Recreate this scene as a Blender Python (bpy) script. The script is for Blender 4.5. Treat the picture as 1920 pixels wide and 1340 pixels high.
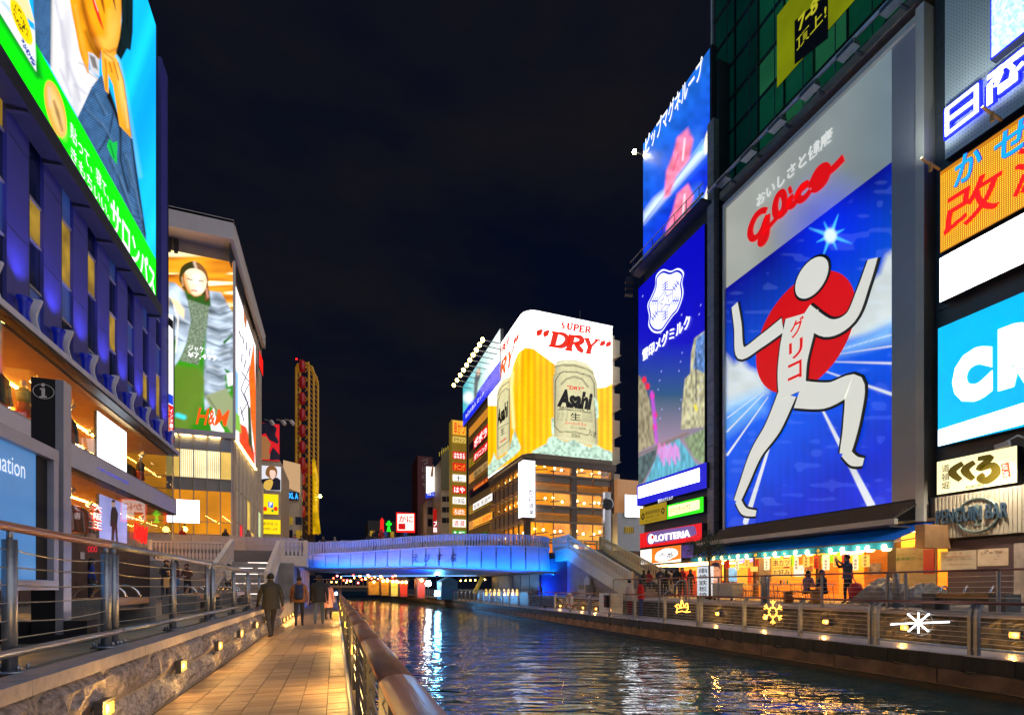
# Night canal scene: neon-lit buildings, blue-lit bridge, boardwalks on both banks.
import bpy, bmesh, math, random
import numpy as np
from mathutils import Vector, Matrix
from mathutils.geometry import tessellate_polygon

for o in list(bpy.data.objects): bpy.data.objects.remove(o)
SC = bpy.context.scene
COL = SC.collection
R = random.Random(7)

# ------------------------------------------------------------------ camera
F = 920.0; CX = 960.0; HY = 1100.0; TH = math.atan(332 / 920); CT = math.cos(TH); ST = math.sin(TH); EYE = 1.35
cam = bpy.data.cameras.new('camera'); camo = bpy.data.objects.new('camera', cam); COL.objects.link(camo)
cam.sensor_width = 36; cam.sensor_fit = 'HORIZONTAL'; cam.lens = 36 * F / 1920
cam.shift_y = (HY - 670) / 1920
cam.clip_start = 0.05; cam.clip_end = 2000
camo.location = (0, 0, EYE); camo.rotation_euler = (math.pi / 2, 0, -TH)
SC.camera = camo

# ------------------------------------------------------------------ world: night sky over a lit city
W = bpy.data.worlds.new('World'); SC.world = W; W.use_nodes = True
nt = W.node_tree; nt.nodes.clear()
out = nt.nodes.new('ShaderNodeOutputWorld'); bg = nt.nodes.new('ShaderNodeBackground')
sky = nt.nodes.new('ShaderNodeTexSky'); sky.sky_type = 'NISHITA'; sky.sun_disc = False
sky.sun_elevation = math.radians(-6); sky.sun_rotation = math.radians(200)
tc = nt.nodes.new('ShaderNodeTexCoord'); nz = nt.nodes.new('ShaderNodeTexNoise'); nz.inputs['Scale'].default_value = 2.2
nz.inputs['Detail'].default_value = 5; nz.inputs['Roughness'].default_value = 0.55
mp = nt.nodes.new('ShaderNodeMapping'); mp.inputs['Scale'].default_value = (1, 1, 2.6)
rp = nt.nodes.new('ShaderNodeValToRGB')
rp.color_ramp.elements[0].position = 0.36; rp.color_ramp.elements[0].color = (0.0012, 0.0027, 0.0100, 1)
rp.color_ramp.elements[1].position = 0.70; rp.color_ramp.elements[1].color = (0.0068, 0.0066, 0.0086, 1)
mx = nt.nodes.new('ShaderNodeMixRGB'); mx.blend_type = 'ADD'; mx.inputs[0].default_value = 0.02
nt.links.new(tc.outputs['Generated'], mp.inputs[0]); nt.links.new(mp.outputs[0], nz.inputs['Vector'])
nt.links.new(nz.outputs['Fac'], rp.inputs[0]); nt.links.new(rp.outputs[0], mx.inputs[1]); nt.links.new(sky.outputs[0], mx.inputs[2])
nt.links.new(mx.outputs[0], bg.inputs[0]); bg.inputs[1].default_value = 1.0; nt.links.new(bg.outputs[0], out.inputs[0])

# ------------------------------------------------------------------ one dim, very soft lamp: the glow of the city under the cloud
sun = bpy.data.lights.new('city_glow', 'SUN'); sun.energy = 1.05; sun.angle = math.radians(80); sun.color = (0.93, 0.92, 1.0)
suno = bpy.data.objects.new('city_glow', sun); COL.objects.link(suno); suno.rotation_euler = (math.radians(60), 0, math.radians(42))

# ------------------------------------------------------------------ exposure / render
SC.view_settings.view_transform = 'Standard'; SC.view_settings.look = 'None'
SC.view_settings.exposure = 0.2; SC.view_settings.gamma = 1.0; SC.view_settings.use_curve_mapping = False
SC.render.engine = 'CYCLES'
SC.cycles.use_denoising = True
try: SC.cycles.denoiser = 'OPENIMAGEDENOISE'
except Exception: pass
SC.cycles.max_bounces = 7; SC.cycles.diffuse_bounces = 3; SC.cycles.glossy_bounces = 4; SC.cycles.transmission_bounces = 6
SC.cycles.transparent_max_bounces = 12; SC.cycles.sample_clamp_indirect = 4; SC.cycles.caustics_reflective = False; SC.cycles.caustics_refractive = False

# ------------------------------------------------------------------ calibration helpers
def at(px, py, X=None, Y=None, Z=None):
    """The world point seen at photo pixel (px,py) on the plane X=, Y= or Z=."""
    t = (px - CX) / F; s = (HY - py) / F
    dx = t * CT + ST; dy = CT - t * ST
    if X is not None: d = X / dx
    elif Y is not None: d = Y / dy
    else: d = (Z - EYE) / s
    return Vector((dx * d, dy * d, EYE + s * d))
def proj(P):
    P = np.asarray(P, float)
    d = np.maximum(P[:, 1] * CT + P[:, 0] * ST, 0.3); l = P[:, 0] * CT - P[:, 1] * ST
    return CX + F * l / d, HY - F * (P[:, 2] - EYE) / d
def L(r, g, b):
    f = lambda c: ((c / 255) / 12.92 if c / 255 <= 0.04045 else ((c / 255 + 0.055) / 1.055) ** 2.4)
    return (f(r), f(g), f(b))

ordw = 'first second third fourth fifth sixth seventh eighth ninth tenth eleventh twelfth thirteenth fourteenth fifteenth sixteenth seventeenth eighteenth nineteenth'.split()
# ------------------------------------------------------------------ materials
MC = {}
def nodes(name):
    m = bpy.data.materials.new(name); m.use_nodes = True
    t = m.node_tree; b = t.nodes['Principled BSDF']
    return m, t, b
def mat(name, rgb, rough=0.55, metal=0.0, var=0.18, vs=3.0, bump=0.0, bs=40.0, spec=0.5, emit=None, es=1.0, stretch=None, coat=0):
    """Principled with cloudy colour variation, dirt and bump; all in object space."""
    if name in MC: return MC[name]
    m, t, b = nodes(name); N = t.nodes; K = t.links
    b.inputs['Roughness'].default_value = rough; b.inputs['Metallic'].default_value = metal
    b.inputs['Specular IOR Level'].default_value = spec
    if coat: b.inputs['Coat Weight'].default_value = coat
    tc = N.new('ShaderNodeTexCoord'); vec = tc.outputs['Object']
    if stretch:
        mp = N.new('ShaderNodeMapping'); mp.inputs['Scale'].default_value = stretch; K.new(vec, mp.inputs[0]); vec = mp.outputs[0]
    if var > 0:
        n1 = N.new('ShaderNodeTexNoise'); n1.inputs['Scale'].default_value = vs; n1.inputs['Detail'].default_value = 6; n1.inputs['Roughness'].default_value = 0.65
        K.new(vec, n1.inputs['Vector'])
        r = N.new('ShaderNodeValToRGB'); r.color_ramp.elements[0].position = 0.3; r.color_ramp.elements[1].position = 0.72
        r.color_ramp.elements[0].color = tuple(c * (1 - var) for c in rgb) + (1,); r.color_ramp.elements[1].color = tuple(min(1, c * (1 + var)) for c in rgb) + (1,)
        K.new(n1.outputs['Fac'], r.inputs[0]); K.new(r.outputs[0], b.inputs['Base Color'])
        mr = N.new('ShaderNodeMapRange'); mr.inputs[3].default_value = max(0.02, rough - 0.12); mr.inputs[4].default_value = min(1, rough + 0.12)
        K.new(n1.outputs['Fac'], mr.inputs[0]); K.new(mr.outputs[0], b.inputs['Roughness'])
    else: b.inputs['Base Color'].default_value = (*rgb, 1)
    if bump > 0:
        n2 = N.new('ShaderNodeTexNoise'); n2.inputs['Scale'].default_value = bs; n2.inputs['Detail'].default_value = 4
        K.new(vec, n2.inputs['Vector']); bp = N.new('ShaderNodeBump'); bp.inputs['Strength'].default_value = bump; bp.inputs['Distance'].default_value = 0.02
        K.new(n2.outputs['Fac'], bp.inputs['Height']); K.new(bp.outputs[0], b.inputs['Normal'])
    if emit is not None:
        b.inputs['Emission Color'].default_value = (*emit, 1); b.inputs['Emission Strength'].default_value = es
    MC[name] = m; return m
def lit(name, rgb255, s=1.0, var=0.0, vs=2.0, rough=0.4):
    """A lamp, lit sign or lit window, or a wall or paper given a glow."""
    if name in MC: return MC[name]
    m, t, b = nodes(name); c = L(*rgb255)
    b.inputs['Base Color'].default_value = (*[x * 0.5 for x in c], 1); b.inputs['Roughness'].default_value = rough
    b.inputs['Emission Color'].default_value = (*c, 1); b.inputs['Emission Strength'].default_value = s
    if var > 0:
        N = t.nodes; K = t.links; tc = N.new('ShaderNodeTexCoord'); n1 = N.new('ShaderNodeTexNoise'); n1.inputs['Scale'].default_value = vs; n1.inputs['Detail'].default_value = 4
        K.new(tc.outputs['Object'], n1.inputs['Vector']); mr = N.new('ShaderNodeMapRange'); mr.inputs[1].default_value = 0.3; mr.inputs[2].default_value = 0.7
        mr.inputs[3].default_value = s * (1 - var); mr.inputs[4].default_value = s * (1 + var)
        K.new(n1.outputs['Fac'], mr.inputs[0]); K.new(mr.outputs[0], b.inputs['Emission Strength'])
    MC[name] = m; return m
def print_mat(name, s):
    if name in MC: return MC[name]
    m, t, b = nodes(name); N = t.nodes; K = t.links
    a = N.new('ShaderNodeVertexColor'); a.layer_name = 'ink'
    sc = N.new('ShaderNodeMixRGB'); sc.blend_type = 'MULTIPLY'; sc.inputs[0].default_value = 1; sc.inputs[2].default_value = (0.5, 0.5, 0.5, 1)
    K.new(a.outputs[0], sc.inputs[1]); K.new(sc.outputs[0], b.inputs['Base Color']); K.new(a.outputs[0], b.inputs['Emission Color'])
    b.inputs['Emission Strength'].default_value = s; b.inputs['Roughness'].default_value = 0.4
    MC[name] = m; return m
def glass(name='pane glass', tint=(0.9, 0.95, 1.0), refl=0.16):
    if name in MC: return MC[name]
    m = bpy.data.materials.new(name); m.use_nodes = True; t = m.node_tree; t.nodes.clear(); N = t.nodes; K = t.links
    o = N.new('ShaderNodeOutputMaterial'); mx = N.new('ShaderNodeMixShader'); tr = N.new('ShaderNodeBsdfTransparent'); gl = N.new('ShaderNodeBsdfGlossy')
    tr.inputs[0].default_value = (*tint, 1); gl.inputs['Roughness'].default_value = 0.02
    fr = N.new('ShaderNodeLayerWeight'); pw = N.new('ShaderNodeMath'); pw.operation = 'POWER'; pw.inputs[1].default_value = 4.0; mm = N.new('ShaderNodeMath'); mm.operation = 'MULTIPLY_ADD'; mm.inputs[1].default_value = 0.7; mm.inputs[2].default_value = refl * 0.25
    K.new(fr.outputs['Facing'], pw.inputs[0]); K.new(pw.outputs[0], mm.inputs[0]); K.new(mm.outputs[0], mx.inputs[0]); K.new(tr.outputs[0], mx.inputs[1]); K.new(gl.outputs[0], mx.inputs[2]); K.new(mx.outputs[0], o.inputs[0])
    MC[name] = m; return m

# ------------------------------------------------------------------ objects
def root_loc(p):
    while p.parent: p = p.parent
    return p.location
def tag(o, label=None, cat=None, group=None, kind=None):
    if label: o['label'] = label
    if cat: o['category'] = cat
    if group: o['group'] = group
    if kind: o['kind'] = kind
    return o
def thing(name, label, cat, loc=(0, 0, 0), group=None, kind=None):
    o = bpy.data.objects.new(name, None); COL.objects.link(o); o.location = loc; o.empty_display_size = 0.2
    return tag(o, label, cat, group, kind)
def link(me, name, parent=None):
    o = bpy.data.objects.new(name, me); COL.objects.link(o)
    if parent: o.parent = parent
    return o
def inst(src, name, parent, loc=(0, 0, 0), rot=(0, 0, 0), scale=(1, 1, 1)):
    """A piece that shares the mesh of src."""
    o = bpy.data.objects.new(name, src); COL.objects.link(o)
    if parent: o.parent = parent; loc = Vector(loc) - Vector(root_loc(parent))
    o.location = loc; o.rotation_euler = rot; o.scale = scale
    return o
def copy_tree(o, parent=None):
    c = o.copy(); COL.objects.link(c)
    if parent: c.parent = parent
    for ch in list(o.children): copy_tree(ch, c)
    return c
def place(o, loc, rz=0, label=None, s=1):
    o.location = loc; o.rotation_euler = (0, 0, rz); o.scale = (s, s, s)
    if label: o['label'] = label
    return o

class MB:
    """Collects shapes; build() makes ONE mesh object. Vertices are given in world space."""
    def __init__(s): s.v = []; s.f = []
    def add(s, v, f):
        n = len(s.v); s.v += [tuple(p) for p in v]; s.f += [tuple(i + n for i in q) for q in f]; return s
    def box(s, x0, x1, y0, y1, z0, z1):
        return s.add([(x0, y0, z0), (x1, y0, z0), (x1, y1, z0), (x0, y1, z0), (x0, y0, z1), (x1, y0, z1), (x1, y1, z1), (x0, y1, z1)],
                     [(0, 3, 2, 1), (4, 5, 6, 7), (0, 1, 5, 4), (1, 2, 6, 5), (2, 3, 7, 6), (3, 0, 4, 7)])
    def bar(s, p, q, w, h=None, up=(0, 0, 1)):
        h = h or w; p = Vector(p); q = Vector(q); d = (q - p).normalized(); u = Vector(up)
        if abs(d.dot(u)) > 0.98: u = Vector((1, 0, 0))
        a = d.cross(u).normalized() * w / 2; b = a.cross(d).normalized() * h / 2
        c = [p - a - b, p + a - b, p + a + b, p - a + b, q - a - b, q + a - b, q + a + b, q - a + b]
        return s.add(c, [(0, 3, 2, 1), (4, 5, 6, 7), (0, 1, 5, 4), (1, 2, 6, 5), (2, 3, 7, 6), (3, 0, 4, 7)])
    def tube(s, pts, r, n=8, caps=True):
        pts = [Vector(p) for p in pts]; m = len(pts); rr = r if isinstance(r, (list, tuple)) else [r] * m; V = []; Fc = []
        u = None
        for i, p in enumerate(pts):
            d = (pts[min(i + 1, m - 1)] - pts[max(i - 1, 0)]).normalized()
            if u is None:
                u = d.cross(Vector((0, 0, 1)))
                if u.length < 0.05: u = d.cross(Vector((1, 0, 0)))
                u.normalize()
            else: u = (u - d * u.dot(d)).normalized()
            w = d.cross(u)
            for k in range(n):
                a = 2 * math.pi * k / n; V.append(p + (u * math.cos(a) + w * math.sin(a)) * rr[i])
        for i in range(m - 1):
            for k in range(n): Fc.append((i * n + k, i * n + (k + 1) % n, (i + 1) * n + (k + 1) % n, (i + 1) * n + k))
        if caps: Fc.append(tuple(range(n))[::-1]); Fc.append(tuple((m - 1) * n + k for k in range(n)))
        return s.add(V, Fc)
    def lathe(s, prof, c, n=16, axis='z'):
        V = []; Fc = []; m = len(prof); c = Vector(c)
        for r, h in prof:
            for k in range(n):
                a = 2 * math.pi * k / n; x, y = r * math.cos(a), r * math.sin(a)
                V.append(c + Vector({'z': (x, y, h), 'x': (h, x, y), 'y': (x, h, y)}[axis]))
        for i in range(m - 1):
            for k in range(n): Fc.append((i * n + k, i * n + (k + 1) % n, (i + 1) * n + (k + 1) % n, (i + 1) * n + k))
        Fc.append(tuple(range(n))[::-1]); Fc.append(tuple((m - 1) * n + k for k in range(n)))
        return s.add(V, Fc)
    def ball(s, c, r, n=10, m=7, sc=(1, 1, 1)):
        V = []; Fc = []
        for i in range(m + 1):
            p = math.pi * i / m
            for k in range(n):
                a = 2 * math.pi * k / n; V.append((c[0] + sc[0] * r * math.sin(p) * math.cos(a), c[1] + sc[1] * r * math.sin(p) * math.sin(a), c[2] + sc[2] * r * math.cos(p)))
        for i in range(m):
            for k in range(n): Fc.append((i * n + k, (i + 1) * n + k, (i + 1) * n + (k + 1) % n, i * n + (k + 1) % n))
        return s.add(V, Fc)
    def quad(s, *p): return s.add(p, [tuple(range(len(p)))])
    def prism(s, pts, off):
        """Planar polygon (3-D points) extruded by the vector off."""
        P = [Vector(p) for p in pts]; o = Vector(off); n = len(P); tri = tessellate_polygon([P])
        return s.add(P + [p + o for p in P], [tuple(t) for t in tri] + [tuple(i + n for i in t)[::-1] for t in tri] + [(i, (i + 1) % n, (i + 1) % n + n, i + n) for i in range(n)])
    def mesh(s, name, m, off=(0, 0, 0), smooth=False):
        me = bpy.data.meshes.new(name); o = Vector(off)
        me.from_pydata([tuple(Vector(p) - o) for p in s.v] if o.length else s.v, [], s.f)
        bm = bmesh.new(); bm.from_mesh(me); bmesh.ops.recalc_face_normals(bm, faces=bm.faces); bm.to_mesh(me); bm.free()
        if m: me.materials.append(m)
        if smooth:
            me.polygons.foreach_set('use_smooth', [True] * len(me.polygons))
        return me
    def build(s, name, m, parent=None, smooth=False, label=None, kind=None):
        o = link(s.mesh(name, m, root_loc(parent) if parent else (0, 0, 0), smooth), name, parent)
        return tag(o, label, kind=kind)
def B(*a): return MB().box(*a)
def structure(name, mb, m, smooth=False):
    return tag(mb.build(name, m, None, smooth), kind='structure')

# ------------------------------------------------------------------ flat print on boards
def spline(pts, n=6, closed=True):
    P = [np.array(p, float) for p in pts]; m = len(P); out = []
    for i in range(m if closed else m - 1):
        if closed: a, b, c, d = P[i - 1], P[i], P[(i + 1) % m], P[(i + 2) % m]
        else: a, b, c, d = P[max(i - 1, 0)], P[i], P[i + 1], P[min(i + 2, m - 1)]
        for k in range(n):
            t = k / n
            out.append(0.5 * (2 * b + (c - a) * t + (2 * a - 5 * b + 4 * c - d) * t * t + (3 * b - a - 3 * c + d) * t ** 3))
    if not closed: out.append(P[-1])
    return [tuple(p) for p in out]
def vnoise(x, y, s, seed=0):
    x = x / s; y = y / s; xi = np.floor(x); yi = np.floor(y); fx = x - xi; fy = y - yi; fx = fx * fx * (3 - 2 * fx); fy = fy * fy * (3 - 2 * fy)
    def h(a, b):
        v = np.sin(a * 127.1 + b * 311.7 + seed * 74.7) * 43758.5453; return v - np.floor(v)
    return (h(xi, yi) * (1 - fx) + h(xi + 1, yi) * fx) * (1 - fy) + (h(xi, yi + 1) * (1 - fx) + h(xi + 1, yi + 1) * fx) * fy
class Ink:
    """Colours printed on a board, given where the board's points lie in the picture plane of the photo."""
    def __init__(s, x, y): s.x = x; s.y = y; s.c = np.zeros((len(x), 3))
    def col(s, rgb, i=None):
        if callable(rgb): return rgb(s.x if i is None else s.x[i], s.y if i is None else s.y[i])
        return np.array(L(*rgb))
    def fill(s, rgb): s.c[:] = s.col(rgb); return s
    def _mix(s, i, m, rgb, a): m = (m * a)[:, None]; s.c[i] = s.c[i] * (1 - m) + s.col(rgb, i) * m; return s
    def _near(s, P, pad):
        return np.nonzero((s.x > P[:, 0].min() - pad) & (s.x < P[:, 0].max() + pad) & (s.y > P[:, 1].min() - pad) & (s.y < P[:, 1].max() + pad))[0]
    def poly(s, pts, rgb, soft=1.0, sm=False, a=1.0):
        if sm: pts = spline(pts, 5)
        P = np.array(pts, float); i = s._near(P, soft)
        if not len(i): return s
        x, y = s.x[i], s.y[i]; ins = np.zeros(len(i), bool); d2 = np.full(len(i), 1e9)
        for k in range(len(P)):
            x0, y0 = P[k]; x1, y1 = P[(k + 1) % len(P)]; dx, dy = x1 - x0, y1 - y0
            if y0 != y1: ins ^= ((y0 > y) != (y1 > y)) & (x < dx * (y - y0) / dy + x0)
            t = np.clip(((x - x0) * dx + (y - y0) * dy) / max(dx * dx + dy * dy, 1e-9), 0, 1)
            d2 = np.minimum(d2, (x - x0 - t * dx) ** 2 + (y - y0 - t * dy) ** 2)
        sd = np.sqrt(d2) * np.where(ins, 1, -1)
        return s._mix(i, np.clip(0.5 + sd / max(soft, 1e-3), 0, 1), rgb, a)
    def ell(s, cx, cy, rx, ry, rgb, rot=0, soft=1.0, a=1.0):
        c, q = math.cos(math.radians(rot)), math.sin(math.radians(rot)); u = (s.x - cx) * c + (s.y - cy) * q; v = -(s.x - cx) * q + (s.y - cy) * c
        k = np.sqrt((u / rx) ** 2 + (v / ry) ** 2); i = np.arange(len(s.x))
        return s._mix(i, np.clip(0.5 + (1 - k) * min(rx, ry) / max(soft, 1e-3), 0, 1), rgb, a)
    def line(s, pts, w, rgb, soft=1.0, a=1.0):
        P = np.array(pts, float); ww = w if isinstance(w, (list, tuple)) else [w] * len(P); i = s._near(P, max(ww) + soft)
        if not len(i): return s
        x, y = s.x[i], s.y[i]; m = np.zeros(len(i))
        for k in range(len(P) - 1):
            x0, y0 = P[k]; x1, y1 = P[k + 1]; dx, dy = x1 - x0, y1 - y0
            t = np.clip(((x - x0) * dx + (y - y0) * dy) / max(dx * dx + dy * dy, 1e-9), 0, 1)
            d = np.hypot(x - x0 - t * dx, y - y0 - t * dy); m = np.maximum(m, np.clip(0.5 + ((ww[k] * (1 - t) + ww[k + 1] * t) / 2 - d) / max(soft, 1e-3), 0, 1))
        return s._mix(i, m, rgb, a)
    def speck(s, amp, sc=3, seed=0, pts=None):
        n = vnoise(s.x, s.y, sc, seed) * 2 - 1
        if pts is not None:
            k = Ink(s.x, s.y); k.poly(pts, (255, 255, 255)); n = n * k.c[:, 0]
        s.c *= np.clip(1 + amp * n, 0, 3)[:, None]; return s
def board(name, parent, O, U, V, nu, nv, paint, s=1.0, uvw=None):
    """A sheet O + u*U + v*V whose print is painted by paint(Ink); uvw(u,v) may bend it."""
    O, U, V = Vector(O), Vector(U), Vector(V)
    u = np.linspace(0, 1, nu); v = np.linspace(0, 1, nv); uu, vv = np.meshgrid(u, v)
    if uvw: P = uvw(uu.ravel(), vv.ravel())
    else: P = np.array(O)[None] + uu.ravel()[:, None] * np.array(U)[None] + vv.ravel()[:, None] * np.array(V)[None]
    px, py = proj(P); ink = Ink(px, py); paint(ink)
    idx = np.arange(nu * nv).reshape(nv, nu)
    fc = np.stack([idx[:-1, :-1], idx[:-1, 1:], idx[1:, 1:], idx[1:, :-1]], -1).reshape(-1, 4)
    ro = np.array(root_loc(parent)) if parent else np.zeros(3)
    me = bpy.data.meshes.new(name); me.from_pydata((P - ro).tolist(), [], fc.tolist())
    ca = me.color_attributes.new('ink', 'FLOAT_COLOR', 'POINT')
    ca.data.foreach_set('color', np.concatenate([np.clip(ink.c, 0, 8), np.ones((len(P), 1))], 1).astype(np.float32).ravel())
    me.materials.append(print_mat('print %s %.2f' % (name, s), s))
    return link(me, name, parent)
class Face:
    """A board plane X=c or Y=c; px() turns photo pixels into points on it, lifted off by k layers of 4 mm towards the viewer."""
    def __init__(s, X=None, Y=None): s.X, s.Y = X, Y; s.n = Vector((-1 if X and X > 0 else 1, 0, 0)) if X is not None else Vector((0, -1, 0))
    def px(s, x, y, off=0.0): return at(x, y, X=s.X, Y=s.Y) + s.n * off
    def poly(s, pts, m, parent, name='emblem', off=0.012, thick=0.0, sm=False, label=None):
        if sm: pts = spline(pts, 6)
        P = [s.px(x, y, off) for x, y in pts]
        mb = MB()
        if thick: mb.prism([p - s.n * 0 for p in P], s.n * thick)
        else: mb.add(P, [tuple(t) for t in tessellate_polygon([P])])
        return mb.build(name, m, parent, label=label)
    def stroke(s, pts, w, m, parent, name='lettering', off=0.012, thick=0.03, closed=False, n=5):
        """A brushed line: centre points in pixels, width(s) in metres."""
        q = spline(pts, n, closed); P = [s.px(x, y, off) for x, y in q]; k = len(P); ww = w if isinstance(w, (list, tuple)) else [w] * len(pts)
        mb = MB(); V = []
        for i, p in enumerate(P):
            a, b = (P[(i + 1) % k], P[i - 1]) if closed else (P[min(i + 1, k - 1)], P[max(i - 1, 0)])
            d = (a - b).normalized(); e = s.n.cross(d) * 0.5 * float(np.interp(i / n, range(len(ww)), ww))
            V += [p - e, p + e, p - e + s.n * thick, p + e + s.n * thick]
        fc = []
        for i in range(k if closed else k - 1):
            a, b = 4 * i, 4 * ((i + 1) % k); fc += [(a + 2, a + 3, b + 3, b + 2), (a, a + 2, b + 2, b), (a + 1, b + 1, b + 3, a + 3)]
        if not closed: fc += [(0, 1, 3, 2), (4 * k - 4, 4 * k - 2, 4 * k - 1, 4 * k - 3)]
        return mb.add(V, fc).build(name, m, parent)
    def text(s, body, x0, yt, yb, x1, m, parent, off=0.012, bold=0.0, shear=0.0, thick=0.0, name='lettering'):
        a, b, c = s.px(x0, yt, off), s.px(x0, yb, off), s.px(x1, yt, off); c.z = a.z
        return words(body, b, c - a, a - b, m, parent, s.n, bold, shear, thick, name)
TC = bpy.data.curves.new('type', 'FONT'); TO = bpy.data.objects.new('type', TC)
TMP = bpy.data.scenes.new('workbench'); TMP.collection.objects.link(TO)
def evaluated_mesh(o):
    with bpy.context.temp_override(scene=TMP, view_layer=TMP.view_layers[0]):
        dg = bpy.context.evaluated_depsgraph_get(); dg.update()
        return bpy.data.meshes.new_from_object(o.evaluated_get(dg))
def words(body, O, U, V, m, parent, N=None, bold=0.0, shear=0.0, thick=0.0, name='lettering', vert=False, fit=True):
    """Lettering as a mesh filling the box O + U x V."""
    O, U, V = Vector(O), Vector(U), Vector(V)
    bold = min(bold, 0.008 if any('一' < c < '龥' for c in body) else (0.018 if any('ぁ' <= c <= 'ヿ' for c in body) else 0.1))
    TC.body = '\n'.join(body) if vert else body; TC.offset = bold; TC.shear = shear; TC.resolution_u = 3; TC.align_x = 'CENTER' if vert else 'LEFT'; TC.space_line = 1.0
    me = evaluated_mesh(TO)
    n = len(me.vertices)
    if n == 0: return None
    co = np.empty(n * 3); me.vertices.foreach_get('co', co); co = co.reshape(-1, 3)
    lo = co.min(0); hi = co.max(0); e = np.maximum(hi - lo, 1e-6); uv = (co - lo) / e
    P = np.array(O)[None] + uv[:, :1] * np.array(U)[None] + uv[:, 1:2] * np.array(V)[None]
    fc = [tuple(p.vertices) for p in me.polygons]; bpy.data.meshes.remove(me)
    mb = MB()
    if thick and N is not None:
        N = Vector(N); P2 = P + np.array(N * thick)[None]; cnt = {}
        for q in fc:
            for i in range(len(q)): cnt[(q[i], q[(i + 1) % len(q)])] = cnt.get((q[i], q[(i + 1) % len(q)]), 0) + 1
        sides = [(a, b, b + n, a + n) for (a, b) in cnt if (b, a) not in cnt]
        mb.add(list(map(tuple, P)) + list(map(tuple, P2)), [tuple(i + n for i in q) for q in fc] + sides)
    else: mb.add(list(map(tuple, P)), fc)
    ro = root_loc(parent) if parent else Vector()
    me = bpy.data.meshes.new(name); me.from_pydata([tuple(Vector(p) - ro) for p in mb.v], [], mb.f); me.materials.append(m)
    return link(me, name, parent)
# ================================================================== SETTING
steel = mat('galvanised steel', (0.30, 0.33, 0.37), 0.38, 0.85, 0.2, 6, 0.1, 60)
dsteel = mat('dark painted steel', (0.05, 0.055, 0.065), 0.45, 0.3, 0.25, 5)
cable = mat('steel cable', (0.45, 0.44, 0.42), 0.35, 0.9, 0.15, 20)
rwood = mat('weathered handrail timber', (0.33, 0.15, 0.085), 0.4, 0, 0.35, 3, 0.25, 30, stretch=(6, 0.6, 6))
brown_tube = mat('brown painted tube', (0.25, 0.10, 0.075), 0.4, 0, 0.2, 5)
conc = mat('concrete', (0.27, 0.26, 0.25), 0.8, 0, 0.3, 1.5, 0.3, 25)
conc_d = mat('stained concrete', (0.20, 0.135, 0.095), 0.85, 0, 0.5, 2.2, 0.5, 14)
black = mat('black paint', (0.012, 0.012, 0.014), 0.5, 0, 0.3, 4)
white_paint = mat('white paint', (0.72, 0.71, 0.70), 0.45, 0, 0.1, 2)
grey_metal = mat('grey metal cladding', (0.36, 0.35, 0.36), 0.4, 0.4, 0.12, 1)
beige = mat('beige cladding', (0.66, 0.55, 0.40), 0.55, 0, 0.12, 1)

def water_mat():
    m, t, b = nodes('canal water'); N = t.nodes; K = t.links
    b.inputs['Base Color'].default_value = (0.01, 0.075, 0.08, 1); b.inputs['Roughness'].default_value = 0.06; b.inputs['IOR'].default_value = 2.3
    b.inputs['Specular IOR Level'].default_value = 1.0
    tc = N.new('ShaderNodeTexCoord'); mp = N.new('ShaderNodeMapping'); mp.vector_type = 'TEXTURE'; mp.inputs['Scale'].default_value = (1.7, 0.62, 1); mp.inputs['Rotation'].default_value = (0, 0, -TH)
    K.new(tc.outputs['Object'], mp.inputs[0])
    hs = None
    for sc, w, dt in ((0.7, 0.75, 2), (2.1, 0.36, 2), (6.0, 0.055, 2)):
        n = N.new('ShaderNodeTexNoise'); n.inputs['Scale'].default_value = sc; n.inputs['Detail'].default_value = dt; n.inputs['Distortion'].default_value = 0.4
        K.new(mp.outputs[0], n.inputs['Vector']); a = N.new('ShaderNodeMath'); a.operation = 'MULTIPLY'; a.inputs[1].default_value = w; K.new(n.outputs['Fac'], a.inputs[0])
        if hs is None: hs = a.outputs[0]
        else:
            s = N.new('ShaderNodeMath'); s.operation = 'ADD'; K.new(hs, s.inputs[0]); K.new(a.outputs[0], s.inputs[1]); hs = s.outputs[0]
    bp = N.new('ShaderNodeBump'); bp.inputs['Strength'].default_value = 1.0; bp.inputs['Distance'].default_value = 0.13
    K.new(hs, bp.inputs['Height']); K.new(bp.outputs[0], b.inputs['Normal'])
    return m
ground_m = mat('dark ground', (0.06, 0.06, 0.065), 0.9)
structure('ground', MB().quad((-900, -900, -2.2), (900, -900, -2.2), (900, 900, -2.2), (-900, 900, -2.2)), ground_m)
structure('canal_water', MB().quad((-3, -6, -0.75), (14.5, -6, -0.75), (14.5, 260, -0.75), (-3, 260, -0.75)), water_mat())

# ---- near boardwalk, laid with small timber-look pavers
XW = -1.82; XR = 0.27
bw = structure('boardwalk', B(XW - 0.2, XR, -4, 130, -1.6, -0.02), mat('dark bedding', (0.05, 0.04, 0.035), 0.9))
paver_ms = [mat('boardwalk paver %d' % i, c, 0.5, 0, 0.25, 7, 0.2, 40, stretch=(3, 9, 3)) for i, c in enumerate([(0.36, 0.27, 0.19), (0.29, 0.215, 0.155), (0.42, 0.32, 0.23)])]
pv = [B(-0.139, 0.139, -0.0705, 0.0705, -0.022, 0).mesh('paver', m) for m in paver_ms]
PX = [XW + 0.15 + 0.288 * i for i in range(7)]
for j in range(43):
    for x in PX:
        inst(R.choice(pv), 'paver', bw, (x, 5.1 + 0.15 * j, R.uniform(-0.0025, 0.0025)), (R.uniform(-.006, .006), R.uniform(-.006, .006), 0))
far = MB()
for j in list(range(-60, 0)) + list(range(43, 560)):
    for x in PX: far.box(x - 0.139, x + 0.139, 5.1 + 0.15 * j - 0.0705, 5.1 + 0.15 * j + 0.0705, -0.022, R.uniform(-0.003, 0.002))
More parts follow.
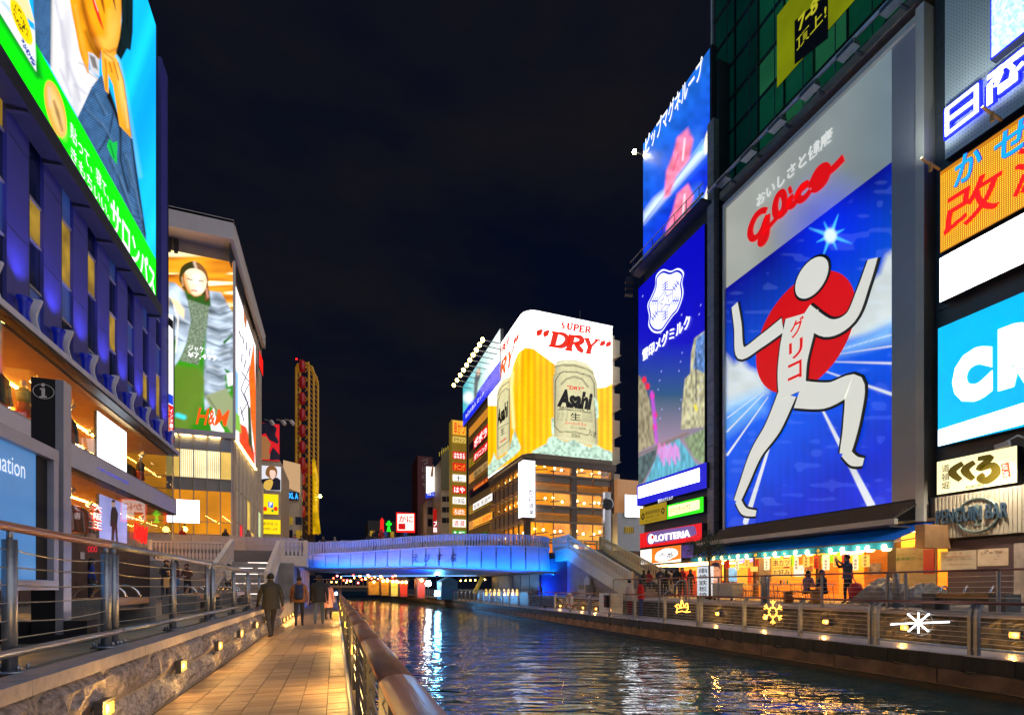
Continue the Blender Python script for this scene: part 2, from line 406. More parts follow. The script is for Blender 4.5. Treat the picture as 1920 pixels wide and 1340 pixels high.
far.build('paver_field', paver_ms[0], bw, kind='stuff')

# ---- near terrace with paving slabs
tr = structure('terrace', B(-30, XW - 0.03, -6, 40, -1.6, 0.70), conc)
slab_m = [mat('terrace slab %d' % i, c, 0.55, 0, 0.22, 2.5, 0.15, 30) for i, c in enumerate([(0.23, 0.215, 0.16), (0.20, 0.19, 0.15), (0.26, 0.235, 0.17)])]
sl = [B(-0.447, 0.447, -0.297, 0.297, -0.02, 0.03).mesh('paving_slab', m) for m in slab_m]
for i in range(9):
    for j in range(30):
        inst(R.choice(sl), 'paving_slab', tr, (-2.62 - 0.9 * i, 4.2 + 0.6 * j, 0.72 + R.uniform(-.002, .002)))

# ---- rough granite retaining wall along the near boardwalk
gran = mat('split granite', (0.26, 0.26, 0.30), 0.85, 0, 0.75, 24, 1.0, 70)
gran2 = mat('split granite brown', (0.25, 0.23, 0.24), 0.85, 0, 0.75, 17, 1.0, 60)
cap_m = mat('granite cap', (0.27, 0.25, 0.27), 0.6, 0, 0.3, 12, 0.2, 60)
wl = thing('stone_wall', 'low rough granite wall with small amber lamps beside the near boardwalk', 'wall', (XW, 5, 0))
def rock(w, h, seed):
    rr = random.Random(seed); nx, nz = 11, 6; V = []; fc = []
    def dp(i, j):
        e = min(i, nx - 1 - i, j, nz - 1 - j)
        return 0.0 if e == 0 else 0.03 + rr.uniform(0.0, 0.07) * (1 if e > 1 else 0.7)
    for j in range(nz):
        for i in range(nx): V.append((dp(i, j), -w / 2 + w * i / (nx - 1), h * j / (nz - 1)))
    for j in range(nz - 1):
        for i in range(nx - 1): a = j * nx + i; fc.append((a, a + 1, a + nx + 1, a + nx))
    n = len(V); V += [(-0.2, -w / 2, 0), (-0.2, w / 2, 0), (-0.2, w / 2, h), (-0.2, -w / 2, h)]
    fc += [(0, n, n + 1, nx - 1), (nx - 1, n + 1, n + 2, n - 1), (n - nx, n - 1, n + 2, n + 3), (0, n - nx, n + 3, n)]
    return MB().add(V, fc)
rk = [rock(0.985, 0.325, k).mesh('stone', gran if k % 3 else gran2) for k in range(9)]
for r_ in range(2):
    y = 0.2 + 0.45 * r_
    while y < 19:
        w = R.choice([0.75, 0.95, 1.15, 1.0]); inst(R.choice(rk), 'stone', wl, (XW - 0.035, y + w / 2, 0.33 * r_), (0, 0, 0), (1, w / 0.985 * 0.99, 1)); y += w
capm = B(-0.22, 0.02, -0.49, 0.49, 0, 0.10).mesh('cap_stone', cap_m)
for k in range(20): inst(capm, 'cap_stone', wl, (XW + 0.0, 0.5 + 0.985 * k, 0.662 + R.uniform(-.002, .002)))

# ---- amber lamps set into the wall
amber = lit('amber lamp lens', (255, 168, 40), 5)
def wall_lamp(p, n, label, grp):
    t = thing('wall_lamp', label, 'lamp', p, grp); x, y, z = p
    MB().box(x - 0.03, x + 0.03 , y - 0.10, y + 0.10, z - 0.075, z + 0.075).build('lamp_box', dsteel, t)
    MB().box(*(sorted((x + n * 0.028, x + n * 0.040))), y - 0.075, y + 0.075, z - 0.045, z + 0.045).build('lens', amber, t)
    l = bpy.data.lights.new('wall_lamp_light', 'POINT'); l.energy = 13; l.color = (1.0, 0.50, 0.12); l.shadow_soft_size = 0.04; o = bpy.data.objects.new('wall_lamp_light', l); COL.objects.link(o); o.location = (x + n * 0.09, y, z)
    return t
near_pos = ['nearest the bottom edge', 'second along', 'third along', 'fourth along', 'fifth along', 'sixth along, beside the walkers']
for (px, py), w in zip(((195, 1328), (339, 1248), (409, 1210), (450, 1187), (479, 1171), (497, 1161)), near_pos):
    p = at(px, py, X=XW + 0.07)
    wall_lamp(p, 1, 'amber lamp in the granite wall, ' + w, 'amber lamps in the granite wall')
for k in range(5):
    wall_lamp(Vector((XW + 0.07, 19.4 + 1.3 * k, 0.16)), 1, 'amber lamp at boardwalk level past the walkers, %s towards the bridge' % ordw[k], 'amber lamps at the foot of the bridge wall')

# ---- terrace railing above the granite wall
XT = -2.13; ZT = 0.75
rl = thing('terrace_railing', 'steel cable railing with brown tube rail on the near terrace', 'railing', (XT, 4, ZT))
PY = [2.4, 4.4, 5.93, 6.11, 8.05, 9.98, 10.4, 12.4, 14.2, 14.45, 16.3, 18.2]
def post(y, r=0.042, h=0.93):
    m = MB().tube([(XT, y, ZT), (XT, y, ZT + h)], r, 14); m.tube([(XT, y, ZT + h), (XT, y, ZT + h + 0.08)], r * 0.45, 8); m.box(XT - 0.10, XT + 0.10, y - 0.08, y + 0.08, ZT, ZT + 0.018)
    for a in (-1, 1):
        for b in (-1, 1): m.lathe([(0.014, 0), (0.014, 0.03), (0.006, 0.045)], (XT + a * 0.075, y + b * 0.058, ZT + 0.018), 6)
    return m
for i, y in enumerate(PY): post(y, 0.05 if i == 6 else 0.042).build('post', steel, rl, True)
for a, b in zip(PY[:-1], PY[1:]):
    if b - a < 0.6: continue
    for k in range(6):
        z = ZT + 0.24 + 0.125 * k; sag = [0.015, 0.03, 0.02, 0.012, 0.05, 0.04][k] * R.uniform(0.2, 1.3)
        MB().tube([(XT, a + (b - a) * u / 6, z - sag * (1 - (u / 3 - 1) ** 2)) for u in range(7)], 0.0055, 5).build('cable', cable, rl)
for a, b in ((1.0, 5.98), (6.04, 10.2), (10.3, 14.3), (14.35, 19)): MB().tube([(XT, a, ZT + 1.02), (XT, b, ZT + 1.02)], 0.034, 12).build('handrail', brown_tube if a < 6.02 else steel, rl, True)
for a, b in ((1.0, 6.15), (6.17, 10.45), (10.5, 14.4), (14.45, 19)): MB().tube([(XT + 0.06, a, ZT + 0.15), (XT + 0.06, b, ZT + 0.15)], 0.030, 12).build('bottom_rail', steel, rl, True)

# ---- boardwalk handrail on the canal side
hr = thing('canal_handrail', 'wide brown timber handrail on dark posts between boardwalk and water', 'railing', (0.24, 2, 0))
XH = 0.25; ZH = 0.95; yy = -1.0; ramb = lit('amber post lamp', (255, 165, 50), 6)
prof = [(0.078 * math.cos(q), 0.036 * math.sin(q) * (1 if math.sin(q) > 0 else 0.8)) for q in np.linspace(0, 2 * math.pi, 15)[:-1]]
while yy < 60:
    L_ = 1.55 if yy < 30 else 6
    n = len(prof); V = [(XH + a, y, ZH + b) for y in (yy + 0.002, yy + L_ - 0.002) for a, b in prof]
    MB().add(V, [(i, (i + 1) % n, (i + 1) % n + n, i + n) for i in range(n)] + [tuple(range(n))[::-1], tuple(range(n, 2 * n))]).build('rail', rwood, hr, True)
    MB().box(XH - 0.006, XH + 0.02, yy - 0.08, yy + 0.08, ZH - 0.034, ZH - 0.028).build('rail_joint', steel, hr)
    for y in (yy + 0.12, yy + 0.62) if yy < 30 else (yy + 0.2,):
        MB().box(XH - 0.03, XH + 0.03, y - 0.008, y + 0.008, -0.3, ZH - 0.03).box(XH - 0.05, XH + 0.05, y - 0.05, y + 0.05, ZH - 0.045, ZH - 0.031).build('post', dsteel, hr)
    if yy < 30:
      if int((yy + 1) / 1.55 + 0.5) % 3 == 2:
        B(XH - 0.045, XH - 0.032, yy + 0.105, yy + 0.135, 0.46, 0.58).build('post_lamp', ramb, hr)
        l = bpy.data.lights.new('post_lamp_light', 'POINT'); l.energy = 55; l.color = (1.0, 0.52, 0.13); l.shadow_soft_size = 0.1; o = bpy.data.objects.new('post_lamp_light', l); COL.objects.link(o); o.location = (XH - 0.14, yy + 0.12, 0.5)
      for k in range(5): MB().tube([(XH - 0.01, yy, 0.2 + 0.13 * k), (XH - 0.01, yy + L_, 0.2 + 0.13 * k)], 0.005, 5).build('cable', cable, hr)
    MB().tube([(XH - 0.09, yy, 0.10), (XH - 0.09, yy + L_, 0.10)], 0.026, 8).build('bottom_rail', steel, hr)
    yy += L_

# ---- far bank: boardwalk, fender boards, concrete beams, retaining wall, terrace
XE = 11.7; XB = 13.5
deck_m = mat('pale boardwalk deck', (0.58, 0.57, 0.64), 0.3, 0, 0.15, 1.2, 0.1, 30)
fd = structure('far_boardwalk', B(XE + 0.03, XB + 0.2, -2, 150, -1.6, 0.0), deck_m)
fb_m = [mat('dark fender board %d' % i, c, 0.7, 0, 0.5, 5, 0.4, 20, stretch=(4, 4, 0.7)) for i, c in enumerate([(0.030, 0.034, 0.028), (0.042, 0.04, 0.034), (0.022, 0.027, 0.022)])]
fbm = [B(-0.05, 0.0, -0.098, 0.098, -0.30, -0.012).mesh('fender_board', m) for m in fb_m]
for k in range(150): inst(R.choice(fbm), 'fender_board', fd, (XE + 0.02 + R.uniform(-.012, .006), 2.2 + 0.2 * k, R.uniform(-.008, .004)))
B(XE - 0.03, XE + 0.02, 32.1, 150, -0.30, -0.012).build('fender_strip', fb_m[0], fd)
def beam(seed):
    rr = random.Random(seed); m = MB(); n = 12; V = []; 
    for i in range(n + 1):
        y = -1.09 + 2.18 * i / n; zt = -0.305 - (0.05 if i in (4, 9) else 0) - rr.uniform(0, .012); V += [(0, y, zt), (0, y, -0.60 - rr.uniform(0, .02)), (0.2, y, -0.305), (0.2, y, -0.62)]
    fc = []
    for i in range(n): a = 4 * i; b = a + 4; fc += [(a, a + 1, b + 1, b), (a, b, b + 2, a + 2), (a + 1, a + 3, b + 3, b + 1)]
    return m.add(V, fc + [(0, 2, 3, 1), (4 * n, 4 * n + 1, 4 * n + 3, 4 * n + 2)])
bmm = [beam(k).mesh('concrete_beam', conc_d) for k in range(4)]
for k in range(14): inst(R.choice(bmm), 'concrete_beam', fd, (XE - 0.10, 3.2 + 2.2 * k, 0))
B(XE - 0.10, XE + 0.1, 33.0, 150, -0.62, -0.31).build('concrete_beam', conc_d, fd)
B(XE - 0.05, XE + 0.1, -2, 150, -1.6, -0.65).build('footing', black, fd)
ft = structure('far_terrace', B(XB + 0.16, 60, -2, 34, -1.6, 0.745), conc)
mossy = mat('mossy stone', (0.105, 0.095, 0.075), 0.9, 0, 0.6, 2.5, 0.8, 18)
fw = thing('retaining_wall', 'dark mossy stone retaining wall with amber lamps below the far terrace', 'wall', (XB, 12, 0))
for r_ in range(2):
    y = -1.0 + 0.4 * r_
    while y < 33:
        w = R.choice([0.8, 1.0, 1.2]); o = inst(R.choice(rk), 'stone', fw, (XB + 0.09, y + w / 2, 0.33 * r_), (0, 0, math.pi), (0.8, w / 0.985 * 0.99, 1)); y += w
rk2 = [rock(0.985, 0.325, 40 + k).mesh('stone', mossy) for k in range(5)]
for o in list(fw.children): o.data = R.choice(rk2)
fcap = B(-0.06, 0.24, -0.74, 0.74, 0, 0.085).mesh('cap_stone', cap_m)
for k in range(23): inst(fcap, 'cap_stone', fw, (XB, 0.0 + 1.49 * k, 0.664))
wn = ['just below the leaf-shaped light', 'behind the snowflake light', 'between snowflake and white star', 'behind the white star light', 'at the right edge of the picture']
for (px, py), w in zip(((1346, 1150), (1436, 1157), (1549, 1165), (1697, 1176), (1903, 1190)), wn):
    wall_lamp(at(px, py, X=XB - 0.03), -1, 'amber lamp in the mossy far wall, ' + w, 'amber lamps in the mossy wall')
for k in range(5): wall_lamp(Vector((XB - 0.03, 22.2 + 1.5 * k, 0.16)), -1, 'amber lamp low on the far wall, %s past the red jacket' % ordw[k], 'amber lamps near the far stairs')

# ---- far boardwalk railing (bent posts)
XF = 11.95
fr = thing('canal_railing', 'steel cable railing with bent posts along the far boardwalk', 'railing', (XF, 12, 0))
FP = [at(px, 1150, X=XF).y for px in (1041, 1070, 1106, 1143, 1191, 1247, 1309, 1315, 1396, 1501, 1633, 1645, 1821, 1833)] + [5.2, 3.2]
FP = sorted(FP)
pm = MB()
for dy in (0,):
    pm.add(*(lambda v, f: (v, f))([(a, b, c) for c, xo in ((0, 0), (0.75, 0), (0.92, 0.03), (1.02, 0.10)) for a, b in ((xo - 0.05, -0.012), (xo + 0.03, -0.012), (xo + 0.03, 0.012), (xo - 0.05, 0.012))],
           [(4 * i + k, 4 * i + (k + 1) % 4, 4 * i + 4 + (k + 1) % 4, 4 * i + 4 + k) for i in range(3) for k in range(4)] + [(12, 13, 14, 15)]))
pme = pm.mesh('post', steel)
for y in FP: inst(pme, 'post', fr, (XF, y, 0), scale=(1.5, 2.4, 1))
yf = np.arange(2.0, 33, 2.6)
for y in yf:
    MB().tube([(XF + 0.10, y, 1.03), (XF + 0.10, y + 2.6, 1.03)], 0.030, 10).build('handrail', brown_tube, fr, True)
    MB().tube([(XF - 0.02, y, 0.13), (XF - 0.02, y + 2.6, 0.13)], 0.022, 8).build('bottom_rail', steel, fr)
    for k in range(7): MB().tube([(XF - 0.02, y, 0.24 + 0.105 * k), (XF - 0.02, y + 2.6, 0.24 + 0.105 * k)], 0.0055, 5).build('cable', cable, fr)
# ---- far railing beyond, running under the bridge
fr2 = thing('canal_railing', 'dark railing of the far boardwalk running on under the bridge', 'railing', (XF, 40, 0))
for k in range(24): inst(pme, 'post', fr2, (XF, 33.6 + 1.6 * k, 0), scale=(1.5, 2.4, 1))
MB().tube([(XF, 33, 1.03), (XF, 72, 1.03)], 0.03, 8).build('handrail', dsteel, fr2)
for k in range(3): MB().tube([(XF, 33, 0.3 + 0.25 * k), (XF, 72, 0.3 + 0.25 * k)], 0.006, 5).build('cable', cable, fr2)

# ---- far terrace railing
XU = 13.95
ur = thing('terrace_railing', 'steel cable railing on the far terrace in front of the eateries', 'railing', (XU, 12, 0.75))
UP = sorted([at(px, 1090, X=XU).y for px in (1150, 1200, 1237, 1292, 1347, 1428, 1441, 1541, 1664, 1698, 1872)] + [5.0, 3.0])
upm = MB().tube([(0, 0, 0), (0, 0, 0.96)], 0.036, 12).box(-0.09, 0.09, -0.08, 0.08, 0, 0.02).mesh('post', steel, smooth=False)
for y in UP: inst(upm, 'post', ur, (XU, y, 0.75))
for a, b in zip(UP[:-1], UP[1:]):
    MB().tube([(XU, a, 1.74), (XU, b, 1.74)], 0.026, 8).build('handrail', brown_tube, ur, True)
    if b - a < 0.35: continue
    for k in range(6): MB().tube([(XU, a, 0.98 + 0.125 * k), (XU, (a + b) / 2, 0.965 + 0.125 * k), (XU, b, 0.98 + 0.125 * k)], 0.0055, 5).build('cable', cable, ur)
for px, w in ((1435, 'beside the tables under the snowflake light'), (1680, 'in front of the tarpaulin heap')):
    p = at(px, 1090, X=XU + 0.1); b = thing('bollard', 'thick grey steel bollard ' + w, 'bollard', (p.x, p.y, 0.75), 'steel bollards on the far terrace')
    MB().lathe([(0.075, 0), (0.075, 0.92), (0.06, 0.96), (0.0, 0.965)], (p.x, p.y, 0.75), 16).build('shaft', steel, b, True)
    MB().lathe([(0.12, 0), (0.12, 0.02), (0.08, 0.03)], (p.x, p.y, 0.75), 12).build('base_plate', steel, b)
# steps down with handrail, far terrace
sr = thing('step_railing', 'slanting steel handrail of the steps down from the far terrace', 'railing', (13.0, 19.5, 0))
for dx in (0, 0.45):
    a = at(1247, 1142, X=12.6 + dx); e = at(1294, 1096, X=12.9 + dx)
    MB().tube([(12.5 + dx, a.y + 0.3, 0.0), (12.5 + dx, a.y + 0.3, 0.85), (13.6 + dx, a.y + 0.3, 1.65), (13.9 + dx, a.y + 0.3, 1.65), (13.9 + dx, a.y + 0.3, 0.75)], 0.022, 8).build('handrail', steel, sr, True)

# ================================================================== BRIDGE
br = thing('canal_bridge', 'curved bridge with fin balustrade and panelled side washed in blue light', 'bridge', (6, 38, 2.5))
BC = spline([(-3.4, 40.6), (-0.4, 39.2), (2.62, 37.3), (5.4, 35.2), (7.9, 33.5), (10.6, 32.0), (12.8, 31.5), (14.3, 32.2), (15.1, 34.2), (15.2, 37.0)], 24, False)
BC = np.array(BC); seg = np.r_[0, np.cumsum(np.hypot(*np.diff(BC, axis=0).T))]; BL = seg[-1]
def bp_(s): return np.array([np.interp(s, seg, BC[:, 0]), np.interp(s, seg, BC[:, 1])])
def bn_(s):
    d = bp_(min(s + 0.1, BL)) - bp_(max(s - 0.1, 0)); d /= np.hypot(*d); return np.array([d[1], -d[0]])
def bz(s):
    u = s / BL
    lo = float(np.interp(u, [0, 0.45, 0.7, 1], [2.72, 2.70, 2.40, 2.35])); mid = float(np.interp(u, [0, 0.2, 0.5, 0.75, 1], [3.68, 3.85, 4.15, 4.08, 3.95])); hi = float(np.interp(u, [0, 0.2, 0.5, 0.75, 1], [4.66, 4.80, 5.08, 4.95, 4.85]))
    return lo, mid, hi
panel_m = mat('light-tinted fascia panel', (0.22, 0.26, 0.36), 0.32, 0.1, 0.10, 0.5)  # blue of the wash light put into the silver-white panel colour
fin_m = mat('aluminium fin', (0.36, 0.38, 0.44), 0.35, 0.2, 0.06, 2)
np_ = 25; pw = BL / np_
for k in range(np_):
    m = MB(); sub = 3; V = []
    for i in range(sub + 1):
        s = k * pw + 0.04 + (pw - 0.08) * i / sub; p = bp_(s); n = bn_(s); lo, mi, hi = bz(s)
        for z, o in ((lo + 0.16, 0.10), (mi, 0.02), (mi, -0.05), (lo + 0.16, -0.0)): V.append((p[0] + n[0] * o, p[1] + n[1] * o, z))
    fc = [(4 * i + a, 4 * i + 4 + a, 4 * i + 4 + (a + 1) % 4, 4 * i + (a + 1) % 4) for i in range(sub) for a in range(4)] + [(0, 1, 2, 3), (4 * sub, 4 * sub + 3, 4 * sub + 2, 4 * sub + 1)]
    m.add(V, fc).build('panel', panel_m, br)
def sweep(prof, n=60, s0=0, s1=None):
    """prof(s) -> list of (outward offset, z)."""
    s1 = BL if s1 is None else s1; V = []; k = 0
    for i in range(n + 1):
        s = s0 + (s1 - s0) * i / n; p = bp_(s); nn = bn_(s); pr = prof(s); k = len(pr)
        V += [(p[0] + nn[0] * o, p[1] + nn[1] * o, z) for o, z in pr]
    fc = [(k * i + a, k * i + k + a, k * i + k + (a + 1) % k, k * i + (a + 1) % k) for i in range(n) for a in range(k)] + [tuple(range(k)), tuple(range(k * n, k * n + k))[::-1]]
    return MB().add(V, fc)
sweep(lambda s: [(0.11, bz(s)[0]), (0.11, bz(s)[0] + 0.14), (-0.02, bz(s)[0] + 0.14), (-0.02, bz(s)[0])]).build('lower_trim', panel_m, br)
sweep(lambda s: [(0.09, bz(s)[1] + 0.01), (0.09, bz(s)[1] + 0.09), (-0.15, bz(s)[1] + 0.09), (-0.15, bz(s)[1] + 0.01)]).build('ledge', fin_m, br)
sweep(lambda s: [(0.03, bz(s)[2] - 0.04), (0.03, bz(s)[2]), (-0.16, bz(s)[2] + 0.01), (-0.16, bz(s)[2] - 0.05)]).build('top_rail', fin_m, br, True)
sweep(lambda s: [(-0.06, bz(s)[1] - 0.3), (-0.06, bz(s)[0] + 0.05), (-0.4, bz(s)[0] - 0.05), (-0.6, bz(s)[1] - 0.3)]).build('edge_beam', dsteel, br)
finm = MB().add([(-0.045, -0.10, 0), (0.045, -0.10, 0), (0.045, -0.02, 0), (-0.045, -0.02, 0), (-0.06, 0.0, 0.45), (0.06, 0.0, 0.45), (0.06, 0.06, 0.45), (-0.06, 0.06, 0.45), (-0.07, -0.06, 1), (0.07, -0.06, 1), (0.07, 0.0, 1), (-0.07, 0.0, 1)],
   [(0, 1, 5, 4), (1, 2, 6, 5), (2, 3, 7, 6), (3, 0, 4, 7), (4, 5, 9, 8), (5, 6, 10, 9), (6, 7, 11, 10), (7, 4, 8, 11), (8, 9, 10, 11), (0, 3, 2, 1)]).mesh('baluster', fin_m)
nf = 128
for k in range(nf):
    s = (k + 0.5) * BL / nf; p = bp_(s); n = bn_(s); lo, mi, hi = bz(s); a = math.atan2(n[1], n[0]) + math.pi / 2
    inst(finm, 'baluster', br, (p[0] + n[0] * 0.02, p[1] + n[1] * 0.02, mi + 0.09), (0, 0, a), (1, 1, hi - mi - 0.13))
# deck body and soffit
dk = MB(); m_ = 40; top = [(*bp_(BL * i / m_), bz(BL * i / m_)[1] - 0.05) for i in range(m_ + 1)]
back = [(15.2, 47, 4.1), (-3.4, 47, 3.9)]
P = [Vector((x - bn_(BL * min(i, m_) / m_)[0] * 0.2, y - bn_(BL * min(i, m_) / m_)[1] * 0.2, 3.95)) for i, (x, y, z) in enumerate(top)] + [Vector((15.2, 47, 3.95)), Vector((-3.4, 47, 3.95))]
dk.prism(P, (0, 0, -0.4)); dk.build('deck', conc, br)
soff = mat('bridge soffit', (0.30, 0.31, 0.34), 0.45, 0.2, 0.15, 0.8)
P2 = [Vector((p.x, p.y, bz(BL * min(i, m_) / m_)[0] + 0.03)) for i, p in enumerate(P[:-2])] + [Vector((15.2, 46.8, 2.4)), Vector((-3.4, 46.8, 2.7))]
MB().add([tuple(p) for p in P2] + [(6, 41, 2.28)], [(i, (i + 1) % len(P2), len(P2)) for i in range(len(P2))]).build('soffit', soff, br)
# LED line below the soffit
led = lit('blue white LED', (130, 190, 255), 2.2)
MB().tube([(0.5, 40.4, 2.22), (3.5, 38.4, 2.22), (7, 37.0, 2.22), (10.2, 36.2, 2.22)], 0.012, 6).build('light_strip', led, br)
MB().tube([(0.5, 40.4, 2.22), (4, 41.0, 2.22), (8, 39.0, 2.22), (10.2, 36.2, 2.22)], 0.01, 6).build('light_strip', led, br)
ink_blk = mat('black lettering', (0.01, 0.01, 0.02), 0.4, 0, 0)
for ch, px in zip('えびす橋', (779, 802, 826, 851)):
    best = min(np.linspace(0, BL, 300), key=lambda s: abs(proj(np.array([[*bp_(s), 3.4]]))[0][0] - px)); p = bp_(best); n = bn_(best); d = np.array([-n[1], n[0]])
    q = Vector((p[0] + n[0] * 0.115, p[1] + n[1] * 0.115, 3.12)) - Vector((d[0], d[1], 0)) * 0.22
    words(ch, q, Vector((d[0], d[1], 0)) * 0.46, Vector((-n[0] * 0.028, -n[1] * 0.028, 0.56)), ink_blk, br, Vector((n[0], n[1], 0)), 0.01, 0.15)
# far parapet of the bridge and piers
par_m = mat('granite parapet', (0.40, 0.37, 0.40), 0.5, 0, 0.12, 3)
bpar = thing('bridge_parapet', 'pale stone parapet on the far side of the bridge deck', 'parapet', (6, 46.5, 4))
yb = 46.6
for k in range(10):
    x = -3.2 + 1.84 * k; z = 5.25 + 0.42 * math.sin(math.pi * (k + 0.5) / 10)
    B(x, x + 1.825, yb, yb + 0.3, 3.9, z).build('parapet_panel', par_m, bpar)
pier = thing('bridge_abutment', 'dark bridge abutment wall washed with blue light above the far boardwalk', 'wall', (17, 36, 0))
abut = mat('dark abutment tile', (0.10, 0.11, 0.14), 0.5, 0, 0.2, 1)
B(14.7, 30, 34.2, 46.4, 0, 3.5).build('wall', abut, pier)
for k in range(6): B(14.6, 14.69, 34.4 + 2 * k, 36.3 + 2 * k, 0.75, 2.3).build('wall_panel', abut, pier)
pier2 = thing('bridge_abutment', 'dark bridge abutment at the near end of the bridge behind the walkers', 'wall', (-3.4, 36, 0))
B(-9, -2.1, 33, 46.4, 0, 3.55).build('wall', abut, pier2)
for k in range(3): B(-2.09, -2.02, 33.2 + 2.2 * k, 35.2 + 2.2 * k, 0.1, 2.4).build('wall_panel', abut, pier2)
# floodlights: blue wash on the bridge
def flood(name, p, aim, rgb, power, label, size=60, blend=0.8, lens=8, vis=(0.16, 0.22)):
    t = thing(name, label, 'floodlight', p, 'blue floodlights of the bridge'); p = Vector(p); d = (Vector(aim) - p).normalized()
    MB().bar(p - d * 0.14, p + d * 0.0, vis[1], vis[0]).build('housing', dsteel, t)
    MB().bar(p + d * 0.001, p + d * 0.012, vis[1] * 0.86, vis[0] * 0.86).build('lens', lit('flood lens %s' % str(rgb), tuple(int(255 * c ** 0.45) for c in rgb), lens), t)
    MB().bar(p - d * 0.07 - Vector((0, 0, 0.3)), p - d * 0.07, 0.03).build('bracket', dsteel, t)
    l = bpy.data.lights.new(name + '_light', 'SPOT'); l.energy = power; l.color = rgb; l.spot_size = math.radians(size); l.spot_blend = blend; l.shadow_soft_size = 0.1
    o = bpy.data.objects.new(name + '_light', l); COL.objects.link(o); o.location = p + d * 0.06; o.rotation_euler = d.to_track_quat('-Z', 'Y').to_euler()
    return t
BLUE = (0.0, 0.10, 1.0)
sweep(lambda s: [(0.42, bz(s)[0] - 0.10), (0.74, bz(s)[0] - 0.10), (0.74, bz(s)[0] + 0.05), (0.71, bz(s)[0] + 0.05), (0.71, bz(s)[0] - 0.07), (0.42, bz(s)[0] - 0.07)]).build('added_light_trough', panel_m, br)  # trough added so its lip hides the strip from below
_st = lit('blue wash strip', (0, 116, 255), 300); sweep(lambda s: [(0.55, bz(s)[0] - 0.065), (0.61, bz(s)[0] - 0.065), (0.61, bz(s)[0] - 0.045), (0.55, bz(s)[0] - 0.045)], 60, BL * 0.10, BL * 0.97).build('light_strip', _st, br)
for k in range(24): q = BL * (k + 0.5) / 24; p = bp_(q); n = bn_(q); MB().bar((p[0], p[1], bz(q)[0] + 0.02), (p[0] + n[0] * 0.5, p[1] + n[1] * 0.5, bz(q)[0] - 0.08), 0.05).build('trough_bracket', dsteel, br)
flood('floodlight', (XE + 0.1, 27.0, 0.25), (9.5, 32.5, 3.2), (0.0, 0.17, 1.0), 1500, 'added blue floodlight on the far boardwalk edge aimed at the bridge side', 60)  # lamp added on the far bank to strengthen the blue wash
flood('floodlight', (7.0, 35.9, 2.15), (3.0, 38.5, 2.7), (0.0, 0.04, 1.0), 2600, 'bright floodlight hanging under the bridge soffit', 150)
fl = flood('floodlight', at(820, 1112, Y=46), at(760, 1150, Y=20), (0.10, 0.45, 1.0), 900, 'bright blue floodlight by the water under the bridge', 120, 0.6, 160, (0.55, 0.55))
f2 = flood('floodlight', at(820, 1071, Y=37.5), at(800, 1130, Y=10), (0.35, 0.65, 1.0), 300, 'bright white-blue lamp under the bridge edge below the lettering', 120, 0.6, 160, (0.5, 0.4))
f3 = flood('floodlight', at(631, 1112, Y=58), at(700, 1150, Y=10), (0.15, 0.4, 1.0), 120, 'small blue lamp at the far end of the near handrail', 120, 0.6, 60, (0.35, 0.35))
flood('floodlight', (14.2, 33.6, 0.9), (17.5, 34.2, 1.4), (0.0, 0.05, 1.0), 900, 'blue floodlight washing the abutment beside the far stairs', 140)

# ---- near stairs from the terrace up to the bridge street
balu = mat('white balustrade', (0.62, 0.58, 0.55), 0.5, 0, 0.12, 3)
def baluster(h):
    return MB().add([(a * w, b * d, z * h) for z, w, d in ((0, .035, .02), (.12, .055, .02), (.3, .06, .02), (.45, .022, .018), (.7, .022, .018), (.85, .05, .02), (1, .03, .02)) for a, b in ((-1, -1), (1, -1), (1, 1), (-1, 1))],
                    [(4 * i + k, 4 * i + (k + 1) % 4, 4 * i + 4 + (k + 1) % 4, 4 * i + 4 + k) for i in range(6) for k in range(4)] + [(0, 3, 2, 1), (24, 25, 26, 27)])
def balustrade(label, a, b, h=1.0, step=0.17, rail=(0.14, 0.09), mm=None, grp=None):
    a, b = Vector(a), Vector(b); mm = mm or balu; t = thing('balustrade', label, 'balustrade', a, grp)
    MB().bar(a + Vector((0, 0, h)), b + Vector((0, 0, h)), *rail).build('rail', mm, t); MB().bar(a + Vector((0, 0, 0.06)), b + Vector((0, 0, 0.06)), rail[0], 0.12).build('base', mm, t)
    n = max(2, int((b - a).length / step)); me = baluster(h - 0.18).mesh('baluster', mm); rz = math.atan2(b.y - a.y, b.x - a.x)
    for k in range(n): inst(me, 'baluster', t, a + (b - a) * ((k + 0.5) / n) + Vector((0, 0, 0.13)), (0, 0, rz))
    for p in (a, b): MB().box(p.x - 0.09, p.x + 0.09, p.y - 0.09, p.y + 0.09, p.z, p.z + h + 0.08).build('newel', mm, t)
    return t
st = thing('stone_stairs', 'wide stone stairs rising from the near terrace to the bridge street', 'stairs', (-4.1, 25, 0.75))
step_m = mat('stair stone', (0.30, 0.29, 0.28), 0.6, 0, 0.2, 3); edge_led = lit('stair edge light', (255, 235, 225), 2.2)
for k in range(12): B(-5.2, -2.95, 25 + 0.42 * k, 30.2, 0.75 + 0.163 * k, 0.75 + 0.163 * (k + 1) - 0.004).build('step', step_m, st)
for k in range(12):
    if k in (1, 4, 7, 9, 11):
        x0 = -5.0 + 0.3 * (k % 3); B(x0, x0 + 0.7 + 0.25 * (k % 2), 24.985 + 0.42 * k, 24.996 + 0.42 * k, 0.86 + 0.163 * k, 0.885 + 0.163 * k).build('edge_light', edge_led, st)
        B(-3.8, -3.1, 24.985 + 0.42 * k, 24.996 + 0.42 * k, 0.86 + 0.163 * k, 0.885 + 0.163 * k).build('edge_light', edge_led, st)
ld = structure('stair_landing', B(-12, -2.2, 30.2, 33, 0.7, 2.70), conc)
balustrade('white balustrade on the canal side of the near stairs', (-2.95, 25, 0.85), (-2.95, 30.1, 2.72), 1.15, 0.3, (0.2, 0.12))
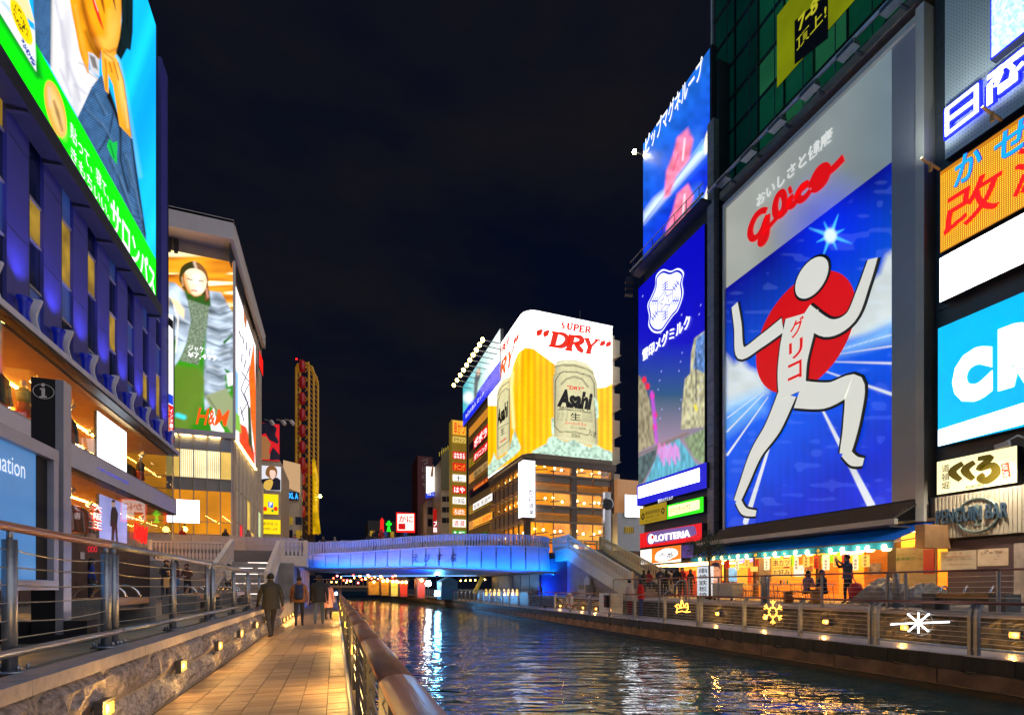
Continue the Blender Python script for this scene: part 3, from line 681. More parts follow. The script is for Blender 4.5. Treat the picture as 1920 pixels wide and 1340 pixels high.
balustrade('white balustrade on the building side of the near stairs', (-5.25, 25, 0.85), (-5.25, 30.1, 2.72), 1.15, 0.3, (0.2, 0.12))
balustrade('white horizontal balustrade on the landing left of the near stairs', (-9.0, 30.3, 2.72), (-5.35, 30.3, 2.72), 1.0, 0.16)
balustrade('short white balustrade between the near stairs and the bridge', (-2.85, 31.0, 3.05), (-1.6, 31.2, 3.05), 0.95, 0.2)
B(-3.0, -1.55, 30.9, 33, 2.55, 3.04).build('landing_block', balu, ld)
sp = thing('street_parapet', 'long grey panelled parapet of the bridge street behind the near stairs', 'parapet', (-9, 40.2, 3))
pk = 0
for k in range(16):
    x = -21 + 1.15 * k
    for z0, z1 in ((2.7, 3.55), (3.565, 4.42), (4.435, 5.02)): B(x, x + 1.135, 40.2 + 0.006 * ((k + pk) % 3), 40.5, z0, z1).build('parapet_panel', par_m, sp); pk += 1
structure('bridge_street', B(-30, -3.2, 40.5, 47, 2.0, 3.9), conc)
# ---- far stairs, from the bridge down to the far terrace
fs = thing('stone_stairs', 'pale stairs descending from the bridge to the far terrace', 'stairs', (17, 28, 0.75))
for k in range(20): B(15.9, 18.2, 24.2 + 0.36 * k, 32.2, 0.75 + 0.165 * k, 0.75 + 0.165 * (k + 1) - 0.004).build('step', step_m, fs)
pale = mat('light-tinted pale steel', (0.62, 0.62, 0.42), 0.5, 0, 0.12, 2)  # yellow-green lamp light put into the steel colour
MB().prism([(15.75, 23.6, 0.75), (15.75, 24.4, 0.75), (15.75, 31.9, 3.3), (15.75, 34, 3.3), (15.75, 34, 4.05), (15.75, 31.6, 4.05), (15.75, 23.6, 1.2)], (0.14, 0, 0)).build('stringer', pale, fs)
balustrade('pale balustrade on the water side of the far stairs', (15.75, 23.8, 1.15), (15.75, 31.6, 4.0), 1.0, 0.18, mm=pale)
balustrade('pale balustrade on the building side of the far stairs', (18.3, 23.2, 0.95), (18.3, 31.6, 4.0), 1.0, 0.18, mm=pale)
balustrade('pale balustrade of the far stair landing beside the bridge end', (15.75, 31.7, 4.05), (15.75, 34.2, 4.05), 1.0, 0.16, mm=pale)
structure('stair_landing', B(15.9, 22, 32.2, 47, 3.3, 4.05), conc)
# ================================================================== NEAR-SIDE STORE (dark blue panels, glass shop floors)
XL = -9.3
pur = mat('violet blue ribbed panel', (0.055, 0.06, 0.32), 0.5, 0.1, 0.12, 0.6, 0.25, 9, stretch=(1, 1, 8))
dwin = mat('dark blue window glass', (0.012, 0.02, 0.06), 0.12, 0.0, 0.3, 0.8)
frame_b = mat('dark navy frame', (0.015, 0.018, 0.045), 0.4, 0.2, 0.2, 2)
wlit = lit('yellow lit window', (200, 160, 40), 0.38, 0.6, 1.6); wblue = lit('dim blue lit window', (40, 62, 120), 0.6, 0.4, 1.0)
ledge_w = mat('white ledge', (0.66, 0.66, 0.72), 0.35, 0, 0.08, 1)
sb = thing('store_building', 'large store with violet ribbed panels above two glass shop floors', 'building', (XL, 20, 0.75))
B(-30, XL - 0.62, 2, 34.1, 9.3, 31.6).build('core_wall', frame_b, sb)
PYK = [19.07 + 2.0 * k for k in range(-7, 8)]
for k, y in enumerate(PYK):
    e = min(y + 1.13, 34.15)
    B(XL - 0.40, XL, y, e, 9.5, 31.5).build('facade_panel', pur, sb)
    for zj in (12.3, 15.1): B(XL - 0.002, XL + 0.006, y + 0.005, e - 0.005, zj, zj + 0.025).build('panel_joint', frame_b, sb)
    B(XL - 0.40, XL - 0.03, e + 0.002, e + 0.12, 9.5, 31.5).build('mullion', frame_b, sb)
    z = 9.6; j = 0
    while z < 17.4:
        h = [1.55, 1.35, 2.3, 1.6][(j + k) % 4]; r = R.random()
        m = wlit if (k, j) in ((7, 2), (8, 2), (9, 2), (10, 1), (12, 1), (13, 1), (6, 3)) else (wblue if (j + k) % 2 else dwin)
        if y + 2.0 < 34.2:
            f = B(XL - 0.20, XL - 0.10, e + 0.12, y + 2.0, z, min(z + h, 17.5)).build('window', m, sb)
            B(XL - 0.10, XL - 0.05, e + 0.12, y + 2.0, z - 0.04, z + 0.04).build('window_bar', grey_metal, f)
        z += h; j += 1
B(XL - 0.6, XL + 0.02, 34.15, 34.3, 9.5, 31.5).build('corner_post', frame_b, sb)
B(XL - 8, XL + 0.55, 2, 34.4, 9.22, 9.42).build('ledge', ledge_w, sb)
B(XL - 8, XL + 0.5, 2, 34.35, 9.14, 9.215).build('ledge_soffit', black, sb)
# blue cup lamps with white wave fins at the foot of each panel
cupm = lit('blue cup lamp', (6, 30, 170), 0.22, 0.6, 3); wave_m = mat('white wave fin', (0.70, 0.70, 0.72), 0.4, 0, 0.05, 2)
cup = MB().lathe([(0.33, 0), (0.30, 0.15), (0.20, 0.5), (0.26, 0.85), (0.36, 1.05), (0.33, 1.04)], (0, 0, 0), 18).mesh('cup', cupm, smooth=True)
V = []; nseg = 12
for i in range(nseg + 1):
    z = 1.15 * i / nseg; o = 0.10 * math.sin(z * 4.6 + 2.2)
    V += [(-0.02 + o * 0.6, o * 0.3 - 0.05, z), (0.24 + o * 0.6, o * 0.3 - 0.05, z), (0.24 + o * 0.6, o * 0.3 + 0.05, z), (-0.02 + o * 0.6, o * 0.3 + 0.05, z)]
fin = MB().add(V, [(4 * i + a, 4 * i + (a + 1) % 4, 4 * i + 4 + (a + 1) % 4, 4 * i + 4 + a) for i in range(nseg) for a in range(4)] + [(0, 3, 2, 1), (4 * nseg, 4 * nseg + 1, 4 * nseg + 2, 4 * nseg + 3)]).mesh('fin', wave_m)
for k, y in enumerate(PYK):
    if y < 15: continue
    t = thing('facade_lamp', 'blue cup lamp with white fin on the ledge, ' + ['at the left picture edge', 'first whole one', 'second whole one', 'third whole one', 'fourth whole one', 'fifth whole one', 'sixth whole one', 'last before the corner', 'hidden by the corner'][max(0, k - 6)] + (', cut off' if k < 6 else ''), 'lamp', (XL + 0.28, y + 0.7, 9.42), 'blue cup lamps along the store ledge')
    inst(cup, 'cup', t, (XL + 0.22, y + 0.42, 9.43), scale=(0.55, 0.6, 0.85)); inst(fin, 'fin', t, (XL + 0.12, y + 0.95, 9.43))
    l = bpy.data.lights.new('cup_light', 'SPOT'); l.energy = 260; l.color = (0.30, 0.26, 1.0); l.spot_size = math.radians(95); l.spot_blend = 1.0; l.shadow_soft_size = 0.12
    o = bpy.data.objects.new('cup_light', l); COL.objects.link(o); o.location = (XL + 0.55, y + 0.5, 10.55); o.rotation_euler = (math.radians(180), math.radians(-8), 0)
# --- shop floors
warm_wall = mat('warm shop wall', (0.80, 0.46, 0.13), 0.6, 0, 0.15, 0.8); warm_floor = mat('shop floor', (0.42, 0.30, 0.17), 0.4, 0, 0.2, 2); shop_ceil = mat('shop ceiling', (0.85, 0.54, 0.20), 0.7, 0, 0.1, 1)
spot_m = lit('shop spot lamp', (255, 214, 140), 42); spot_h = mat('white spot housing', (0.75, 0.74, 0.72), 0.4, 0, 0.05)
for nm, z0, z1 in (('upper', 6.56, 9.14), ('lower', 3.12, 5.64)):
    B(-14.2, -14.0, 4, 34, z0, z1).build('back_wall', warm_wall, sb); B(-14, XL + 0.1, 4, 34.1, z0 - 0.12, z0).build('shop_floor', warm_floor, sb)
    B(-14, XL + 0.05, 4, 34.1, z1 - 0.06, z1 - 0.005).build('shop_ceiling', shop_ceil, sb)
    for y in (18.3, 22.6, 27.2): B(-14, -11.2, y, y + 0.15, z0, z1 - 0.07).build('partition', warm_wall, sb)
    gy = 17.2
    while gy < 34.0:
        w = 2.35; g = B(XL + 0.30, XL + 0.312, gy, min(gy + w - 0.012, 34.2), z0 - 0.02, z1).build('glass_pane', glass(), sb); gy += w
    for i in range(13):
        y = 17.4 + 1.32 * i; x = -10.2 - 0.9 * (i % 2)
        s = B(x - 0.02, x + 0.02, y - 0.02, y + 0.02, z1 - 0.22, z1 - 0.06).build('spot_stem', spot_h, sb)
        MB().bar((x, y, z1 - 0.20), (x - 0.16, y + 0.06, z1 - 0.36), 0.15).build('spot_housing', spot_h, s)
        MB().bar((x - 0.161, y + 0.0604, z1 - 0.361), (x - 0.168, y + 0.063, z1 - 0.368), 0.13).build('spot_lens', spot_m, s)
    for x in (-11.6, -13.2): B(x - 0.05, x + 0.05, 16.5, 33.8, z1 - 0.085, z1 - 0.062).build('added_fill_strip', lit('warm fill strip', (255, 176, 70), 230), sb)  # strips added to brighten the shop, besides its spot lamps
    B(XL + 0.28, XL + 0.33, 34.0, 34.05, z0, z1).build('corner_mullion', grey_metal, sb)
    for gx in range(3): B(XL + 0.25 - 1.6 * gx - 1.58, XL + 0.25 - 1.6 * gx, 34.2, 34.21, z0, z1).build('glass_pane', glass(), sb)
B(-14, XL + 0.42, 4, 34.3, 5.66, 6.5).build('floor_band', ledge_w, sb)
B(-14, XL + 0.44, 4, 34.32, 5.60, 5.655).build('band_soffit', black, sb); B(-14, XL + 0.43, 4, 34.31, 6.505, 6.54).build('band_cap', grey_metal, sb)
louv = mat('dark bronze louvre', (0.10, 0.065, 0.055), 0.45, 0.4, 0.2, 3)
for k in range(16): B(XL + 0.30, XL + 0.36, 15.2 + 0.14 * k, 15.29 + 0.14 * k, 6.56, 9.13).build('louvre', louv, sb)
brn = mat('dark brown wall slab', (0.095, 0.055, 0.04), 0.42, 0, 0.4, 1.5, 0.1, 20)
for k in range(26):
    for z0, z1 in ((0.75, 1.92), (1.935, 3.08)): B(XL - 0.3, XL + 0.30 + 0.004 * ((k * 7) % 3), 4 + 1.16 * k, 4 + 1.16 * k + 1.148, z0, z1).build('base_slab', brn, sb)
# --- signs within the shop windows
def sign(name, label, cat, face, q, m, depth=0.12, group=None, case=None):
    """Boxed sign: q = (x0, yTop, yBottom, x1) in photo pixels on a face (heights read at x0)."""
    a = face.px(q[0], q[1]); b = face.px(q[0], q[2]); c = face.px(q[3], q[1]); c.z = a.z; d = Vector((c.x, c.y, b.z)); n = face.n
    t = thing(name, label, cat, (b + d) / 2, group)
    MB().prism([a, b, d, c], -n * depth).build('case', case or dsteel, t)
    MB().add([p + n * 0.004 for p in (a, b, d, c)], [(0, 1, 2, 3)]).build('face', m, t)
    return t
FL = Face(X=-9.55); FW = Face(X=XL + 0.34)
white_led = lit('white light box', (252, 252, 255), 5.0); red_led = lit('red neon', (240, 26, 18), 1.2)
s_ = sign('light_box', 'large blank white light box in the upper shop window', 'sign', FL, (182, 770, 872, 237), white_led)
lav = lit('lavender light box', (176, 176, 235), 1.0, 0.25, 0.7)
s_ = sign('poster_light_box', 'lavender backlit poster of a person in a dark coat in the lower shop window', 'poster', FL, (186, 925, 1008, 238), lav)
coat_ink = lit('dark poster ink', (38, 30, 40), 0.35)
FL2 = Face(X=-9.54)
FL2.poly([(209, 950), (207, 962), (206, 985), (209, 987), (208, 1012), (213, 1014), (215, 990), (217, 1016), (221, 1017), (219, 985), (221, 962), (216, 950)], coat_ink, s_, 'printed_figure', 0.012, sm=False)
FL2.poly([(209, 938), (208, 946), (211, 950), (215, 948), (215, 939)], lit('poster skin', (225, 180, 160), 0.7), s_, 'printed_face', 0.012, sm=True); FL2.poly([(208, 941), (210, 936), (215, 937), (215, 941)], coat_ink, s_, 'printed_hair', 0.016)
t = thing('window_lettering', 'red and white vertical lettering on the lower shop window', 'sign', FW.px(180, 990))
for i, ch in enumerate('大阪王'): FW.text(ch, 171, 941 + 16.5 * i, 957 + 16.5 * i, 190, red_led, t, 0.02, 0.05); FW.text(ch, 172.5, 942.5 + 16.5 * i, 955.5 + 16.5 * i, 188.5, lit('warm white neon', (255, 235, 225), 1.6), t, 0.05, 0.012)
t = thing('shop_name_sign', 'glowing red slanted shop letters in the lower window near the corner', 'sign', FW.px(260, 1000))
FW.text('H', 249, 978, 1009, 257, red_led, t, 0.03, 0.03, 0.25, 0.05); FW.text('&', 257, 984, 1012, 263, red_led, t, 0.03, 0.02, 0.2, 0.05); FW.text('M', 262, 984, 1017, 274, red_led, t, 0.03, 0.03, 0.25, 0.05)
t = thing('window_lettering', 'small blue and white lettering strip under the white light box', 'sign', FW.px(205, 900)); FW.text('7-9階 好評営業中 各階', 177, 873, 879, 237, lit('blue letters', (70, 80, 220), 0.8), t, 0.10, 0.02)
t = thing('wall_notice', 'small white notice and red ring emblem on the dark brown wall', 'notice', FW.px(170, 1030)); FN = Face(X=XL + 0.32)
FN.poly([(150, 1034), (150, 1047), (158, 1048), (158, 1035)], white_paint, t, 'paper')
for q in (166, 172, 178): FN.stroke([(q, 1024), (q + 2.6, 1029), (q, 1034), (q - 2.6, 1029)], 0.03, lit('red ring', (220, 40, 50), 0.8), t, 'ring', 0.02, 0.01, True)
# --- clothes racks and mannequins
gcol = [(0.10, 0.09, 0.05), (0.30, 0.05, 0.03), (0.45, 0.30, 0.18), (0.05, 0.05, 0.05), (0.5, 0.12, 0.05), (0.22, 0.19, 0.08), (0.6, 0.5, 0.4)]
gm = [mat('garment cloth %d' % i, c, 0.8, 0, 0.25, 6) for i, c in enumerate(gcol)]
def garment(m, s):
    rr = random.Random(s); V = []; n = 7
    for j in range(6):
        z = -j * 0.2; w = 0.06 if j == 0 else 0.22 + 0.02 * j
        for i in range(n): V.append((-w + 2 * w * i / (n - 1), 0.02 * math.sin(i * 2.1 + j + s), z))
        for i in range(n): V.append((w - 2 * w * i / (n - 1), 0.05 + 0.02 * math.sin(i * 1.7 + j + s), z))
    k = 2 * n
    return MB().add(V, [(k * j + i, k * j + (i + 1) % k, k * j + k + (i + 1) % k, k * j + k + i) for j in range(5) for i in range(k)] + [tuple(range(k))]).mesh('garment', m, smooth=True)
gme = [garment(m, i) for i, m in enumerate(gm)]
def rack(x, y0, y1, z, label):
    t = thing('clothes_rack', label, 'clothes rack', (x, y0, z), 'clothes racks in the shop windows'); h = 1.5
    for y in (y0, y1): MB().tube([(x, y, z), (x, y, z + h)], 0.02, 6).bar((x - 0.25, y, z + 0.02), (x + 0.25, y, z + 0.02), 0.04).build('stand', dsteel, t)
    MB().tube([(x, y0, z + h), (x, y1, z + h)], 0.018, 6).build('hanging_rail', dsteel, t)
    n = int((y1 - y0) / 0.13)
    for k in range(n): inst(R.choice(gme), 'garment', t, (x, y0 + 0.1 + 0.13 * k, z + h - 0.03), (0, 0, R.uniform(-.1, .1)))
rack(-9.9, 17.9, 20.1, 6.56, 'rack of red and dark coats in the upper window beside the louvres'); rack(-9.9, 21.9, 24.3, 6.56, 'rack of olive coats in the upper window behind the info pillar')
rack(-9.9, 22.3, 25.6, 3.12, 'rack of mixed coats in the lower window'); rack(-10.6, 30.5, 33, 6.56, 'rack of dark clothes in the upper window near the corner')
skinm = mat('mannequin white', (0.6, 0.55, 0.5), 0.4, 0, 0.05)
for (x, y, c, w) in ((-9.85, 31.6, 3, 'in a dark jacket and red skirt near the corner'), (-9.9, 21.2, 5, 'in an olive coat beside the coat rack')):
    t = thing('mannequin', 'shop mannequin ' + w, 'mannequin', (x, y, 6.56))
    MB().lathe([(0.16, 0), (0.16, 0.02), (0.02, 0.03), (0.02, 0.75)], (x, y, 6.56), 10).build('stand', grey_metal, t)
    MB().lathe([(0.22, 0.55), (0.17, 0.95), (0.15, 1.05)], (x, y, 6.56), 12).build('skirt', gm[1], t, True)
    MB().lathe([(0.17, 1.0), (0.19, 1.25), (0.20, 1.4), (0.10, 1.5), (0.05, 1.53)], (x, y, 6.56), 12).build('jacket', gm[c], t, True)
    MB().ball((x, y, 8.22), 0.10, sc=(0.85, 0.95, 1.2)).build('head', skinm, t, True)
# --- giant billboard on the panels
bb = thing('giant_billboard', 'giant backlit billboard of a person resting a chin on a hand, green band below', 'billboard', (XL + 0.3, 20, 16.4))
XBB = XL + 0.34; y1b = at(292, 500, X=XBB).y; z0b = at(292, 569, X=XBB).z; z1b = 31.2
def ink_left(k):
    x, y = k.x, k.y
    def skyc(x, y):
        n = vnoise(x * 0.35 + y * 0.12, y * 0.02 + x * 0.05, 8, 3)[:, None]; return np.array(L(0, 150, 255)) * (1 - n) + np.array(L(20, 215, 255)) * n
    k.fill(skyc)
    k.poly([(218, 100), (228, 140), (262, 330), (240, 250)], (150, 230, 255), 16, a=0.6)
    den = lambda x, y: np.array(L(62, 104, 148))[None] * (0.40 + 0.85 * (np.sin((x * 0.55 + y * 1.0) * 1.25) > -0.1))[:, None] * (0.8 + 0.4 * vnoise(x, y, 9, 5))[:, None]
    k.poly([(60, -40), (100, -40), (96, 126), (66, 84)], den, 2)
    whc = lambda x, y: np.array(L(236, 236, 240))[None] * (0.72 + 0.34 * vnoise(x * 1.4, y * 0.35, 22, 2))[:, None]
    k.poly([(97, -40), (134, -40), (144, 72), (160, 125), (186, 148), (170, 176), (147, 222), (95, 128)], whc, 2)
    k.line([(97, -20), (97, 125)], 3, (150, 140, 110), 4, 0.6)
    sk = lambda x, y: np.array(L(250, 160, 18))[None] * (0.75 + 0.4 * vnoise(x + y * .3, y * 0.5, 26, 8))[:, None]
    k.poly([(134, -40), (224, -40), (227, 40), (226, 82), (214, 106), (190, 96), (187, 112), (168, 100), (166, 138), (157, 120), (145, 75)], sk, 2, True)
    k.line([(150, -20), (158, 20), (168, 60), (186, 100)], [4, 7, 8, 10], (96, 38, 2), 9, 0.85)
    k.line([(160, 60), (172, 90), (184, 108)], [5, 8, 9], (70, 26, 2), 8, 0.7)
    k.line([(172, -10), (180, 16), (187, 38), (194, 56)], [4, 6, 5, 1], (225, 50, 25), 2); k.line([(174, -8), (184, 22)], 1.6, (255, 200, 190), 1, 0.8)
    k.line([(190, -4), (194, 14), (196, 24)], [6, 4, 2], (110, 44, 8), 4, 0.9); k.line([(212, -5), (217, 20)], [5, 2], (60, 25, 5), 2, 0.9); k.line([(204, 20), (206, 70), (196, 88)], 8, (255, 195, 60), 10, 0.6)
    k.ell(213, 58, 11, 40, (255, 206, 96), 8, 18, 0.6); k.ell(192, 80, 13, 9, (255, 196, 80), 30, 12, 0.7); k.ell(176, 66, 5, 36, (170, 72, 4), -22, 10, 0.6); k.line([(141, 10), (150, 60), (163, 118)], 4, (255, 190, 70), 7, 0.6); k.line([(219, 92), (205, 98), (192, 94)], 4, (150, 62, 4), 6, 0.7)
    for q in ((104, 0, 118, 90), (116, 40, 128, 150), (128, 120, 150, 190), (112, 130, 132, 180), (140, 160, 160, 176)): k.line([(q[0], q[1]), ((q[0] + q[2]) / 2 + 2, (q[1] + q[3]) / 2), (q[2], q[3])], 3.5, (176, 176, 186), 7, 0.75)
    hair = lambda x, y: np.array(L(10, 26, 28))[None] * (0.6 + 1.1 * vnoise(x * 2.2, y * 0.3, 6, 9))[:, None]
    k.poly([(226, -40), (250, -40), (249, 60), (245, 95), (238, 92), (227, 113), (217, 100), (224, 72), (228, 40)], hair, 3)
    k.poly([(165, 98), (175, 101), (186, 112), (186, 144), (170, 134)], (205, 205, 208), 2); k.poly([(167, 102), (178, 108), (184, 132), (174, 126)], (120, 115, 110), 3)
    k.line([(148, 118), (158, 122), (168, 138), (182, 147)], 3, (170, 160, 150), 3, 0.8)
    k.poly([(190, 140), (216, 206), (247, 260), (275, 452), (262, 436), (144, 224), (172, 164)], den, 2)
    k.poly([(205, 165), (222, 215), (226, 250), (214, 210), (200, 182)], (20, 16, 14), 4)
    k.line([(214, 205), (205, 250), (185, 285)], 3, (16, 22, 32), 4, 0.8); k.line([(226, 240), (226, 300), (240, 360)], 4, (14, 18, 26), 5, 0.9); k.line([(247, 262), (256, 330), (272, 440)], 4, (14, 16, 24), 4, 0.9)
    arm = lambda x, y: np.array(L(252, 172, 40))[None] * (0.72 + 0.42 * vnoise(x * 2 - y * .3, y * 0.2, 24, 4))[:, None]
    k.poly([(190, 90), (203, 99), (217, 108), (222, 118), (232, 152), (247, 260), (224, 236), (212, 160), (203, 140), (204, 176), (197, 170), (191, 132)], arm, 1.6)
    k.ell(228, 170, 5, 40, (255, 214, 120), -8, 8, 0.7); k.ell(205, 108, 10, 5, (255, 210, 110), 35, 6, 0.7); k.line([(197, 112), (199, 130), (199, 168)], 2, (150, 66, 6), 3, 0.8); k.line([(235, 190), (240, 240)], 3, (255, 220, 140), 4, 0.6)
    for q in ((176, 176, 196, 215), (188, 230, 206, 262), (160, 206, 190, 236), (232, 290, 244, 350), (206, 300, 236, 370), (238, 300, 262, 410), (222, 330, 246, 400)): k.line([(q[0], q[1]), ((q[0] + q[2]) / 2 + 3, (q[1] + q[3]) / 2), (q[2], q[3])], 4, (16, 30, 52), 7, 0.6); k.line([(q[0] + 4, q[1]), (q[2] + 4, q[3])], 2, (110, 150, 190), 5, 0.5)
    for a, b in (((194, 97), (212, 112)), ((205, 118), (210, 136)), ((213, 116), (222, 150))): k.line([a, b], 2.2, (140, 62, 6), 3, 0.8)
    k.line([(221, 118), (232, 152), (247, 256)], 2, (120, 60, 10), 3, 0.7)
    k.poly([(200, 274), (205, 261), (212, 268), (220, 265), (219, 309), (208, 292)], (20, 190, 70), 1.5); k.line([(206, 268), (214, 296)], 2, (5, 110, 40), 2)
    gtop = lambda x: 81 + (x - 67) * 1.795
    k.poly([(-60, gtop(-60)), (300, gtop(300)), (300, 700), (-60, 700)], (6, 248, 6), 1.2)
    k.poly([(-10, 25), (68, 150), (82, 150), (66, 60), (66, 110), (-10, -10)], (4, 80, 26), 14, a=0.8)
    k.poly([(-40, -60), (52, -8), (65, 45), (68, 135), (-40, -40), (-40, -60)], (232, 236, 248), 1.5)
    k.poly([(-20, -40), (50, -8), (64, 40), (52, 45), (40, 20), (10, -6)], (250, 220, 160), 4); k.line([(5, 4), (22, 24), (40, 60)], 4, (120, 180, 245), 8, 0.8)
    k.poly([(50, 33), (64, 45), (65, 58), (55, 50)], (10, 170, 240), 1.5)
    k.ell(40, 42, 12, 47, (255, 214, 8), -23, 1.5)
    n = vnoise(x, y, 2.2, 12); kk = Ink(x, y); kk.ell(38, 38, 8, 36, (255, 255, 255), -23, 2); m = (n > 0.66) * kk.c[:, 0]; k.c = k.c * (1 - m[:, None]) + np.array(L(60, 70, 10)) * m[:, None]
    m2 = Ink(x, y); m2.line([(41, 76), (64, 120)], 7, (255, 255, 255), 1); mm = (vnoise(x, y, 1.6, 2) > 0.4) * m2.c[:, 0]; k.c = k.c * (1 - mm[:, None]) + np.array(L(30, 60, 150)) * mm[:, None]
    k.ell(104, 205, 17, 55, (235, 170, 70), -14, 1.5); k.ell(107, 210, 9, 40, (255, 225, 150), -16, 10, 0.7); k.line([(101, 190), (108, 212), (117, 245)], [4, 8, 3], (120, 66, 20), 6, 0.8); k.line([(92, 165), (94, 200)], 4, (190, 190, 170), 4, 0.7)
    k.line([(-20, 76), (293, 569)], 3, (200, 140, 20), 2)
board('printed_sheet', bb, (XBB, 17, z0b), (0, y1b - 17, 0), (0, 0, z1b - z0b), 330, 400, ink_left, 1.05)
board('printed_sheet', bb, (XBB, 9, z0b), (0, 7.996, 0), (0, 0, z1b - z0b), 40, 60, ink_left, 1.05)
B(XL + 0.02, XBB - 0.006, 9, y1b, z0b, z1b).build('cabinet', dsteel, bb)
B(XL + 0.0, XBB + 0.25, 9, y1b + 0.1, z0b - 0.62, z0b - 0.02).build('bottom_trough', dsteel, bb); B(XL, XBB + 0.05, y1b + 0.004, y1b + 0.14, z0b, z1b).build('edge_frame', frame_b, bb)
FB = Face(X=XBB); ink_w = lit('white print', (255, 255, 255), 1.15)
FB.text('貼って、寝て、', 131, 226, 257, 203, ink_w, bb, 0.02); FB.text('きもちいい。', 132, 271, 298, 204, ink_w, bb, 0.02); FB.text('サロンパス', 207, 364, 425, 290, ink_w, bb, 0.02, 0.035)
FB.text('久光製薬 医薬部外品 販売店', 240, 478, 486, 288, lit('pale green print', (160, 255, 160), 0.8), bb, 0.02)
for k in range(10): MB().bar((XL, 13 + 2 * k, z0b - 0.7), (XBB + 0.2, 13 + 2 * k, z0b - 0.64), 0.12).build('bracket', dsteel, bb)
# --- vertical tenant sign at the corner
FVS = Face(Y=34.6)
vs = sign('tenant_sign', 'tall red and white vertical tenant sign at the corner of the violet store', 'sign', FVS, (311, 588, 846, 325), lit('white sign face', (240, 240, 245), 1.1), 0.25)
FVS.poly([(311, 755), (311, 838), (325, 848), (325, 762)], lit('red sign face', (225, 20, 20), 1.0), vs, 'sign_field', 0.01)
FVS.poly([(311.3, 735), (311.3, 752), (324.7, 760), (324.7, 742)], lit('blue sign face', (30, 70, 200), 0.9), vs, 'sign_field', 0.012); FVS.poly([(311.3, 590), (311.3, 604), (324.7, 618), (324.7, 602)], black, vs, 'sign_field', 0.012)
for i, ch in enumerate('インターネット'): FVS.text(ch, 318.5, 766 + 9.3 * i, 774 + 9.3 * i, 324.2, ink_w, vs, 0.02, 0.01)
for i, ch in enumerate('個室コミック'): FVS.text(ch, 312, 762 + 10.5 * i, 771 + 10.5 * i, 317.6, lit('yellow print', (255, 225, 120), 1.0), vs, 0.02, 0.01)
for i in range(5): FVS.text('ネット', 313, 634 + 20 * i, 642 + 20 * i, 323, lit('red print', (210, 30, 40), 0.9), vs, 0.02)

# ================================================================== WHITE CORNER BUILDING WITH VIDEO WALL
wb = thing('corner_building', 'pale corner store building with overhanging roof frame and a large video wall', 'building', (-14, 47, 3.9))
YS = 47.6; XS = -8.35; pale_c = mat('pale lilac cladding', (0.76, 0.69, 0.64), 0.45, 0.1, 0.08, 0.4)
B(-34, XS - 0.3, YS + 0.25, 66, 3.9, 30.6).build('core', beige, wb)
B(-34, -7.9, 46.1, 46.6, 30.15, 31.7).build('roof_edge', pale_c, wb); B(-34, -7.9, 46.1, 66, 31.5, 31.75).build('roof', pale_c, wb); B(-8.3, -7.92, 46.6, 66, 30.15, 31.5).build('roof_edge', pale_c, wb)
soff2 = mat('canopy soffit', (0.74, 0.64, 0.50), 0.6, 0, 0.1, 0.6); B(-34, -8.3, 46.62, YS + 0.4, 30.2, 30.5).build('soffit', soff2, wb)
for k in range(44): B(-34 + 0.5 * k, -34 + 0.5 * k + 0.28, YS - 0.02, YS + 0.2, 28.9, 30.1).build('vent_slat', dsteel, wb)
for k in range(38): MB().bar((-8.3, 46.8 + 0.18 * k, 28.6), (-8.3, 46.8 + 0.18 * k, 30.14), 0.07).build('vent_slat', dsteel, wb)
vw = thing('video_wall', 'video wall showing a person in a puffy silver jacket on a green ground', 'screen', (-14, YS, 14))
tl = at(437, 492, Y=YS); zt = tl.z; zb = at(437, 812, Y=YS).z
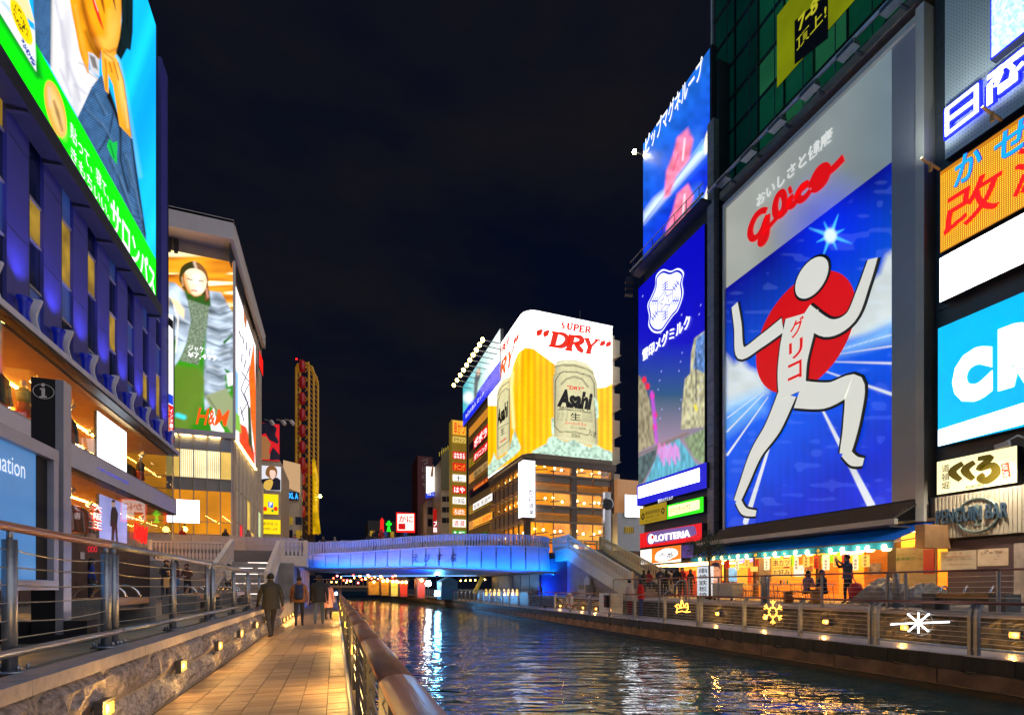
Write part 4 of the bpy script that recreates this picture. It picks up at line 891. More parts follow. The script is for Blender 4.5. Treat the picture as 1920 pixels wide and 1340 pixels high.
def ink_hm(k):
    x, y = k.x, k.y
    n = vnoise(x * 0.22, y * 1.2, 10, 4)[:, None]; k.c[:] = np.array(L(150, 62, 2)) * (1 - n) + np.array(L(255, 170, 30)) * n
    n2 = vnoise(x * 0.14, y * 1.0, 9, 14); m = np.clip((n2 - 0.62) * 5, 0, 1)[:, None] * (y < 575)[:, None]; k.c = k.c * (1 - m) + np.array(L(255, 240, 180)) * m * 1.3
    g = np.clip((y - 560 - 25 * vnoise(x, y, 25, 1)) / 40, 0, 1)[:, None]; k.c = k.c * (1 - g) + np.array(L(48, 130, 16)) * (0.75 + 0.5 * vnoise(x, y, 30, 7))[:, None] * g
    k.poly([(328, 740), (372, 690), (396, 700), (360, 790), (330, 812)], (120, 140, 60), 20, a=0.5); k.line([(345, 800), (360, 750), (395, 735)], 12, (110, 170, 60), 12, 0.5)
    jk = lambda x, y: np.array(L(172, 188, 205))[None] * (0.26 + 1.2 * vnoise(x * 0.55 + y * 0.25, y * 0.75 - x * 0.3, 11, 6) ** 1.2)[:, None]
    k.poly([(316, 528), (328, 530), (352, 552), (360, 600), (350, 650), (326, 690), (330, 640), (316, 600)], jk, 3)
    k.poly([(392, 545), (414, 548), (440, 592), (440, 700), (421, 704), (424, 735), (384, 770), (382, 720), (384, 640), (386, 590)], jk, 3)
    for q in (580, 612, 640, 668, 696): k.line([(388, q), (412, q + 10), (438, q + 2)], 2.2, (44, 56, 66), 4, 0.8)
    for q in (560, 592, 625): k.line([(318, q), (338, q + 12), (354, q + 16)], 2.2, (46, 58, 66), 4, 0.8)
    for q in (566, 588, 604, 622, 634, 652, 662, 684, 712, 728): k.line([(392, q + 3), (410, q + 9), (430, q + 3)], 3, (216, 226, 236), 5, 0.55); k.line([(396, q - 6), (424, q - 2)], 2, (70, 84, 92), 4, 0.5)
    for q in ((322, 545, 346, 580), (330, 590, 356, 606), (330, 620, 348, 640), (332, 650, 344, 664)): k.line([q[:2], q[2:]], 3, (214, 226, 240), 5, 0.6)
    k.line([(386, 600), (384, 690)], 3, (40, 100, 20), 4, 0.8); k.poly([(418, 640), (436, 626), (432, 634), (420, 646)], (40, 96, 20), 3); k.poly([(420, 690), (432, 696), (426, 703)], (40, 110, 20), 3)
    sw = lambda x, y: np.array(L(112, 128, 104))[None] * (0.35 + 1.25 * vnoise(x, y, 1.5, 3))[:, None]
    k.poly([(350, 556), (394, 560), (388, 610), (380, 650), (372, 684), (336, 676), (350, 640), (358, 600)], sw, 2)
    k.poly([(344, 540), (392, 544), (396, 575), (372, 568), (350, 560)], (42, 84, 20), 4)
    H = lambda p: [(315 + a * .1866, 470 + b * .1866) for a, b in p]
    k.poly(H([(112, 280), (130, 175), (190, 122), (260, 108), (330, 138), (385, 210), (405, 290), (402, 380), (418, 490), (375, 510), (350, 440), (170, 390), (135, 340)]), (52, 50, 10), 2, True)
    k.poly(H([(255, 112), (330, 140), (385, 215), (402, 300), (415, 480), (378, 500), (372, 300), (320, 200)]), (132, 84, 44), 4); k.line(H([(265, 118), (285, 185)]), 4, (235, 205, 180), 4, 0.8); k.line(H([(142, 270), (150, 350)]), 3, (220, 170, 120), 3, 0.7); k.line(H([(385, 380), (400, 460)]), 3, (220, 150, 130), 3, 0.8)
    k.poly(H([(165, 235), (200, 190), (262, 178), (330, 200), (375, 250), (386, 320), (370, 392), (322, 445), (268, 452), (215, 412), (176, 332)]), (252, 226, 186), 2, True); k.line(H([(172, 250), (182, 330), (218, 405)]), 6, (240, 140, 46), 7, 0.85); k.ell(368, 524, 9, 10, (255, 250, 232), 0, 9, 0.8); k.ell(372, 542, 7, 6, (255, 246, 224), 0, 6, 0.7); k.line(H([(215, 412), (268, 455), (330, 440)]), 3, (215, 130, 60), 4, 0.6)
    k.line(H([(380, 285), (388, 320)]), 3, (240, 190, 150), 2)
    k.line(H([(195, 280), (245, 296)]), 2.0, (70, 36, 14), 1.4, 0.95); k.line(H([(312, 303), (356, 308)]), 2.0, (70, 36, 14), 1.4, 0.95); k.line(H([(198, 262), (250, 274)]), 1.0, (190, 120, 60), 1.2, 0.8); k.line(H([(312, 284), (368, 286)]), 1.0, (190, 120, 60), 1.2, 0.8)
    k.line(H([(262, 300), (248, 355), (275, 362)]), 1.0, (235, 170, 110), 1.4, 0.8); k.line(H([(240, 400), (265, 398), (292, 408)]), 2.4, (185, 70, 52), 1.2); k.line(H([(250, 420), (280, 424)]), 1.2, (245, 200, 160), 1.4)
    k.poly([(318, 556), (334, 564), (346, 582), (345, 598), (336, 590), (326, 572)], (250, 215, 170), 2.5)
    k.line([(330, 660), (334, 600), (326, 572)], 3, (240, 235, 220), 2, 0.8)
    k.poly([(326, 684), (370, 690), (384, 715), (378, 760), (352, 812), (326, 812)], (92, 118, 34), 8, a=0.8)
    k.poly([(384, 742), (424, 728), (437, 750), (437, 815), (418, 790), (392, 758)], (140, 150, 108), 4); k.line([(390, 745), (420, 790)], 2, (80, 92, 60), 3)
    k.poly([(392, 778), (401, 764), (404, 780), (420, 806), (421, 812), (396, 806)], (238, 234, 226), 2); k.line([(398, 780), (402, 800)], 1.5, (90, 90, 80), 1)
    k.line([(333, 778), (345, 782)], 8, (60, 220, 225), 5, 0.9); k.poly([(425, 700), (440, 698), (440, 720), (428, 724)], (240, 246, 250), 4)
board('screen', vw, (-22, YS, zb), (tl.x + 22, 0, 0), (0, 0, zt - zb), 230, 250, ink_hm, 1.25)
B(-22, tl.x + 0.0, YS + 0.006, YS + 0.24, zb, zt).build('cabinet', dsteel, vw); B(tl.x + 0.004, tl.x + 0.16, YS - 0.12, YS + 0.24, zb - 0.2, zt + 0.1).build('frame_post', pale_c, vw); B(-22, tl.x + 0.16, YS - 0.2, YS + 0.2, zb - 0.5, zb - 0.03).build('frame_sill', pale_c, vw)
for k in range(12): B(-21.5 + 1.05 * k, -20.7 + 1.05 * k, YS - 0.16, YS - 0.02, zb - 0.56, zb - 0.51).build('down_lamp', lit('warm down lamp', (255, 205, 120), 14), vw)
FH = Face(Y=YS); FH.text('ジャケット', 353, 646, 658, 403, ink_w, vw, 0.03, 0.008); FH.text('¥7,499', 352, 659, 671, 406, ink_w, vw, 0.03, 0.01)
ored = lit('orange red print', (240, 80, 20), 1.2)
FH.text('H', 367, 763, 795, 393, ored, vw, 0.03, 0.012, 0.3); FH.text('&', 391, 768, 796, 403, ored, vw, 0.03, 0.02, 0.2); FH.text('M', 402, 766, 797, 431, ored, vw, 0.03, 0.008, 0.3)
# side billboard
sbb = thing('side_billboard', 'tall white backlit fashion billboard on the canal side of the pale corner store', 'billboard', (XS, 52, 14))
ya = at(441, 800, X=XS).y; yb_ = at(479, 800, X=XS).y; zb2 = at(441, 819, X=XS).z
def ink_side(k):
    x, y = k.x, k.y; k.fill((248, 248, 252))
    k.poly([(466, 700), (476, 640), (481, 760), (480, 870), (470, 780)], (235, 90, 20), 2); k.poly([(456, 570), (461, 568), (463, 600), (461, 620), (457, 600)], (150, 90, 50), 2)
    k.poly([(455, 572), (459, 564), (463, 578), (460, 585)], (30, 20, 20), 1.5)
    for s in range(14): k.line([(448 + (s * 7) % 22, 620 + s * 11), (452 + (s * 5) % 20, 632 + s * 12)], 2.2, (60, 62, 80), 1.5)
    k.poly([(448, 792), (462, 800), (478, 850), (478, 880), (448, 840)], (200, 60, 30), 4); k.poly([(464, 760), (470, 765), (474, 850), (466, 830)], (40, 60, 30), 3); k.poly([(441, 690), (447, 700), (447, 800), (441, 790)], (90, 150, 210), 5)
    k.poly([(440, 770), (450, 780), (452, 812), (440, 805)], (110, 160, 60), 4); k.speck(0.25, 3, 3, [(448, 610), (478, 660), (478, 880), (448, 840)])
board('printed_sheet', sbb, (XS, ya, zb2), (0, yb_ - ya, 0), (0, 0, 28.3 - zb2), 70, 160, ink_side, 1.5)
B(XS - 0.25, XS - 0.006, ya, yb_, zb2, 28.4).build('cabinet', dsteel, sbb)
for k in range(16): B(XS, XS + 0.2, ya + (yb_ - ya) * k / 16, ya + (yb_ - ya) * k / 16 + 0.35, zb2 - 0.4, zb2 - 0.2).build('lamp', lit('warm strip lamp', (255, 220, 130), 6), sbb)
s_ = sign('blade_sign', 'small red and white blade sign high on the pale corner store', 'sign', Face(X=-7.8), (486, 655, 685, 493), red_led)
# lower glass facade of the corner building
curt = lit('curtain lit from within', (250, 200, 100), 0.85, 0.35, 0.6); curt2 = lit('pale lit curtain', (255, 238, 190), 1.25, 0.2, 0.6); orange_in = lit('orange lit shop interior', (250, 150, 30), 0.9, 0.35, 0.35)
cols = [at(p, 900, Y=YS).x for p in (310, 337, 363, 388, 413, 437)]; rows = [at(437, y, Y=YS).z for y in (823, 848, 900, 922, 980, 1003)]
mul = mat('pale mullion', (0.55, 0.47, 0.40), 0.4, 0.3, 0.05)
for i in range(5):
    for j in range(5):
        m = [pale_c, curt2 if i in (1, 2, 3) else curt, mat('cream spandrel', (0.75, 0.62, 0.45), 0.6, 0, 0.08, 1), orange_in, lit('orange base panel', (250, 150, 20), 0.8, 0.15, 0.5)][j]
        f = B(cols[i] + 0.03, cols[i + 1] - 0.03, YS + 0.1, YS + 0.16, rows[j + 1] + 0.03, rows[j] - 0.03).build('curtain_pane' if j == 1 else 'facade_pane', m, wb)
        B(cols[i] + 0.03, cols[i + 1] - 0.03, YS + 0.04, YS + 0.05, rows[j + 1] + 0.03, rows[j] - 0.03).build('glass_pane', glass(), f)
        if j == 1:
            for q in range(7): B(cols[i] + 0.1 + (cols[i + 1] - cols[i]) * q / 7, cols[i] + 0.14 + (cols[i + 1] - cols[i]) * q / 7, YS + 0.06, YS + 0.1, rows[2] + 0.05, rows[1] - 0.05).build('curtain_fold', curt, f)
    B(cols[i + 1] - 0.03, cols[i + 1] + 0.03, YS - 0.03, YS + 0.1, rows[5], rows[0]).build('mullion', mul, wb)
for z in rows: B(-22, cols[-1], YS - 0.02, YS + 0.08, z - 0.03, z + 0.03).build('transom', mul, wb)
B(-34, cols[0], YS + 0.1, YS + 0.2, rows[5], rows[0]).build('facade_pane', orange_in, wb); B(cols[-1] - 0.05, XS, YS - 0.05, YS + 0.3, 3.9, zb - 0.5).build('corner_post', pale_c, wb)
s_ = sign('light_box', 'wide blank white light box at the shop entrance of the pale corner store', 'sign', Face(Y=YS - 0.25), (313, 935, 978, 374), white_led)
for px, w in ((311, 'at the left end'), (346, 'beside a person in red')):
    p = at(px, 992, Y=41.4); t = thing('globe_lamp', 'round orange lamp on a red post above the grey parapet, ' + w, 'lamp', (p.x, p.y, 3.9), 'round lamps above the grey parapet')
    MB().ball(p, 0.21).build('globe', lit('orange globe', (255, 190, 80), 9), t, True); MB().tube([(p.x, p.y, 3.9), (p.x, p.y, p.z - 0.2)], 0.09, 8).build('post', mat('red post', (0.5, 0.04, 0.04), 0.4), t); MB().lathe([(0.02, 0), (0.1, 0.03), (0.03, 0.2)], (p.x, p.y, p.z + 0.2), 8).build('finial', dsteel, t)
# canal side below the billboard
side_l = [(442, 0), (449, 2), (456, 0), (463, 1), (470, 3), (477, 0), (484, 4), (490, 0), (496, 0)]
smat = {0: soff2, 1: lit('yellow lit strip', (240, 200, 90), 0.8, 0.3), 2: lit('red lit strip', (225, 30, 40), 1.0, 0.2, 0.4), 3: curt, 4: lit('pale green lit strip', (210, 230, 170), 0.8, 0.2)}
for (a, k), (b, _) in zip(side_l[:-1], side_l[1:]):
    y0, y1 = at(a, 900, X=XS).y, at(b, 900, X=XS).y
    for z0, z1, lit_ok in ((3.95, 7.2, k in (2, 3)), (7.3, 10.2, k in (1, 4)), (10.3, zb2 - 0.5, False)):
        B(XS - 0.2, XS - 0.1, y0 + 0.06, y1 - 0.06, z0, z1).build('side_pane', smat[k] if lit_ok else soff2, wb)
    B(XS - 0.2, XS + 0.03, y0 - 0.05, y0 + 0.05, 3.9, zb2 - 0.3 if a < 480 else 30).build('side_mullion', mul, wb)
B(XS - 0.3, XS - 0.12, yb_ + 0.1, 66, 10, 30.1).build('side_wall', beige, wb)

# ================================================================== far side-street buildings beyond the corner store
fb = thing('side_building', 'narrow building with stacked billboards and yellow signs beyond the pale corner store', 'building', (-10, 71, 3.9))
YF = 71.0; FF = Face(Y=YF)
x1f = at(526, 900, Y=YF).x; B(-20, x1f, YF + 0.1, 84, 3.9, at(500, 862, Y=YF).z).build('core', beige, fb)
def fsign(name, label, q, m, cat='sign', Y=YF, dep=0.25): return sign(name, label, cat, Face(Y=Y), q, m, dep)
hat = fsign('rooftop_billboard', 'red rooftop billboard of a person in a dark hat', (490, 792, 862, 524), lit('red print field', (215, 20, 30), 0.8), 'billboard')
dk_ink = lit('dark navy print', (26, 26, 50), 0.35); sk_ink = lit('brown skin print', (178, 118, 70), 0.6)
FF.poly([(490, 793), (510, 793), (519, 803), (516, 815), (523, 828), (520, 832), (505, 824), (498, 812), (490, 815)], dk_ink, hat, 'printed_hat', 0.03, sm=False)
FF.poly([(490, 818), (499, 818), (508, 832), (504, 846), (509, 860), (490, 861)], sk_ink, hat, 'printed_face', 0.02, sm=False); FF.poly([(512, 838), (524, 852), (524, 862), (506, 862), (507, 848)], dk_ink, hat, 'printed_coat', 0.03)
for px in (505, 527, 543):
    a, b = at(px - 8, 786, Y=YF), at(px + 3, 789, Y=YF - 1); MB().bar(a, b, 0.15).bar(b, b + Vector((0.3, -0.3, -0.5)), 0.35).build('lamp_arm', white_paint, hat)
bl = fsign('person_billboard', 'white billboard of a fair-haired person in a frilled dark jacket', (490, 872, 918, 527), lit('white print field', (226, 226, 236), 0.85), 'billboard')
FF.poly([(500, 878), (506, 873), (516, 875), (520, 884), (518, 893), (513, 897), (503, 894), (498, 888)], lit('light brown hair print', (150, 100, 50), 0.6), bl, 'printed_hair', 0.03, sm=True); FF.poly([(506, 882), (515, 882), (517, 890), (512, 898), (507, 894)], lit('pale skin print', (245, 205, 185), 0.85), bl, 'printed_face', 0.04, sm=True)
FF.poly([(490, 898), (506, 896), (520, 895), (526, 900), (526, 919), (490, 918)], dk_ink, bl, 'printed_jacket', 0.025); FF.poly([(496, 903), (508, 898), (512, 905), (506, 918), (495, 915)], lit('gold frill print', (225, 180, 80), 0.8), bl, 'printed_frill', 0.035, sm=True)
p1 = fsign('parking_sign', 'yellow backlit parking sign with a blue P square', (490, 925, 963, 522), lit('yellow sign face', (250, 215, 10), 1.0)); FF.poly([(503, 940), (503, 950), (512, 952), (512, 942)], lit('blue P square', (20, 110, 220), 0.9), p1, 'symbol_field', 0.02); FF.text('P', 505.5, 941.5, 949.5, 510, ink_w, p1, 0.03, 0.02)
FF.poly([(509, 954), (509, 959), (513, 959.5), (513, 954.5)], lit('green mark', (30, 140, 60), 0.8), p1, 'symbol_field', 0.02)
for q in (497, 517): FF.stroke([(q, 951), (q + 2, 953.5), (q, 956), (q - 2, 953.5)], 0.25, lit('red dot', (230, 50, 20), 0.9), p1, 'symbol', 0.02, 0.01, True)
p2 = fsign('tariff_sign', 'yellow tariff sign just above the grey parapet', (490, 973, 1000, 526), lit('yellow sign face', (250, 215, 10), 1.0)); FF.text('最大料金 1日', 494, 978, 984, 520, dk_ink, p2, 0.02); FF.text('24時間 入出庫', 494, 988, 993, 520, dk_ink, p2, 0.02)
fb2 = thing('side_building', 'cream building with a blank cream billboard wall and a blue neon sign', 'building', (-9, 88, 3.9)); YG = 88.0; FG = Face(Y=YG)
xa, xb = at(530, 900, Y=YG).x, at(561, 900, Y=YG).x; B(xa, xb, YG, 96, 3.9, at(540, 870, Y=YG).z).build('core', beige, fb2)
MB().prism([at(531, 862, Y=YG - 0.1), at(563, 870, Y=YG - 0.1), at(563, 924, Y=YG - 0.1), at(531, 910, Y=YG - 0.1)], (0, 0.09, 0)).build('billboard_wall', lit('cream lit board', (205, 165, 120), 0.75), fb2)
bs = fsign('neon_sign', 'blue neon sign on the cream side-street building', (540, 921, 936, 560), frame_b, Y=YG - 0.4); Face(Y=YG - 0.4).text('XL', 541, 923, 934, 551, lit('blue neon', (40, 150, 255), 2), bs, 0.02, 0.04); Face(Y=YG - 0.4).text('A', 553, 924, 935, 559, lit('blue neon', (40, 150, 255), 2), bs, 0.02, 0.05)
for i in range(4):
    for j in range(2): B(xa + 0.5 + 1.4 * j, xa + 1.5 + 1.4 * j, YG - 0.03, YG + 0.01, 5 + 2.2 * i, 6.3 + 2.2 * i).build('window', wlit if (i + j) % 2 else dwin, fb2)
orange_s = fsign('tilted_sign', 'orange sign hanging low in the side street', (531, 960, 1000, 540), lit('orange sign face', (235, 120, 40), 0.8), Y=YG - 2); orange_w = fsign('tilted_sign', 'small white lit sign in the side street beside the yellow signs', (533, 938, 960, 541), white_led, Y=YG - 3)
# ferris wheel tower
fwt = thing('ferris_wheel', 'tall oval yellow ferris wheel frame with red gondolas above the rooftops', 'ferris wheel', (-9, 112, 4)); YW = 112.0; gold = mat('glowing yellow steel', (0.42, 0.22, 0.02), 0.4, 0.1, 0.2, 1, emit=(0.20, 0.085, 0.003), es=0.55)  # frame's own glow stands in for light falling on the steel
c1 = at(575, 830, Y=YW); zt_, zb_ = at(575, 690, Y=YW).z, at(575, 1000, Y=YW).z; hw = (at(596, 800, Y=YW).x - at(554, 800, Y=YW).x) / 2
xq = lambda p: at(p, 800, Y=YW).x; zq = lambda p: at(575, p, Y=YW).z
for yk in (0, 1.8):
    for p0, p1 in ((555, 692), (562, 684), (579, 686), (588, 694), (596, 712)): MB().tube([(xq(p0), YW + yk, zq(1000)), (xq(p0), YW + yk, zq(p1)), (xq(p0 * 0.8 + 575 * 0.2), YW + yk, zq(p1 - 8))], 0.2, 6).build('mast', gold, fwt)
    MB().tube([(xq(555), YW + yk, zq(694)), (xq(560), YW + yk, zq(685)), (xq(572), YW + yk, zq(681)), (xq(584), YW + yk, zq(686)), (xq(596), YW + yk, zq(714))], 0.24, 6).build('crown_arch', gold, fwt)
for k in range(34):
    z0 = 696 + 9 * k
    for p0, p1 in ((555, 562), (579, 588), (588, 596)): MB().bar((xq(p0), YW, zq(z0)), (xq(p1), YW, zq(z0 + 9)), 0.1).build('lattice', gold, fwt)
    MB().bar((xq(572), YW + 0.6, zq(z0)), (xq(579), YW + 0.6, zq(z0 + (9 if k % 2 else -9))), 0.12).build('lattice', gold, fwt)
gred = mat('glowing red gondola', (0.36, 0.012, 0.016), 0.35, 0, 0.1, 1, emit=(0.16, 0.003, 0.005), es=0.3)  # gondolas and band carry a glow put into the material
for k in range(10): MB().lathe([(0.0, -1.3), (0.45, -1.2), (0.62, -0.6), (0.62, 0.7), (0.4, 1.2), (0.0, 1.3)], (xq(567), YW - 0.7, zq(690 + 30 * k)), 12).build('gondola', gred, fwt, True)
MB().ball(at(556, 673, Y=YW), 0.18).build('beacon', lit('red beacon', (255, 20, 20), 6), fwt)
B(at(556, 800, Y=YW).x, at(588, 800, Y=YW).x, YW + 2.5, YW + 10, 3.9, at(560, 862, Y=YW).z).build('tower_block', mat('dark slate wall', (0.10, 0.08, 0.09), 0.6), fwt)
B(at(548, 800, Y=YW).x, at(584, 800, Y=YW).x, YW + 2.1, YW + 2.5, at(560, 884, Y=YW).z, at(560, 862, Y=YW).z).build('red_band', gred, fwt)
orn = lit('yellow ornament', (220, 170, 10), 0.7, 0.6, 0.5)
MB().tube([at(588, 860, Y=YW - 1), at(592, 900, Y=YW - 1), at(591, 950, Y=YW - 1), at(594, 1000, Y=YW - 1)], [0.3, 0.6, 0.5, 0.8], 8).build('ornament', orn, fwt, True)
MB().ball(at(600, 930, Y=YW - 3), 0.32).build('lamp', lit('yellow green lamp', (240, 250, 120), 40), fwt)
# ================================================================== FAR BANK: RUNNER BOARD BUILDING
XG = 20.5; FGX = Face(X=XG)
gb = thing('sign_building', 'dark tower behind the giant runner board, green glass storeys on top', 'building', (21.5, 16, 0.75))
dgrey = mat('dark grey tower wall', (0.085, 0.09, 0.10), 0.5, 0.2, 0.25, 0.6); tile_g = mat('grey column tile', (0.30, 0.30, 0.31), 0.5, 0, 0.25, 2)
yR, yL_ = at(1740, 500, X=XG).y, at(1360, 500, X=XG).y
B(21.6, 34, yR - 1.05, 22.3, 4.6, 46).build('core', dgrey, gb)
zGT = at(1362, 391, X=XG).z; zGB = at(1366, 988, X=XG).z
ygl0, ygl1 = at(1338, 300, X=21.3).y, at(1745, 60, X=21.3).y
gmats = [lit('green lit glass %d' % i, c, s, 0.35, 0.3, 0.12) for i, (c, s) in enumerate([((0, 52, 46), 0.30), ((14, 84, 60), 0.32), ((40, 118, 76), 0.36), ((0, 36, 36), 0.30)])]
nz_, ny_ = 12, 7
for i in range(ny_):
    for j in range(nz_):
        ya_, yb2 = ygl1 + (ygl0 - ygl1) * i / ny_, ygl1 + (ygl0 - ygl1) * (i + 1) / ny_; za = zGT + 1.2 + 1.9 * j
        f = B(21.42, 21.5, ya_ + 0.03, yb2 - 0.03, za + 0.03, za + 1.87).build('glass_panel', gmats[(0 if i >= 5 else (2 if (i + j) % 3 == 0 else 1)) if j < 7 else (3 if i >= 5 else 1)], gb)
        B(21.28, 21.42, ya_ - 0.02, ya_ + 0.02, za, za + 1.9).build('mullion', dsteel, f)
    MB().tube([(21.25, ya_ + 0.5, zGT + 1.2), (21.25, ya_ + 0.5, zGT + 24)], 0.03, 5).build('tension_rod', steel, gb)
for j in range(nz_ + 1): B(21.26, 21.42, ygl1, ygl0, zGT + 1.18 + 1.9 * j, zGT + 1.22 + 1.9 * j).build('transom', dsteel, gb)
MB().bar((21.2, ygl0, zGT + 0.6), (21.2, ygl0, zGT + 24), 0.12).build('corner_trim', white_paint, gb)
for k in range(6):
    y = ygl0 - 1.1 - 1.75 * k; B(20.9, 21.4, y - 1.2, y, zGT + 0.9, zGT + 1.75).build('stepped_sign_box', black, gb)  # dark boxes stand for the stepped sign structure
ys = sign('window_sign', 'yellow-green window sign with black lettering high in the green glass', 'sign', Face(X=21.2), (1457, 30, 165, 1700), lit('yellow green sign face', (150, 160, 10), 0.45, 0.2, 0.5), 0.03)
FYS = Face(X=21.19); FYS.poly([(1490, 40), (1490, 122), (1553, 72), (1553, -12)], black, ys, 'ink_field', 0.01); olive_p = lit('olive yellow print', (185, 180, 40), 0.8)
FYS.text('7-8', 1497, 36, 62, 1534, olive_p, ys, 0.02, 0.03); FYS.text('頂上!', 1494, 74, 98, 1550, olive_p, ys, 0.02, 0.02)
# ---- the board
gl = thing('runner_billboard', 'giant billboard with red script, red sun and a white running figure on blue', 'billboard', (XG, 16, zGB))
yP = at(1672, 500, X=XG).y; yL0 = at(1362, 500, X=XG).y; yPr = at(1728, 500, X=XG).y
zSplit = at(1362, 540, X=XG).z
def ink_run(k):
    x, y = k.x, k.y
    d0 = 540 - (x - 1362) * 0.762
    g = np.clip((x - 1362) / 310, 0, 1)[:, None]; silver = np.array(L(158, 160, 150)) * (1 - g) + np.array(L(104, 120, 128)) * g
    v = np.clip((y - d0) / 520, 0, 1)[:, None]
    top = np.array(L(4, 6, 138)); mid = np.array(L(0, 92, 232)); low = np.array(L(2, 44, 205))
    blue = np.where(v < 0.5, top * (1 - v * 2) + mid * v * 2, mid * (2 - 2 * v) + low * (2 * v - 1))
    blue = blue * (0.93 + 0.07 * (np.sin(x * 0.42) > 0.6))[:, None]
    k.c[:] = np.where((y < d0)[:, None], silver, blue)
    k.ell(1557, 442, 70, 80, (0, 40, 255), 0, 90, 0.55)
    cl = lambda x, y: np.array(L(205, 214, 212))[None] * (0.8 + 0.3 * vnoise(x, y, 26, 3))[:, None]
    k.poly([(1676, 468), (1662, 478), (1650, 512), (1626, 532), (1606, 560), (1596, 592), (1572, 640), (1620, 628), (1676, 606)], cl, 12); k.poly([(1576, 650), (1676, 600), (1676, 640), (1560, 668)], (130, 190, 240), 24, a=0.8)
    k.poly([(1360, 665), (1376, 682), (1390, 674), (1404, 690), (1430, 700), (1440, 735), (1360, 772)], cl, 14); k.poly([(1360, 755), (1440, 725), (1430, 770), (1360, 815)], (120, 190, 240), 26, a=0.7)
    W_ = (214, 220, 226)
    for pts, w in (([(1452, 806), (1398, 978)], [3, 10]), ([(1533, 750), (1634, 948)], [3, 15]), ([(1545, 695), (1676, 740)], [2, 6]), ([(1562, 678), (1676, 681)], [1.5, 4]), ([(1570, 664), (1676, 648)], [1, 3]), ([(1576, 655), (1676, 626)], [.8, 2]),
                   ([(1440, 744), (1364, 852)], [1.5, 4]), ([(1432, 738), (1364, 808)], [1.2, 3]), ([(1430, 733), (1364, 783)], [1, 2])): k.line(pts, w, W_, 1.2)
    for a in range(8):
        an = a * math.pi / 4 + 0.35; r = 42 if a % 2 == 0 else 28; k.line([(1557, 442), (1557 + r * math.cos(an), 442 + r * math.sin(an))], [9, 0.6], (70, 190, 255), 3)
    k.ell(1557, 442, 11, 13, (215, 240, 255), 0, 6)
    k.speck(0.10, 40, 5)
    m = np.clip((y - d0 - 10) / 10, 0, 1) * (0.10 * (vnoise(x * 0.3, y, 9, 8) > 0.72)); k.c += m[:, None] * np.array(L(120, 150, 200))
board('printed_sheet', gl, (XG, yL0, zGB), (0, yP - yL0, 0), (0, 0, zGT - zGB), 240, 420, ink_run, 0.92)
grey_pan = mat('blank grey panel', (0.42, 0.42, 0.45), 0.35, 0.1, 0.1, 0.4); B(XG - 0.01, XG + 0.2, yPr, yP - 0.006, zGB, zGT).build('blank_panel', grey_pan, gl)
B(XG + 0.006, XG + 0.3, yP, yL0, zGB, zGT).build('backing', dsteel, gl)
frm = mat('cream frame', (0.62, 0.60, 0.54), 0.45, 0, 0.08, 1)
B(XG - 0.35, XG + 0.4, yPr - 0.28, yPr - 0.003, zGB - 0.9, zGT + 0.25).build('frame', frm, gl); B(XG - 0.12, XG + 0.3, yL0 + 0.003, yL0 + 0.16, zGB - 0.9, zGT + 0.25).build('frame', frm, gl); B(XG - 0.14, XG + 0.3, yPr, yL0, zGT + 0.006, zGT + 0.25).build('frame', frm, gl)
dk_g = mat('dark grating', (0.10, 0.085, 0.075), 0.6, 0.3, 0.2, 3)
for k in range(9): MB().bar((XG - 0.05 - 0.2 * k, yPr, zGB - 0.08 - 0.09 * k), (XG - 0.05 - 0.2 * k, yL0, zGB - 0.08 - 0.09 * k), 0.05, 0.07).build('grating_bar', dk_g, gl)
for k in range(26): y = yPr + (yL0 - yPr) * k / 25; MB().bar((XG, y, zGB - 0.12), (XG - 1.75, y, zGB - 0.92), 0.05).build('grating_rib', dk_g, gl)
MB().box(XG - 1.95, XG - 1.75, yPr - 0.28, yL0 + 0.16, zGB - 1.08, zGB - 0.88).build('frame', frm, gl); MB().box(XG - 1.76, XG + 0.2, yPr, yL0, zGB - 1.14, zGB - 1.08).build('underside', dk_g, gl)
for k in range(5): B(20.0, 20.12, yPr + 0.6 + 1.95 * k, yPr + 1.3 + 1.95 * k, zGB - 1.2, zGB - 1.145).build('under_lamp', lit('pale yellow tube', (255, 225, 140), 22), gl)
